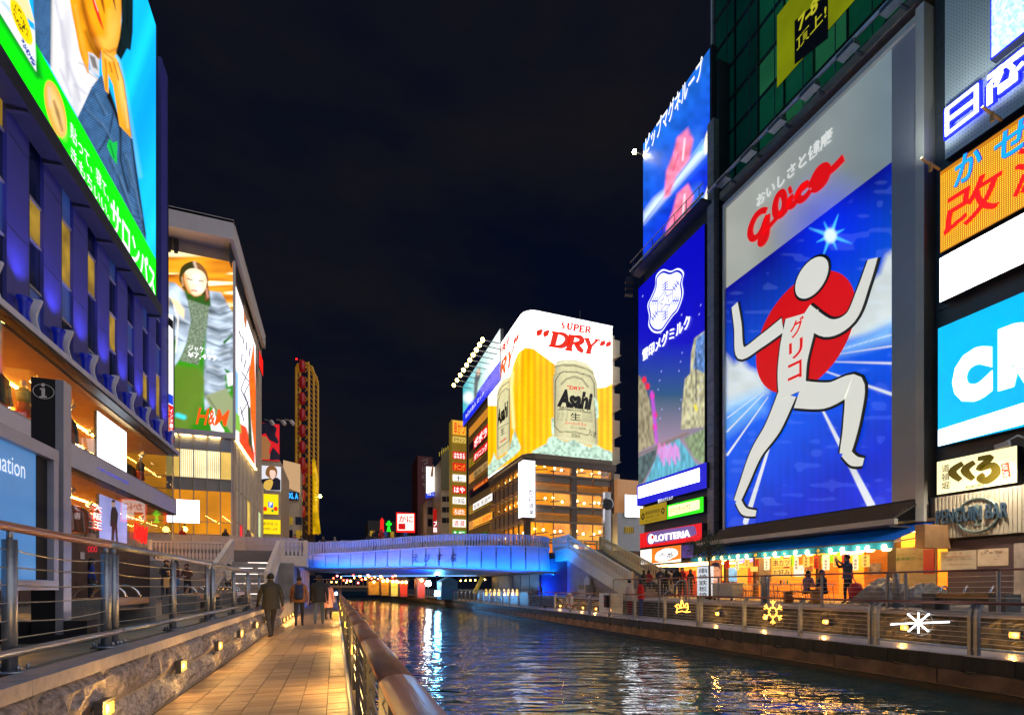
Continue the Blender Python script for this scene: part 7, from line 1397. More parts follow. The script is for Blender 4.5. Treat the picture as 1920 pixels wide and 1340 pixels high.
rb = thing('rooftop_billboard', 'cyan and white rooftop billboard with a row of lamps, blue band below', 'billboard', at(868, 790, X=XA)); F8 = Face(X=XA - 0.1); a, b, c = F8.px(868, 725), F8.px(868, 800), F8.px(938, 700)
def ink_rb(k):
    x, y = k.x, k.y; g = np.clip((x - 868) / 60, 0, 1)[:, None]; k.c[:] = np.array(L(70, 190, 205)) * (1 - g) + np.array(L(225, 242, 245)) * g
    k.poly([(868, 775), (915, 706), (938, 676), (938, 730), (868, 800)], (20, 40, 225), 1); k.poly([(890, 708), (895, 692), (900, 690), (901, 705), (897, 716), (893, 745), (888, 750)], (90, 100, 110), 3); k.ell(897, 697, 3.4, 6, (225, 190, 170), 0, 1.5); k.ell(878, 745, 9, 10, (240, 250, 250), 0, 8); k.speck(0.15, 9, 2)
board('printed_sheet', rb, b, Vector((0, c.y - a.y, 0)), Vector((0, 0, a.z - b.z)), 90, 60, ink_rb, 1.0); MB().box(XA - 0.09, XA + 0.3, c.y, a.y, b.z, a.z).build('cabinet', dsteel, rb); F8.text('お口の恋人 ロッテ', 873, 777, 785, 908, ink_w, rb, 0.02)
for k in range(10):
    f = k / 9; p = at(905 - 54 * f, 637 + 85 * f, X=XA - 2.6); q = Vector((XA, p.y - 0.4, p.z - 0.3)); g = MB().bar(p, q, 0.08).build('lamp_arm', steel, rb); MB().ball(p, 0.26, 8, 6).build('lamp_bulb', lit('yellow billboard lamp', (255, 226, 120), 22), g)
# ---- vertical sign column
sc_ = thing('sign_column', 'tall yellow column of stacked small shop signs beyond the bridge', 'sign column', at(860, 1000, Y=78)); YC = 78.0; FCo = Face(Y=YC); a, b = at(847, 786, Y=YC), at(875, 1002, Y=YC)
B(a.x, b.x, YC + 0.05, YC + 2.0, 3.9, a.z).build('shaft', mat('mustard column', (0.50, 0.36, 0.06), 0.5, 0, 0.15, 0.5, emit=(0.20, 0.13, 0.01), es=0.5), sc_)
rows_ = [(788, 816, yelf, '串かつ', red_p), (818, 831, lit('pale amber face', (225, 190, 90), 0.8), 'ドウトン', dkl), (846, 861, redf, 'はなまる', ink_w), (867, 883, redf, 'ダイニング', yelf), (889, 903, whitef, '土.', dkl), (910, 925, redf, 'はや', ink_w), (931, 945, whitef, '日本橋', gp_), (952, 966, lit('orange face', (240, 130, 20), 0.9), 'ろばた', whitef), (973, 988, whitef, '酒 蔵', red_p), (994, 1001, lit('green exit face', (30, 170, 50), 0.9), '1F', ink_w)]
for y0, y1, m, tx, tm in rows_:
    a, b = at(849, y0, Y=YC), at(873, y1, Y=YC); f = B(a.x, b.x, YC - 0.12, YC + 0.04, b.z, a.z).build('sign_box', m, sc_); FCo.text(tx, 851, y0 + 2, y1 - 2, 871, tm, f, 0.14, 0.03)
# ---- further buildings
gbld = thing('grey_building', 'grey building with a blank board and rooftop lamps beyond the sign column', 'building', at(835, 1000, Y=84)); Yd = 84.0; a, b = at(827, 840, Y=Yd), at(848, 918, Y=Yd); B(a.x, b.x, Yd, Yd + 8, 3.9, a.z - 2).build('core', beige, gbld); B(a.x, b.x, Yd - 0.3, Yd - 0.05, b.z, a.z).build('blank_board', mat('olive grey board', (0.26, 0.25, 0.17), 0.6), gbld)
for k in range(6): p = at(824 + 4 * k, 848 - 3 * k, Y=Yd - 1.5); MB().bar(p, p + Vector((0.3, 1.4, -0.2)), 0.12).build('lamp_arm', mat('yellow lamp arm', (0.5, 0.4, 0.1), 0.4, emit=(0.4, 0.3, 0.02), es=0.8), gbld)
for j in range(3):
    for i in range(2): p = at(829 + 9 * i, 930 + 20 * j, Y=Yd - 0.05); B(p.x, p.x + 0.75, Yd - 0.05, Yd - 0.01, p.z - 0.9, p.z).build('window', dwin, gbld)
lowb = thing('grey_building', 'low pale building with dark windows left of the blank board', 'building', at(810, 1000, Y=92)); a, b = at(800, 938, Y=92), at(828, 1000, Y=92); B(a.x, b.x, 92, 99, 3.9, a.z).build('core', beige, lowb)
for j in range(2): p = at(802, 950 + 22 * j, Y=91.96); B(p.x, p.x + 0.9, 91.93, 91.99, p.z - 1.4, p.z).build('window', dwin, lowb)
wbb = sign('white_billboard', 'white backlit billboard with a blue strip over the far rooftops', 'billboard', Face(Y=90), (799, 874, 925, 827), lit('white billboard face', (248, 244, 236), 1.25), 0.4); F90 = Face(Y=90); F90.poly([(798, 925), (798, 934), (827, 927), (827, 918)], lit('blue strip', (20, 60, 210), 0.9), wbb, 'sign_field', 0.03); F90.text('いちごこ', 801, 905, 911, 824, lit('grey lilac print', (190, 180, 200), 0.8), wbb, 0.04); F90.text('広告 ニュース', 801, 923, 928, 825, ink_w, wbb, 0.05, 0.03)
F90.poly([(807, 893), (810, 872), (813, 872), (812, 893)], lit('brown print', (140, 100, 70), 0.6), wbb, 'print', 0.03); F90.poly([(815, 891), (818, 872), (822, 872), (821, 889)], lit('brown print', (140, 100, 70), 0.6), wbb, 'print', 0.03)
rt = thing('red_tower', 'dark red tower with faded vertical characters in the distance', 'building', at(790, 1000, Y=104)); a, b = at(783, 854, Y=104), at(811, 1000, Y=104); B(a.x, b.x, 104, 112, 3.9, a.z).build('core', mat('dark red wall', (0.13, 0.02, 0.025), 0.6, 0, 0.15, 0.5), rt)
for i, ch in enumerate('づぼらや'): Face(Y=104).text(ch, 791, 858 + 15 * i, 870 + 15 * i, 803, mat('faded cream characters', (0.4, 0.3, 0.26), 0.6), rt, 0.05, 0.04)
vr = sign('vertical_sign', 'red vertical sign with glowing white character beyond the bridge', 'sign', Face(Y=88), (812, 954, 998, 826), lit('dark red lit face', (170, 18, 14), 0.8), 0.4); Face(Y=88).text('大', 813, 974, 986, 825, wl_, vr, 0.03, 0.04); Face(Y=88).text('阪', 813, 988, 998, 825, wl_, vr, 0.03, 0.04)
kn = sign('crab_sign', 'white sign with red frame and red characters beyond the bridge parapet', 'sign', Face(Y=96), (743, 960, 997, 778), lit('red frame glow', (240, 20, 20), 1.6), 0.5); F96 = Face(Y=96); F96.poly([(745, 963), (745, 994), (776, 994), (776, 963)], lit('pinkish white face', (250, 232, 220), 1.2), kn, 'sign_field', 0.03); F96.text('かに', 748, 966, 978, 774, red_p, kn, 0.05, 0.05); F96.poly([(747, 981), (747, 992), (760, 992), (760, 981)], red_p, kn, 'print', 0.05)
ng = thing('neon_figure', 'glowing green cross-shaped neon beside a red neon post', 'neon sign', at(729, 998, Y=96)); F96.poly([(727, 976), (731, 976), (731, 980), (734, 980), (734, 984), (731, 984), (731, 990), (733, 996), (725, 996), (727, 988), (727, 984), (724, 984), (724, 980), (727, 980)], lit('green neon', (20, 220, 30), 2.0), ng, 'neon_tube', 0.0, 0.1); ng2 = thing('neon_figure', 'glowing red neon post shaped like a figure on the skyline', 'neon sign', at(716, 998, Y=96)); F96.poly([(713, 975), (716, 970), (720, 975), (719, 983), (720, 997), (712, 997), (713, 984)], lit('red neon', (255, 40, 30), 3.0), ng2, 'neon_tube', 0.0, 0.1)
bck = thing('distant_block', 'dark distant building block closing the canal view', 'building', at(750, 1000, Y=108)); a = at(690, 975, Y=108); B(a.x, at(800, 900, Y=108).x, 108, 118, 3, a.z).build('core', mat('night block', (0.05, 0.05, 0.055), 0.7), bck)
for k in range(6): B(a.x + 1.4 * k + 0.4, a.x + 1.4 * k + 1.2, 107.95, 108.0, a.z - 3.4, a.z - 2.2).build('window', [wlit, dwin, wblue][k % 3], bck)
wh = thing('white_house', 'pale building with a barred window beside the far stairs', 'building', at(1180, 1050, Y=47)); a, b = at(1158, 895, Y=47), at(1212, 1060, Y=47); B(a.x, 48, 47, 56, 0.75, at(1180, 962, Y=47).z).build('core', white_paint, wh); B(a.x + 0.4, 48, 47.6, 56, at(1180, 962, Y=47).z, a.z).build('upper_wall', mat('glowing orange wall', (0.6, 0.36, 0.2), 0.6, 0, 0.1, 1, emit=(0.5, 0.22, 0.08), es=0.5), wh)  # upper wall's glow stands for orange light falling on it
a, b = at(1171, 987, Y=46.98), at(1187, 999, Y=46.98); w = B(a.x, b.x, 46.93, 46.99, b.z, a.z).build('window', wlit, wh)
for k in range(5): B(a.x + (b.x - a.x) * k / 4.2, a.x + (b.x - a.x) * k / 4.2 + 0.06, 46.88, 46.92, b.z, a.z).build('window_bar', black, w)
ws = sign('light_box', 'white lit board on the pale building behind the blue billboard tower', 'sign', Face(Y=46.8), (1172, 927, 968, 1205), white_led, 0.2)
B(at(1150, 1040, Y=46.5).x, 48, 46.5, 46.95, 0.75, at(1170, 1032, Y=46.5).z).build('plinth', dgrey, wh)
ck = thing('street_clock', 'silver street column with a round drum head at the far bridge end', 'street clock', at(1140, 1030, Y=40)); p = at(1138, 945, Y=40); q = at(1139, 1025, Y=40)
MB().box(p.x - 0.32, p.x + 0.32, 39.8, 40.2, 4.0, p.z - 0.35).build('column', mat('polished steel', (0.6, 0.6, 0.6), 0.2, 0.9, 0.05), ck); MB().lathe([(0.52, -0.3), (0.56, -0.28), (0.56, 0.28), (0.52, 0.3)], p, 24, 'y').build('drum', MC['polished steel'], ck, True); MB().lathe([(0.45, -0.02), (0.45, 0.02)], p - Vector((0, 0.31, 0)), 24, 'y').build('dial', mat('dark dial', (0.05, 0.05, 0.06), 0.3), ck); MB().box(p.x - 0.3, p.x + 0.3, 39.8, 40.2, p.z + 0.52, p.z + 1.1).build('cap', MC['polished steel'], ck)
# ================================================================== beyond / under the bridge
fbg = thing('footbridge', 'distant footbridge with railings seen below the blue bridge', 'bridge', (2, 100, 2)); a, b = at(628, 1086, Y=105), at(712, 1097, Y=105); tan_m = mat('glowing tan bridge side', (0.30, 0.21, 0.13), 0.6, emit=(0.10, 0.06, 0.02), es=0.3)  # bridge side glows faintly in place of lamp light
B(a.x - 4, 14, 105, 109, b.z - 0.5, b.z).build('deck', tan_m, fbg); B(a.x - 4, 14, 105, 105.1, a.z, a.z + 0.12).build('rail', tan_m, fbg)
for k in range(26): B(a.x - 3 + 0.7 * k, a.x - 2.9 + 0.7 * k, 105, 105.1, b.z, a.z).build('baluster', tan_m, fbg)
for x in (0.5, 11.6): B(x, x + 0.8, 105.5, 108.5, -1, b.z - 0.5).build('pier', conc, fbg)
def stall(px0, px1, y0, y1, Y, fm, label, lamps=2, roof=None, lc=(255, 205, 110), ls=60):
    a, b = at(px0, y0, Y=Y), at(px1, y1, Y=Y); t = thing('waterside_stall', label, 'stall', ((a.x + b.x) / 2, Y, 0), 'stalls under and beyond the bridge'); B(a.x, b.x, Y + 0.1, Y + 2, 0, a.z).build('body', roof or brz, t); B(a.x + 0.1, b.x - 0.1, Y, Y + 0.09, 0.1, a.z - 0.15).build('lit_front', fm, t)
    MB().prism([(a.x - 0.2, Y - 0.5, a.z), (b.x + 0.2, Y - 0.5, a.z), (b.x, Y + 2, a.z + 0.5), (a.x, Y + 2, a.z + 0.5)], (0, 0, 0.06)).build('roof', roof or brz, t)
    for k in range(lamps): p = (a.x + (b.x - a.x) * (k + 0.5) / lamps, Y - 0.25, a.z - 0.2); MB().ball(p, 0.15, 8, 6).build('lamp', lit('stall lamp %s' % str(lc), lc, ls), t)
am = lit('amber stall front', (215, 140, 40), 0.6, 0.7, 0.9); rdm = lit('red stall front', (215, 60, 30), 0.8, 0.6, 0.9)
stall(690, 712, 1088, 1104, 84, am, 'small amber stall with a single lamp far under the bridge', 1); stall(714, 730, 1086, 1106, 76, am, 'amber stall with two bright lamps far under the bridge', 2); stall(732, 748, 1087, 1108, 70, lit('yellow stall front', (240, 200, 80), 0.9, 0.5, 1), 'yellow stall with lamps beside the red-fronted stall', 2); stall(749, 765, 1088, 1102, 66, rdm, 'red-fronted stall with lamps beyond the bridge', 2); stall(782, 798, 1084, 1112, 58, rdm, 'dark stall with red banners next to the blue tent', 1)
for k in range(30): 
    p = at(620 + 4.6 * k + R.uniform(-2, 2), 1079 + R.uniform(-3, 13), Y=100 - 1.2 * k); t = thing('string_lamp', 'small %s lamp in the string of lights far under the bridge' % ['warm', 'red', 'amber', 'pink'][k % 4], 'lamp', p, 'string of lamps far under the bridge'); MB().ball(p, R.uniform(0.08, 0.17), 6, 5).build('bulb', [lit('warm bulb', (255, 190, 80), 40), lit('red bulb', (255, 50, 30), 36), lit('warm bulb', (255, 190, 80), 40), lit('pink bulb', (255, 110, 120), 30)][k % 4], t); MB().tube([p + Vector((0, 0, 0.14)), p + Vector((0, 0, 0.5))], 0.02, 4).build('cord', black, t)
for k in range(6):
    p = at(864 + 9 * k, 1088 - 0.4 * k, Y=47.3); t = thing('string_lamp', 'warm bulb of the row above the far boardwalk under the bridge', 'lamp', p, 'warm bulbs under the far bridge end'); MB().ball(p, 0.07, 6, 5).build('bulb', lit('warm bulb', (255, 200, 90), 14), t); MB().tube([p + Vector((0, 0, 0.06)), p + Vector((0, 0, 0.3))], 0.015, 4).build('cord', black, t)
tn = thing('market_tent', 'blue pitched tent on the far boardwalk behind the blue floodlight', 'tent', at(843, 1112, Y=52)); tb = mat('blue tent cloth', (0.05, 0.22, 0.42), 0.7, 0, 0.15, 1.5); a, b = at(828, 1090, Y=52), at(858, 1116, Y=52)
B(a.x, b.x, 52, 54.5, 0.0, a.z).build('wall', tb, tn); MB().prism([(a.x - 0.1, 51.9, a.z), (b.x + 0.1, 51.9, a.z), ((a.x + b.x) / 2, 51.9, a.z + 0.55)], (0, 2.7, 0)).build('roof', tb, tn)
wlp = thing('flood_lamp', 'white flood lamp beside the blue tent', 'lamp', at(803, 1093, Y=54)); p = at(803, 1093, Y=54); MB().ball(p, 0.32, 10, 8).build('bulb', lit('white flood bulb', (235, 250, 250), 70), wlp); MB().tube([(p.x, p.y, 0), (p.x, p.y, p.z - 0.3)], 0.04, 6).build('pole', dsteel, wlp)
ys_ = thing('boat_stair', 'yellow-lit slanting stair under the far end of the bridge', 'stairs', at(895, 1100, Y=46)); ymat = mat('glowing yellow steel rail', (0.5, 0.4, 0.06), 0.4, emit=(0.3, 0.22, 0.02), es=0.4); MB().bar(at(889, 1112, Y=45), at(904, 1082, Y=45), 0.5, 0.25).build('flight', ymat, ys_); MB().bar(at(904, 1082, Y=45), at(898, 1070, Y=45), 0.6, 0.2).build('flight', tan_m, ys_)  # stair steel given a glow in place of yellow lamp light
bcs = thing('lit_counter', 'brown counter front with glowing cut-out letters on the far boardwalk', 'counter', at(950, 1112, X=13.2)); F13 = Face(X=13.2); a, b, c = F13.px(895, 1098), F13.px(895, 1118), F13.px(990, 1098); B(13.2, 13.46, c.y, a.y, 0.02, 1.05).build('front', brz, bcs)
for px in (912, 920, 928, 936, 946, 954, 962, 970): 
    F13.poly([(px - 2.2, 1107), (px - 2.2, 1116), (px + 2.2, 1116), (px + 2.2, 1107), (px, 1103)], lit('amber cut-out', (255, 190, 50), 1.8), bcs, 'glow_arch', 0.03)
# ================================================================== NEAR TERRACE: INFORMATION PILLAR, BOARD, BENCHES
ip = thing('information_pillar', 'dark information pillar with a ringed letter i on the near terrace', 'sign', (-2.95, 6.8, 0.75)); slate = mat('dark slate panel', (0.018, 0.019, 0.024), 0.7, 0, 0.2, 2, spec=0.2); lilac_m = mat('lilac grey metal', (0.34, 0.36, 0.46), 0.4, 0.4, 0.1, 2)
FI = Face(Y=6.75); a, b = at(58, 706, Y=6.75), at(104, 1212, Y=6.75); B(a.x, b.x, 6.75, 6.89, 0.75, a.z).build('panel', slate, ip); B(b.x + 0.003, b.x + 0.075, 6.74, 6.91, 0.75, a.z + 0.0).build('edge', lilac_m, ip); B(a.x - 0.35, b.x + 0.3, 6.6, 7.05, 0.75, 0.83).build('foot', slate, ip); B(a.x - 0.28, a.x - 0.02, 6.7, 6.95, 0.83, 0.98).build('foot_block', slate, ip); B(b.x + 0.09, b.x + 0.3, 6.7, 6.95, 0.83, 0.98).build('foot_block', slate, ip)
pal = mat('pale print', (0.62, 0.60, 0.58), 0.5, 0, 0); c = at(81.5, 733.5, Y=6.74); r0 = (at(102, 733, Y=6.74).x - at(61, 733, Y=6.74).x) / 2
MB().add([(c.x + q * r0 * math.cos(k * math.pi / 24), 6.742, c.z + q * r0 * math.sin(k * math.pi / 24) * 0.86) for q in (1, 0.93) for k in range(48)], [(k, (k + 1) % 48, 48 + (k + 1) % 48, 48 + k) for k in range(48)]).build('ring', pal, ip)
for pts in ([(80, 719), (84, 719), (86, 722), (84, 725.5), (80, 725.5), (78, 722)], [(76, 728), (85.5, 728), (85.5, 743), (89, 743), (89, 746), (75, 746), (75, 743), (79, 743), (79, 731), (76, 731)]): FI.poly(pts, pal, ip, 'lettering', 0.012)
ibd = thing('information_board', 'large blue-grey information board in a pale metal frame at the left edge', 'sign', (-2.85, 5.3, 0.75)); XI = -2.78; blue_p = mat('blue information panel', (0.06, 0.18, 0.36), 0.35, 0, 0.2, 1.2, emit=(0.02, 0.09, 0.22), es=1.5); FIB = Face(X=XI); y1i = 6.42; z1i = 2.66; z0i = 1.42
B(XI - 0.12, XI - 0.01, 3.2, y1i, z0i, z1i).build('panel', blue_p, ibd); B(XI - 0.14, XI + 0.05, 3.2, y1i + 0.05, z1i, z1i + 0.12).build('frame', lilac_m, ibd); B(XI - 0.14, XI + 0.05, y1i - 0.045, y1i + 0.045, z0i, z1i - 0.002).build('frame', lilac_m, ibd); B(XI - 0.14, XI + 0.05, 3.2, y1i + 0.05, z0i - 0.1, z0i - 0.002).build('frame', lilac_m, ibd); B(XI - 0.135, XI - 0.004, y1i - 0.24, y1i - 0.05, z0i + .002, z1i - 0.002).build('shadow_gap', slate, ibd)
words('Information', Vector((XI + 0.0, 5.16, 2.38)), (0, 0.82, 0), (0, 0, 0.17), lit('white board letters', (215, 225, 240), 0.9), ibd); B(XI - 0.12, XI - 0.02, 3.4, 3.6, 0.75, z0i - 0.1).build('leg', slate, ibd)
bwood = mat('orange bench timber', (0.42, 0.21, 0.06), 0.45, 0, 0.3, 3, 0.2, 30, stretch=(8, 1, 8)); bconc = mat('bench concrete', (0.17, 0.165, 0.165), 0.8, 0, 0.3, 5, 0.4, 40); chrome = mat('chrome', (0.7, 0.7, 0.72), 0.15, 1.0, 0.05)
def bench(x0, x1, y0, y1, label, z=0.75, grp='concrete and timber benches'):
    t = thing('bench', label, 'bench', ((x0 + x1) / 2, y0, z), grp)
    for a, b in ((y0, y0 + 0.32), (y1 - 0.3, y1)): B(x0, x1, a, b, z, z + 0.43).build('end_block', bconc, t)
    n = 6; w = (x1 - x0) / n
    for k in range(n): B(x0 + k * w + 0.008, x0 + (k + 1) * w - 0.008, y0 + 0.33, y1 - 0.31, z + 0.33, z + 0.43).build('slat', bwood, t)
    B(x0 + 0.1, x1 - 0.1, y0 + 0.33, y1 - 0.31, z + 0.26, z + 0.328).build('beam', dsteel, t)
    for k in range(3):
        y = y0 + (y1 - y0) * (0.2 + 0.3 * k); MB().tube([(x0 + 0.12 + 0.5 * (x1 - x0 - 0.24) * (1 - math.cos(q)), y, z + 0.43 + 0.19 * math.sin(q)) for q in np.linspace(0, math.pi, 12)], 0.022, 8).build('armrest_hoop', chrome, t, True)
bench(-3.62, -2.95, 8.3, 10.2, 'nearest timber bench with chrome hoops on the near terrace'); bench(-3.62, -2.95, 12.9, 15.6, 'second timber bench with chrome hoops, further along the near terrace'); bench(-3.62, -2.95, 17.5, 19.5, 'third timber bench, close to the near stairs')
p = at(1740, 1120, X=15.0); bench(14.55, 15.15, at(1898, 1120, X=14.8).y, at(1740, 1120, X=14.8).y, 'timber bench with chrome hoops on the far terrace before the notice boards')
# ================================================================== LED ornaments on the far railing
XO = XF - 0.09; FO = Face(X=XO); LEDw = lit('white LED rope', (250, 252, 255), 5); LEDo = lit('amber LED rope', (255, 176, 60), 6)
o1 = thing('star_light', 'white eight-pointed LED star with a long streak hung on the far railing', 'light ornament', at(1722, 1190, X=XO)); cst = (1722, 1167)
for an, r in ((90, 24), (-90, 24), (45, 30), (135, 30), (-45, 28), (-135, 28), (2, 58), (184, 52)):
    q = (cst[0] + r * math.cos(math.radians(an)) * (0.95 if abs(r) < 40 else 1), cst[1] - r * math.sin(math.radians(an)) * 0.8); a, b = FO.px(*cst), FO.px(*q); d = b - a; MB().tube([a + d * 0.1, b], 0.016, 6).build('light_bar', LEDw, o1)
cc = FO.px(*cst); MB().tube([(XO + 0.02, cc.y + 0.27 * math.cos(k * math.pi / 16), cc.z + 0.27 * math.sin(k * math.pi / 16)) for k in range(33)], 0.006, 5, False).build('hoop', cable, o1)
o2 = thing('snowflake_light', 'amber LED snowflake hung on the far railing', 'light ornament', at(1449, 1165, X=XO)); cc = FO.px(1449, 1147); rO = 0.34
for k in range(6):
    an = math.pi / 2 + k * math.pi / 3; d = Vector((0, math.cos(an), math.sin(an))); e = Vector((0, -math.sin(an), math.cos(an))); MB().tube([cc + d * 0.14, cc + d * rO], 0.014, 6).build('light_bar', LEDo, o2)
    for s in (-1, 1): MB().tube([cc + d * 0.23, cc + d * 0.31 + e * s * 0.08], 0.011, 5).build('light_bar', LEDo, o2)
MB().tube([cc + Vector((0, 0.13 * math.cos(k * math.pi / 8) * (1 + 0.15 * math.cos(3 * k * math.pi / 4)), 0.13 * math.sin(k * math.pi / 8) * (1 + 0.15 * math.cos(3 * k * math.pi / 4)))) for k in range(17)], 0.012, 6, False).build('light_ring', LEDo, o2)
o3 = thing('leaf_light', 'amber LED ornament shaped like a leafy sprig on the far railing', 'light ornament', at(1279, 1150, X=XO))
for pts in ([(1268, 1148), (1270, 1138), (1266, 1136), (1272, 1132), (1276, 1138), (1278, 1124), (1283, 1136), (1288, 1130), (1290, 1140), (1286, 1147), (1294, 1146)], [(1268, 1148), (1278, 1145), (1286, 1147)], [(1272, 1140), (1280, 1138), (1288, 1138)]): MB().tube([FO.px(*q) for q in spline(pts, 4, False)], 0.014, 6).build('light_rope', LEDo, o3)
# life ring, railing panels with signal lamps, blue chair
lr = thing('life_ring', 'white life ring hanging on the far railing', 'life ring', at(1068, 1120, X=XF - 0.1)); c = at(1068, 1125, X=XF - 0.1); MB().tube([(c.x, c.y + 0.30 * math.cos(k * math.pi / 12), c.z + 0.36 * math.sin(k * math.pi / 12)) for k in range(25)], 0.065, 8, False).build('ring', white_paint, lr, True)
for k in range(4): q = (k + 0.5) * math.pi / 2; MB().tube([(c.x, c.y + 0.30 * math.cos(q - .12), c.z + 0.36 * math.sin(q - .12)), (c.x, c.y + 0.30 * math.cos(q + .12), c.z + 0.36 * math.sin(q + .12))], 0.07, 8).build('band', mat('red band', (0.5, 0.05, 0.04), 0.5), lr)
wp = thing('signal_panels', 'two white slatted panels with a red signal head on the far railing', 'signal', at(1145, 1145, X=XF - 0.1)); FQ = Face(X=XF - 0.12)
for x0, x1, m in ((1124, 1142, mat('white slat', (0.62, 0.66, 0.72), 0.45)), (1146, 1167, mat('cream slat', (0.66, 0.64, 0.56), 0.5))):
    a, b = FQ.px(x0, 1119), FQ.px(x1, 1154)
    for k in range(6): z0 = 0.18 + 0.15 * k; B(XF - 0.14, XF - 0.10, b.y, a.y, z0, z0 + 0.14).build('slat', m, wp)
a = FQ.px(1141, 1140); B(XF - 0.3, XF - 0.142, a.y - 0.12, a.y + 0.12, 0.42, 0.98).build('signal_head', black, wp)
for z in (0.58, 0.82): MB().lathe([(0.085, -0.02), (0.07, 0.0)], (XF - 0.305, a.y, z), 12, 'x').build('signal_lens', mat('dark red lens', (0.25, 0.02, 0.015), 0.3), wp)
bc = thing('carved_chair', 'blue-lit carved stone chair shape below the far stairs', 'chair', at(1090, 1108, X=15.2)); p = at(1090, 1108, X=15.2); sm = mat('pale stone', (0.5, 0.5, 0.5), 0.6)
B(p.x, p.x + 0.6, p.y - 0.45, p.y + 0.45, 0.75, 1.2).build('seat', sm, bc); B(p.x + 0.4, p.x + 0.6, p.y - 0.38, p.y + 0.38, 1.2, 1.85).build('backrest', sm, bc); B(p.x, p.x + 0.6, p.y - 0.55, p.y - 0.45, 0.75, 1.5).build('armrest', sm, bc); B(p.x, p.x + 0.6, p.y + 0.45, p.y + 0.55, 0.75, 1.5).build('armrest', sm, bc); MB().prism([(p.x + 0.42, p.y - 0.4, 1.85), (p.x + 0.42, p.y + 0.4, 1.85), (p.x + 0.42, p.y, 2.1)], (0.15, 0, 0)).build('crest', sm, bc)
# ================================================================== FAR TERRACE FURNITURE
def table(x, y, label, rz=0, w=1.3, d=0.7):
    t = thing('dining_table', label, 'table', (x, y, 0.75), 'tables outside the eatery'); B(x - d / 2, x + d / 2, y - w / 2, y + w / 2, 1.43, 1.47).build('tabletop', mat('pale tabletop', (0.55, 0.50, 0.44), 0.35), t)
    for a in (-1, 1):
        for b in (-1, 1): MB().tube([(x + a * (d / 2 - 0.06), y + b * (w / 2 - 0.08), 1.43), (x + a * (d / 2 - 0.02), y + b * (w / 2 - 0.04), 0.75)], 0.018, 6).build('leg', chrome, t)
    for k in range(3): MB().lathe([(0.03, 0), (0.035, 0.09 + 0.04 * k), (0.02, 0.16)], (x - 0.1 + 0.1 * k, y + 0.25 * (k - 1), 1.47), 8).build('bottle', [lit('green bottle', (60, 160, 60), 0.2), white_paint, mat('brown sauce', (0.1, 0.03, 0.01), 0.3)][k], t)
def stool(x, y, label):
    t = thing('stool', label, 'stool', (x, y, 0.75), 'stools outside the eatery'); MB().lathe([(0.16, 0.42), (0.17, 0.45), (0.15, 0.47), (0.0, 0.472)], (x, y, 0.75), 14).build('seat', mat('dark stool seat', (0.12, 0.05, 0.04), 0.5), t, True)
    for k in range(4): an = k * math.pi / 2 + 0.4; MB().tube([(x + 0.1 * math.cos(an), y + 0.1 * math.sin(an), 1.17), (x + 0.19 * math.cos(an), y + 0.19 * math.sin(an), 0.75)], 0.012, 5).build('leg', chrome, t)
tabs = [(1370, 1116, 'steel table with bottles nearest the white vertical sign'), (1420, 1117, 'steel table with bottles behind the thick bollard'), (1470, 1118, 'steel table below the menu boards'), (1525, 1120, 'steel table where two people sit')]
for px, py, w in tabs: p = at(px, py + 10, X=17.6); table(17.6, p.y, w)
for i, px in enumerate((1352, 1392, 1405, 1440, 1455, 1490, 1632, 1645)): p = at(px, 1120, X=17.0 + 0.5 * (i % 2)); stool(p.x, p.y, 'round steel stool, %s along the eatery front from the tree' % ordw[i])
pb_ = thing('picnic_bench', 'long low timber bench in front of the eatery tables', 'bench', (16.2, 15, 0.75)); a, b = at(1470, 1115, X=16.2), at(1535, 1115, X=16.2)
for k in range(3): B(16.05 + 0.13 * k, 16.165 + 0.13 * k, b.y, a.y, 1.15, 1.2).build('slat', bwood, pb_)
for y in (a.y - 0.15, b.y + 0.15): B(16.05, 16.42, y - 0.05, y + 0.05, 0.75, 1.148).build('leg', bwood, pb_)
crt = thing('menu_cart', 'pale cabinet cart standing beside the portrait poster', 'cart', at(1352, 1120, X=16.4)); p = at(1354, 1118, X=16.4); B(p.x, p.x + 0.6, p.y - 0.6, p.y + 0.6, 0.85, 1.5).build('body', mat('pale cart', (0.55, 0.52, 0.42), 0.5), crt); B(p.x - 0.05, p.x + 0.65, p.y - 0.66, p.y + 0.66, 1.5, 1.54).build('top', white_paint, crt)
for s in (-0.5, 0.5): MB().lathe([(0.05, -0.02), (0.05, 0.02)], (p.x + 0.05, p.y + s, 0.80), 10, 'x').build('wheel', black, crt)
# tarpaulin-covered heap
tp_ = thing('covered_heap', 'heap under a crumpled grey tarpaulin in front of the tan board', 'tarpaulin heap', at(1700, 1125, X=17)); a, b = at(1772, 1120, X=17.3), at(1618, 1120, X=17.3); ny, nx_ = 34, 16; V = []; rr = random.Random(3)
for i in range(ny + 1):
    for j in range(nx_ + 1):
        u, v = i / ny, j / nx_; h = (math.sin(math.pi * u) ** 0.55) * (math.sin(math.pi * min(1, v * 1.0)) ** 0.45) * (0.78 + 0.25 * math.sin(u * 9 + 1) + 0.12 * math.sin(u * 23 + v * 5)) + rr.uniform(0, 0.06)
        V.append((16.4 + 1.9 * v, a.y + (b.y - a.y) * u, 0.755 + max(0, h * 0.95)))
MB().add(V, [(i * (nx_ + 1) + j, (i + 1) * (nx_ + 1) + j, (i + 1) * (nx_ + 1) + j + 1, i * (nx_ + 1) + j + 1) for i in range(ny) for j in range(nx_)]).build('tarpaulin', mat('grey tarpaulin', (0.22, 0.20, 0.19), 0.4, 0, 0.35, 2, 0.7, 7), tp_)
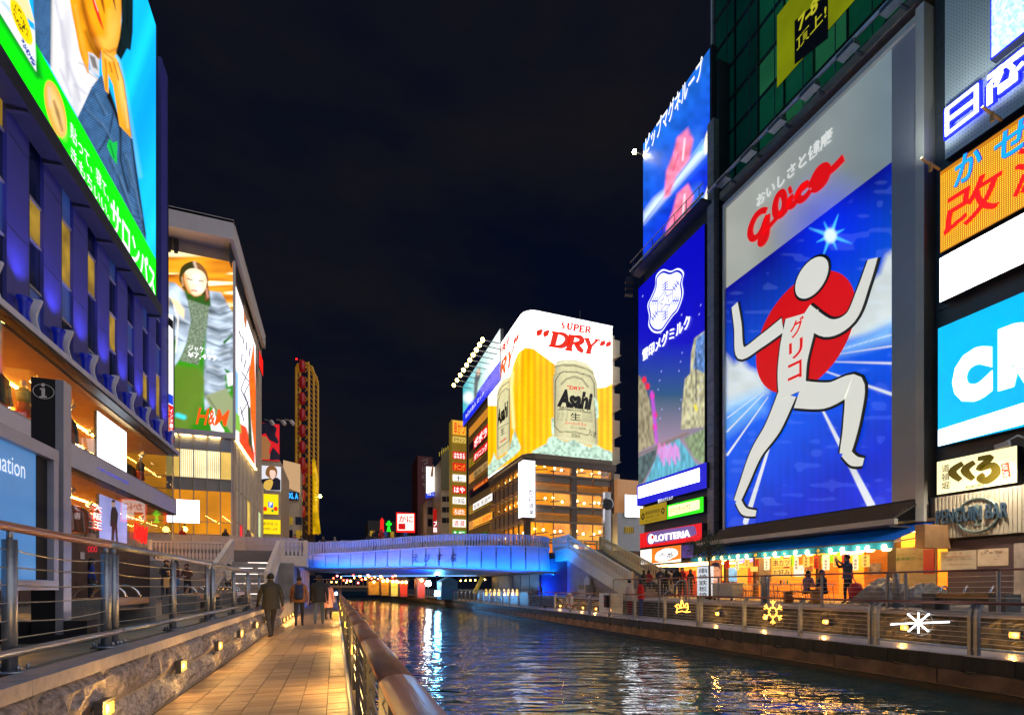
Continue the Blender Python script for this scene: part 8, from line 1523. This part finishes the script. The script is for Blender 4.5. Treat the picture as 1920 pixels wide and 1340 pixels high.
# vertical white shop sign and portrait poster
vs2 = thing('vertical_shop_sign', 'tall white lantern sign with black brush characters beside the small tree', 'sign', at(1317, 1120, X=17.6)); XV = 17.6; FV = Face(X=XV); a, b = FV.px(1307, 1062), FV.px(1329, 1121); B(XV + 0.004, XV + 0.3, b.y, a.y, 0.85, a.z).build('lantern_box', lit('cool white sign box', (205, 215, 225), 0.85), vs2); B(XV, XV + 0.32, b.y - 0.03, a.y + 0.03, 0.75, 0.849).build('base', black, vs2); B(XV, XV + 0.32, b.y - 0.03, a.y + 0.03, a.z + 0.001, a.z + 0.06).build('cap', black, vs2)
for i, ch in enumerate('串焼鉄板焼'): FV.text(ch, 1311, 1065 + 11.2 * i, 1074.5 + 11.2 * i, 1326, dkl, vs2, 0.01, 0.03)
pp = sign('portrait_poster', 'orange poster showing a smiling face beside the white vertical sign', 'poster', Face(X=18.2), (1331, 1050, 1120, 1352), lit('orange poster ground', (205, 120, 60), 0.7), 0.06); FPP = Face(X=18.19)
def ink_face(k):
    k.fill((215, 120, 60)); k.poly([(1331, 1090), (1341, 1096), (1352, 1092), (1352, 1125), (1331, 1125)], (60, 40, 36), 2); k.ell(1341.5, 1074, 8.5, 17, (226, 150, 104), 0, 1.5); k.poly([(1332, 1066), (1334, 1056), (1342, 1053), (1349, 1056), (1351, 1068), (1347, 1062), (1336, 1062)], (30, 20, 18), 1.5)
    k.line([(1336.5, 1070), (1339.5, 1070)], 1.2, (40, 24, 20), 0.8); k.line([(1344, 1069), (1347, 1069)], 1.2, (40, 24, 20), 0.8); k.line([(1342, 1071), (1341, 1078), (1343, 1078.5)], 0.8, (170, 96, 60), 1); k.line([(1338, 1084), (1342, 1086), (1346, 1083)], 1.8, (250, 230, 220), 1); k.line([(1337, 1083), (1342, 1085), (1347, 1082)], 0.6, (140, 50, 40), 0.8)
q0, q1, q2 = FPP.px(1331.5, 1119), FPP.px(1331.5, 1051), FPP.px(1351.5, 1051); board('printed_sheet', pp, q0, Vector((0, q2.y - q1.y, 0)), Vector((0, 0, q1.z - q0.z)), 40, 90, ink_face, 0.75)
# ---- small tree
bark = mat('tree bark', (0.10, 0.075, 0.055), 0.8, 0, 0.3, 8, 0.6, 30); leafm = [mat('leaf green %d' % i, c, 0.5, 0, 0.3, 3) for i, c in enumerate([(0.035, 0.10, 0.035), (0.055, 0.13, 0.04), (0.025, 0.075, 0.04)])]
pt = at(1331, 1118, X=16.6); tr_ = thing('small_tree', 'small evergreen tree with a thin trunk before the eatery', 'tree', (pt.x, pt.y, 0.75)); zc = at(1328, 1030, X=16.6).z; T0 = Vector((pt.x, pt.y, 0.75))
MB().tube([T0, T0 + Vector((0.02, 0.03, 1.0)), T0 + Vector((-0.02, 0.05, zc - 1.1)), T0 + Vector((0, 0.0, zc + 0.2))], [0.06, 0.05, 0.04, 0.015], 8).build('trunk', bark, tr_, True)
rr = random.Random(11); cl = MB(); lv = MB(); lv2 = MB(); C0 = Vector((pt.x, pt.y + 0.1, zc))
for k in range(34):
    an = rr.uniform(0, 6.28); el = rr.uniform(-0.7, 1.3); L_ = rr.uniform(0.45, 1.15); e = C0 + Vector((math.cos(an) * math.cos(el), math.sin(an) * math.cos(el), math.sin(el) * 0.85)) * L_ * 0.85; s0 = T0 + Vector((0, 0.03, zc - 0.75 - 0.4 + rr.uniform(-0.3, 0.7))); cl.tube([s0, (s0 + e) / 2 + Vector((0, 0, 0.08)), e], [0.018, 0.012, 0.004], 5)
    for j in range(46):
        c = e + Vector((rr.gauss(0, .13), rr.gauss(0, .13), rr.gauss(0, .11))); d = Vector((rr.gauss(0, 1), rr.gauss(0, 1), rr.gauss(0, .6))).normalized(); w = d.cross(Vector((rr.gauss(0, 1), rr.gauss(0, 1), rr.gauss(0, 1)))).normalized(); (lv if rr.random() < .6 else lv2).add([c - w * 0.018, c + d * 0.055, c + w * 0.018, c + d * 0.11], [(0, 1, 3), (1, 2, 3)] if False else [(0, 2, 3)])
cl.build('branches', bark, tr_); cr = lv.build('crown', leafm[0], tr_); lv2.build('foliage', leafm[1], cr)

# ================================================================== PEOPLE
shoe_m = mat('dark shoe', (0.03, 0.028, 0.028), 0.5); shoe_w = mat('white sneaker', (0.7, 0.7, 0.7), 0.5); skin_m = mat('skin', (0.52, 0.31, 0.22), 0.5, 0, 0.08, 6); eye_m = mat('eye', (0.01, 0.01, 0.01), 0.2, 0, 0)
def cloth(r, g, b): return mat('cloth %.2f %.2f %.2f' % (r, g, b), (r, g, b), 0.8, 0, 0.22, 5, 0.3, 50)
hair_k = mat('black hair', (0.012, 0.010, 0.010), 0.4, 0, 0.3, 20)
def person(label, loc, face=0, h=1.70, pose='stand', top=(0.1, 0.1, 0.1), legs=(0.03, 0.035, 0.06), hair='short', coat=None, shoes=None, hat=None, seed=0, grp=None, bulk=1.0):
    rr = random.Random(seed); V = []; E_ = []; Rd = []; tagl = []
    def v(x, y, z, r, ry=None): V.append((x, y, z)); Rd.append((r, ry or r)); return len(V) - 1
    def e(a, b, t): E_.append((a, b)); tagl.append(t)
    sit = pose == 'sit'; dz = -0.45 if sit else 0; ln = 0.10 if pose in ('lean', 'sit') else 0.03; k_ = bulk
    pel = v(0, 0, .95 + dz, .135 * k_, .105 * k_); sp = v(0, ln * .3, 1.12 + dz, .125 * k_, .10 * k_); ch = v(0, ln * .7, 1.33 + dz, .150 * k_, .11 * k_); nk = v(0, ln, 1.48 + dz, .062); hd = v(0, ln + .015, 1.60 + dz, .083, .095); tp = v(0, ln + .01, 1.69 + dz, .066, .08)
    e(pel, sp, 't'); e(sp, ch, 't'); e(ch, nk, 't'); e(nk, hd, 's'); e(hd, tp, 's')
    ns = v(0, ln + .11, 1.60 + dz, .012); e(hd, ns, 's')
    hands = []
    for s in (-1, 1):
        st = {'walk': .24 * s, 'stand': .02 * s}.get(pose, 0.02 * s)
        hip = v(.09 * s, 0, .88 + dz, .088 * min(k_, 1.1)); e(pel, hip, 'l')
        if sit: kn = v(.10 * s, .42, .50, .062); an = v(.10 * s, .40, .10, .042)
        elif pose == 'walk': kn = v(.095 * s, st * .7 + .05, .49, .062); an = v(.095 * s, st * 1.25 - (.06 if s < 0 else 0), .09 + (.05 if s < 0 else 0), .042)
        else: kn = v(.10 * s, .02 + st, .48, .062); an = v(.11 * s, st, .09, .042)
        ax, ay, az = V[an]; to = v(ax + .015 * s, ay + .15, max(.035, az - .055), .036); e(hip, kn, 'l'); e(kn, an, 'l'); e(an, to, 'h')
        sh = v(.175 * s * k_, ln * .8, 1.40 + dz, .066 * k_); e(ch, sh, 't')
        if pose == 'photo': el = v(.22 * s, .17, 1.30, .052); wr = v(.07 * s, .36, 1.50, .034)
        elif pose == 'wave' and s < 0: el = v(-.36, .06, 1.52, .048); wr = v(-.48, .06, 1.74, .032)
        elif pose in ('lean', 'sit'): el = v(.23 * s, .12, 1.15 + dz, .052); wr = v(.10 * s, .36, 1.12 + dz, .034)
        elif pose == 'phone': el = v(.24 * s, .04, 1.13, .052); wr = v(.06 * s, .25, 1.22, .034)
        else: sw = -st * .7 if pose == 'walk' else .02; el = v(.235 * s * k_, ln + sw * .5, 1.13, .052 * k_); wr = v(.245 * s * k_, ln + sw + .05, .90, .034)
        e(sh, el, 't'); e(el, wr, 't'); d = (Vector(V[wr]) - Vector(V[el])).normalized(); pm = v(*(Vector(V[wr]) + d * .08), .030, .036); e(wr, pm, 's'); hands.append((Vector(V[pm]), d, s))
    me = bpy.data.meshes.new('person'); me.from_pydata(V, E_, []); o = bpy.data.objects.new('person', me); TMP.collection.objects.link(o)
    md = o.modifiers.new('skin', 'SKIN'); md.use_smooth_shade = True
    for i, q in enumerate(me.skin_vertices[0].data): q.radius = Rd[i]; q.use_root = (i == 0)
    ss = o.modifiers.new('sub', 'SUBSURF'); ss.levels = 1; ss.render_levels = 1
    m2 = evaluated_mesh(o); bpy.data.objects.remove(o)
    co = np.empty(len(m2.vertices) * 3); m2.vertices.foreach_get('co', co); fc = [tuple(p.vertices) for p in m2.polygons]; vs = co.reshape(-1, 3).tolist(); bpy.data.meshes.remove(m2)
    fm = MB(); fm.v = [tuple(p) for p in vs]; fm.f = fc; nb_ = len(fc)
    for c, d, s in hands:
        sd = d.cross(Vector((0, 1, 0.2))).normalized()
        for k, l in enumerate((.06, .07, .075, .062)): b0 = c + sd * (k - 1.5) * .017; fm.tube([b0, b0 + d * l * .6, b0 + d * l + Vector((0, .01, 0))], [.0085, .008, .006], 5)
        b0 = c - d * .03 - sd * s * .03; fm.tube([b0, b0 - sd * s * .02 + d * .03, b0 - sd * s * .022 + d * .055], [.010, .009, .007], 5)
    me = bpy.data.meshes.new('person'); me.from_pydata(fm.v, [], fm.f)
    for m in (cloth(*top), cloth(*legs), skin_m, shoes or shoe_m): me.materials.append(m)
    A = np.array([V[a] for a, b in E_]); Bv = np.array([V[b] for a, b in E_]); D = Bv - A; cen = np.array([np.mean([fm.v[i] for i in f], 0) for f in fm.f]); 
    tt = np.clip(((cen[:, None] - A[None]) * D[None]).sum(2) / (D * D).sum(1)[None], 0, 1); dist = np.linalg.norm(cen[:, None] - A[None] - tt[..., None] * D[None], axis=2) / np.array([max(max(Rd[a]), max(Rd[b])) for a, b in E_])[None]
    idx = {'t': 0, 'l': 1, 's': 2, 'h': 3}; mi = np.array([idx[t] for t in tagl])[dist.argmin(1)]; mi[nb_:] = 2
    me.polygons.foreach_set('material_index', mi.astype(np.int32)); me.polygons.foreach_set('use_smooth', [True] * len(fm.f))
    p = link(me, 'person'); tag(p, label, 'person', grp)
    hc = Vector((0, ln + .005, 1.645 + dz)); hm = MB(); n, m_ = 14, 7
    low = {'short': -.05, 'long': -.34, 'bob': -.14}[hair]
    for i in range(m_ + 1):
        for k in range(n):
            a = 2 * math.pi * k / n; fr_ = math.sin(a) > 0.35; ph = math.pi * 0.62 * i / m_; z = math.cos(ph) * .112; r = math.sin(ph) * .104
            if i >= m_ - 2 and not fr_: z = -.01 + (low + .01) * (i - m_ + 2) / 2 if i > m_ - 2 else -.01; r = .102 + (0.012 if hair != 'short' else -.012) * (i - m_ + 2)
            if fr_ and i > m_ - 3: ph = math.pi * 0.38; z = math.cos(ph) * .112; r = math.sin(ph) * .108
            hm.v.append((hc.x + r * math.cos(a) * .94, hc.y + r * math.sin(a) * 1.04, hc.z + z))
    hm.f = [(i * n + k, (i + 1) * n + k, (i + 1) * n + (k + 1) % n, i * n + (k + 1) % n) for i in range(m_) for k in range(n)]
    me = bpy.data.meshes.new('hair'); me.from_pydata(hm.v, [], hm.f); me.materials.append(hat or hair_k); me.polygons.foreach_set('use_smooth', [True] * len(hm.f)); link(me, 'hair', p)
    ey = MB()
    for s in (-1, 1): ey.ball((.032 * s, ln + .098, 1.625 + dz), .011, 6, 4)
    ey.tube([(-.022, ln + .098, 1.555 + dz), (0, ln + .103, 1.552 + dz), (.022, ln + .098, 1.555 + dz)], .005, 4)
    me = ey.mesh('face_features', eye_m); link(me, 'face_features', p)
    if coat:
        cm_, hem, flare = coat; pr = [(1.47, .075, .07), (1.43, .17, .10), (1.33, .195, .135), (1.15, .175, .135), (.98, .185 + flare * .2, .145 + flare * .2), (hem, .19 + flare, .15 + flare)]; n = 18; ck = MB()
        for z, rx, ry in pr:
            for k in range(n): a = 2 * math.pi * k / n; w = 1 + 0.03 * math.sin(5 * a + z * 9) * (1.4 - z); ck.v.append((rx * k_ * math.cos(a) * w, ln * (z - .9) + ry * k_ * math.sin(a) * w, z + dz))
        ck.f = [(i * n + k, i * n + (k + 1) % n, (i + 1) * n + (k + 1) % n, (i + 1) * n + k) for i in range(len(pr) - 1) for k in range(n)]
        me = ck.mesh('coat', cloth(*cm_), smooth=True); link(me, 'coat', p)
    s = h / 1.755; p.location = loc; p.rotation_euler = (0, 0, face); p.scale = (s, s, s); return p
def foot(px, py, z=0.0): q = at(px, py, Z=z); return (q.x, q.y, z)
W1 = foot(561, 1175); W2 = foot(598, 1173); W3 = foot(615, 1161); W0 = foot(508, 1197)
W2 = (W2[0], W2[1], 0); PI = math.pi
person('person in a brown jacket walking away with a dark blue backpack', W1, 0.05, 1.72, 'walk', (0.30, 0.13, 0.05), (0.03, 0.035, 0.06), 'short', ((0.30, 0.13, 0.05), 0.86, 0.02), seed=1, bulk=1.1, grp=None)
bp2 = thing('backpack', 'dark blue backpack on the walker in the brown jacket', 'backpack', (W1[0], W1[1] - 0.2, 1.0)); x, y = W1[0], W1[1] - 0.22; nv_ = cloth(0.012, 0.03, 0.10)
MB().lathe([(0.10, 0), (0.145, 0.06), (0.15, 0.30), (0.13, 0.44), (0.05, 0.50)], (x, y, 0.93), 12).build('bag', nv_, bp2, True); MB().lathe([(0.08, 0), (0.10, 0.04), (0.10, 0.2), (0.06, 0.24)], (x, y - 0.09, 0.97), 10).build('pocket', nv_, bp2, True)
for s in (-1, 1): MB().tube([(x + s * .09, y + .08, 1.36), (x + s * .11, y + .22, 1.46), (x + s * .13, y + .34, 1.36), (x + s * .14, y + .33, 1.1)], 0.018, 5).build('strap', nv_, bp2)
person('person in a long black padded coat and pale jeans walking away', W2, -0.05, 1.78, 'walk', (0.02, 0.024, 0.032), (0.10, 0.15, 0.22), 'short', ((0.02, 0.024, 0.032), 0.80, 0.02), shoe_w, seed=2, bulk=1.15)
person('person with long dark hair in a pink coat standing at the handrail', (W3[0], W3[1], 0), -0.5, 1.62, 'stand', (0.50, 0.24, 0.26), (0.02, 0.02, 0.02), 'long', ((0.50, 0.24, 0.26), 0.55, 0.07), seed=3)
sbg = thing('shopping_bag', 'yellowish paper shopping bag at the feet of the person in pink', 'bag', (W3[0] + 0.32, W3[1] - 0.3, 0)); x, y = W3[0] + 0.3, W3[1] - 0.3; B(x - 0.13, x + 0.13, y - 0.06, y + 0.06, 0, 0.34).build('body', mat('kraft paper', (0.42, 0.33, 0.14), 0.7), sbg); MB().tube([(x - 0.06, y, 0.34), (x - 0.05, y, 0.44), (x + 0.05, y, 0.44), (x + 0.06, y, 0.34)], 0.006, 5).build('handle', black, sbg)
person('person in a dark olive jacket striding along the granite wall', W0, 0.35, 1.72, 'walk', (0.055, 0.05, 0.035), (0.05, 0.05, 0.055), 'short', ((0.055, 0.05, 0.035), 0.80, 0.03), seed=4, bulk=1.1)
T_ = lambda px, X: (at(px, 1100, X=X).x, at(px, 1100, X=X).y, 0.75)
def onT(px, py): q = at(px, py, Z=0.75); return (q.x, q.y, 0.75)
person('person in a dark jacket with a paper bag talking on the near terrace', onT(309, 1127), -2.4, 1.74, 'lean', (0.02, 0.03, 0.045), (0.04, 0.05, 0.09), seed=5); q = onT(313, 1127)
pbg = thing('paper_bag', 'brown paper bag held by the talker in the dark jacket', 'bag', (q[0] + 0.1, q[1] - 0.35, 1.35)); B(q[0] + 0.0, q[0] + 0.32, q[1] - 0.42, q[1] - 0.28, 1.32, 1.75).build('body', mat('kraft paper light', (0.5, 0.36, 0.17), 0.7), pbg); MB().tube([(q[0] + .08, q[1] - .35, 1.75), (q[0] + .1, q[1] - .35, 1.86), (q[0] + .22, q[1] - .35, 1.86), (q[0] + .24, q[1] - .35, 1.75)], 0.006, 5).build('handle', black, pbg)
person('person in blue jeans and a maroon jacket facing the talker with the bag', onT(331, 1127), 2.2, 1.72, 'phone', (0.09, 0.03, 0.03), (0.04, 0.12, 0.30), 'bob', shoes=shoe_w, seed=6)
person('person in a brown coat standing behind the near terrace benches', onT(352, 1124), 3.0, 1.70, 'lean', (0.12, 0.06, 0.05), (0.03, 0.03, 0.04), seed=7)
person('person in a cream jacket leaning on the far end of the terrace railing', onT(429, 1124), 0.2, 1.70, 'lean', (0.60, 0.52, 0.42), (0.03, 0.03, 0.04), 'bob', seed=8)
q = onT(170, 1131); person('person in a bright blue jacket by the brown wall of the store', (q[0], q[1], 0.75), -1.0, 1.66, 'stand', (0.02, 0.05, 0.30), (0.03, 0.03, 0.04), 'long', seed=9)
# on the bridge and the street above
brp = [(480, 1006, 41.2, 'person in red leaning on the grey parapet beside the round lamp', (0.45, 0.02, 0.02), 346, 'lean'), (0, 0, 41.2, 'person in black leaning over the grey parapet', (0.02, 0.02, 0.02), 424, 'lean'), (0, 0, 41.4, 'person in grey leaning on the grey parapet under the lit side strips', (0.2, 0.18, 0.18), 466, 'lean'), (0, 0, 43, 'person in a red-brown jacket on the bridge street near the yellow signs', (0.3, 0.08, 0.06), 553, 'stand'), (0, 0, 44, 'person with pale hair on the bridge street', (0.15, 0.15, 0.15), 565, 'stand'), (0, 0, 44, 'person in black on the bridge street beside the ferris wheel', (0.02, 0.02, 0.03), 606, 'stand'), (0, 0, 44.5, 'person in a pale cap on the bridge street', (0.3, 0.28, 0.25), 628, 'stand'),
       (0, 0, None, 'person in black looking over the bridge balustrade', (0.02, 0.02, 0.025), 694, 'lean'), (0, 0, None, 'person in a red scarf looking over the bridge balustrade', (0.5, 0.03, 0.03), 706, 'lean'), (0, 0, None, 'small person beside the pair on the bridge balustrade', (0.05, 0.05, 0.08), 681, 'lean'), (0, 0, 45, 'person waving with a raised arm on the bridge', (0.02, 0.03, 0.06), 702, 'wave'), (0, 0, 44, 'person in black with grey hair on the bridge near the sign column', (0.03, 0.03, 0.03), 876, 'stand'), (0, 0, 43.6, 'person in a black coat on the bridge below the shop signs', (0.02, 0.02, 0.025), 888, 'stand'), (0, 0, 45, 'dark figure standing alone on the crown of the bridge', (0.01, 0.01, 0.01), 793, 'phone'), (0, 0, 44, 'person whose head shows above the balustrade by the restaurant', (0.2, 0.1, 0.08), 938, 'stand')]
for i, (_, _, Yp, lb, c, px, ps) in enumerate(brp):
    if Yp is None:
        s = min(np.linspace(0, BL, 200), key=lambda s: abs(proj(np.array([[*bp_(s), 4.8]]))[0][0] - px)); p = bp_(s) - bn_(s) * 0.62; loc = (p[0], p[1], 3.96)
    else: q = at(px, 1000, Y=Yp); loc = (q.x, Yp, 3.93 if i < 7 else 4.28)
    if ps == 'lean' and Yp: loc = (loc[0], loc[1] - 0.35, 3.93)
    person(lb, loc, PI + R.uniform(-.4, .4), 1.68 if i != 9 else 1.45, ps, c, (0.03, 0.03, 0.05), ['short', 'bob', 'long'][i % 3], seed=20 + i, hat=cloth(0.5, 0.48, 0.45) if i in (6, 11) else None)
# far bank
person('person in a bright red jacket and blue jeans at the far railing', (12.75, at(1202, 1100, X=12.75).y, 0), 0.6, 1.72, 'stand', (0.62, 0.015, 0.015), (0.02, 0.06, 0.25), 'bob', ((0.62, 0.015, 0.015), 0.84, 0.03), seed=50)
person('person in a cream coat and checked red trousers at the far railing', (12.75, at(1181, 1100, X=12.75).y, 0), 0.2, 1.70, 'stand', (0.62, 0.56, 0.48), (0.30, 0.03, 0.04), 'short', ((0.62, 0.56, 0.48), 0.74, 0.05), seed=51)
person('dark figure leaning at the far railing in blue light', (12.7, at(1016, 1100, X=12.7).y, 0), 1.2, 1.68, 'lean', (0.03, 0.03, 0.05), seed=52)
cp = [(1208, 'black'), (1216, 'red'), (1228, 'black'), (1238, 'navy'), (1249, 'black'), (1259, 'maroon'), (1269, 'black'), (1280, 'red'), (1294, 'black')]; cc_ = {'black': (0.015, 0.015, 0.02), 'red': (0.45, 0.03, 0.03), 'navy': (0.03, 0.05, 0.10), 'maroon': (0.15, 0.03, 0.04)}
wh_ = ['standing by the far stair foot', 'waiting left of the person in the blue cap', 'half hidden beside the person in the blue cap', 'wearing a pale blue cap under the noodle sign', 'waiting just right of the blue cap', 'waiting at the shop counter', 'waiting under the noodle sign', 'in a scarf near the hanging paper', 'at the corner by the white vertical sign']
for i, ((px, cn), w) in enumerate(zip(cp, wh_)): X_ = 17.3 + 0.7 * (i % 3); person('person in %s %s' % (cn, w), (X_, at(px, 1090, X=X_).y, 0.75), [0.4, -1.2, -1.5, 2.6, -1.3, -1.6, -1.2, 1.8, -1.5][i], 1.62 + 0.03 * (i % 4), ['stand', 'phone', 'stand', 'phone'][i % 4], cc_[cn], (0.03, 0.035, 0.05), ['short', 'bob', 'long'][i % 3], seed=60 + i, hat=cloth(0.35, 0.45, 0.6) if i == 3 else None, bulk=1.08, grp='people waiting outside the burger shop')
q = at(1590, 1133, X=16.9); person('person photographing with raised arms, red bag on the hip', (16.9, q.y, 0.75), 1.2, 1.74, 'photo', (0.05, 0.09, 0.18), (0.02, 0.025, 0.04), 'short', ((0.05, 0.09, 0.18), 0.9, 0.02), seed=80)
rb2 = thing('red_backpack', 'bright red backpack hanging beside the photographing person', 'backpack', (16.7, q.y - 0.35, 0.9)); MB().lathe([(0.12, 0), (0.19, 0.06), (0.20, 0.34), (0.16, 0.50), (0.05, 0.56)], (16.75, q.y - 0.38, 0.95), 12).build('bag', mat('red nylon', (0.6, 0.015, 0.02), 0.5), rb2, True); MB().tube([(16.75, q.y - .38, 1.5), (16.8, q.y - .2, 1.75), (16.9, q.y - .05, 1.8)], 0.02, 5).build('strap', mat('red nylon', (0.6, 0.015, 0.02), 0.5), rb2)
for px, lb, c, f in ((1512, 'person in a mauve jacket seated at the eatery table', (0.22, 0.15, 0.24), -1.6), (1546, 'person in a purple hat and dark coat seated across the eatery table', (0.03, 0.03, 0.06), 1.2)):
    q = at(px, 1110, X=17.0); person(lb, (17.0, q.y, 0.75), f, 1.68, 'sit', c, (0.03, 0.03, 0.05), 'bob', seed=px, hat=cloth(0.18, 0.10, 0.25) if px > 1520 else None); stool(17.0, q.y, 'stool under the seated %s' % lb.split(' seated')[0])
bpy.data.objects.remove(TO); bpy.data.scenes.remove(TMP)
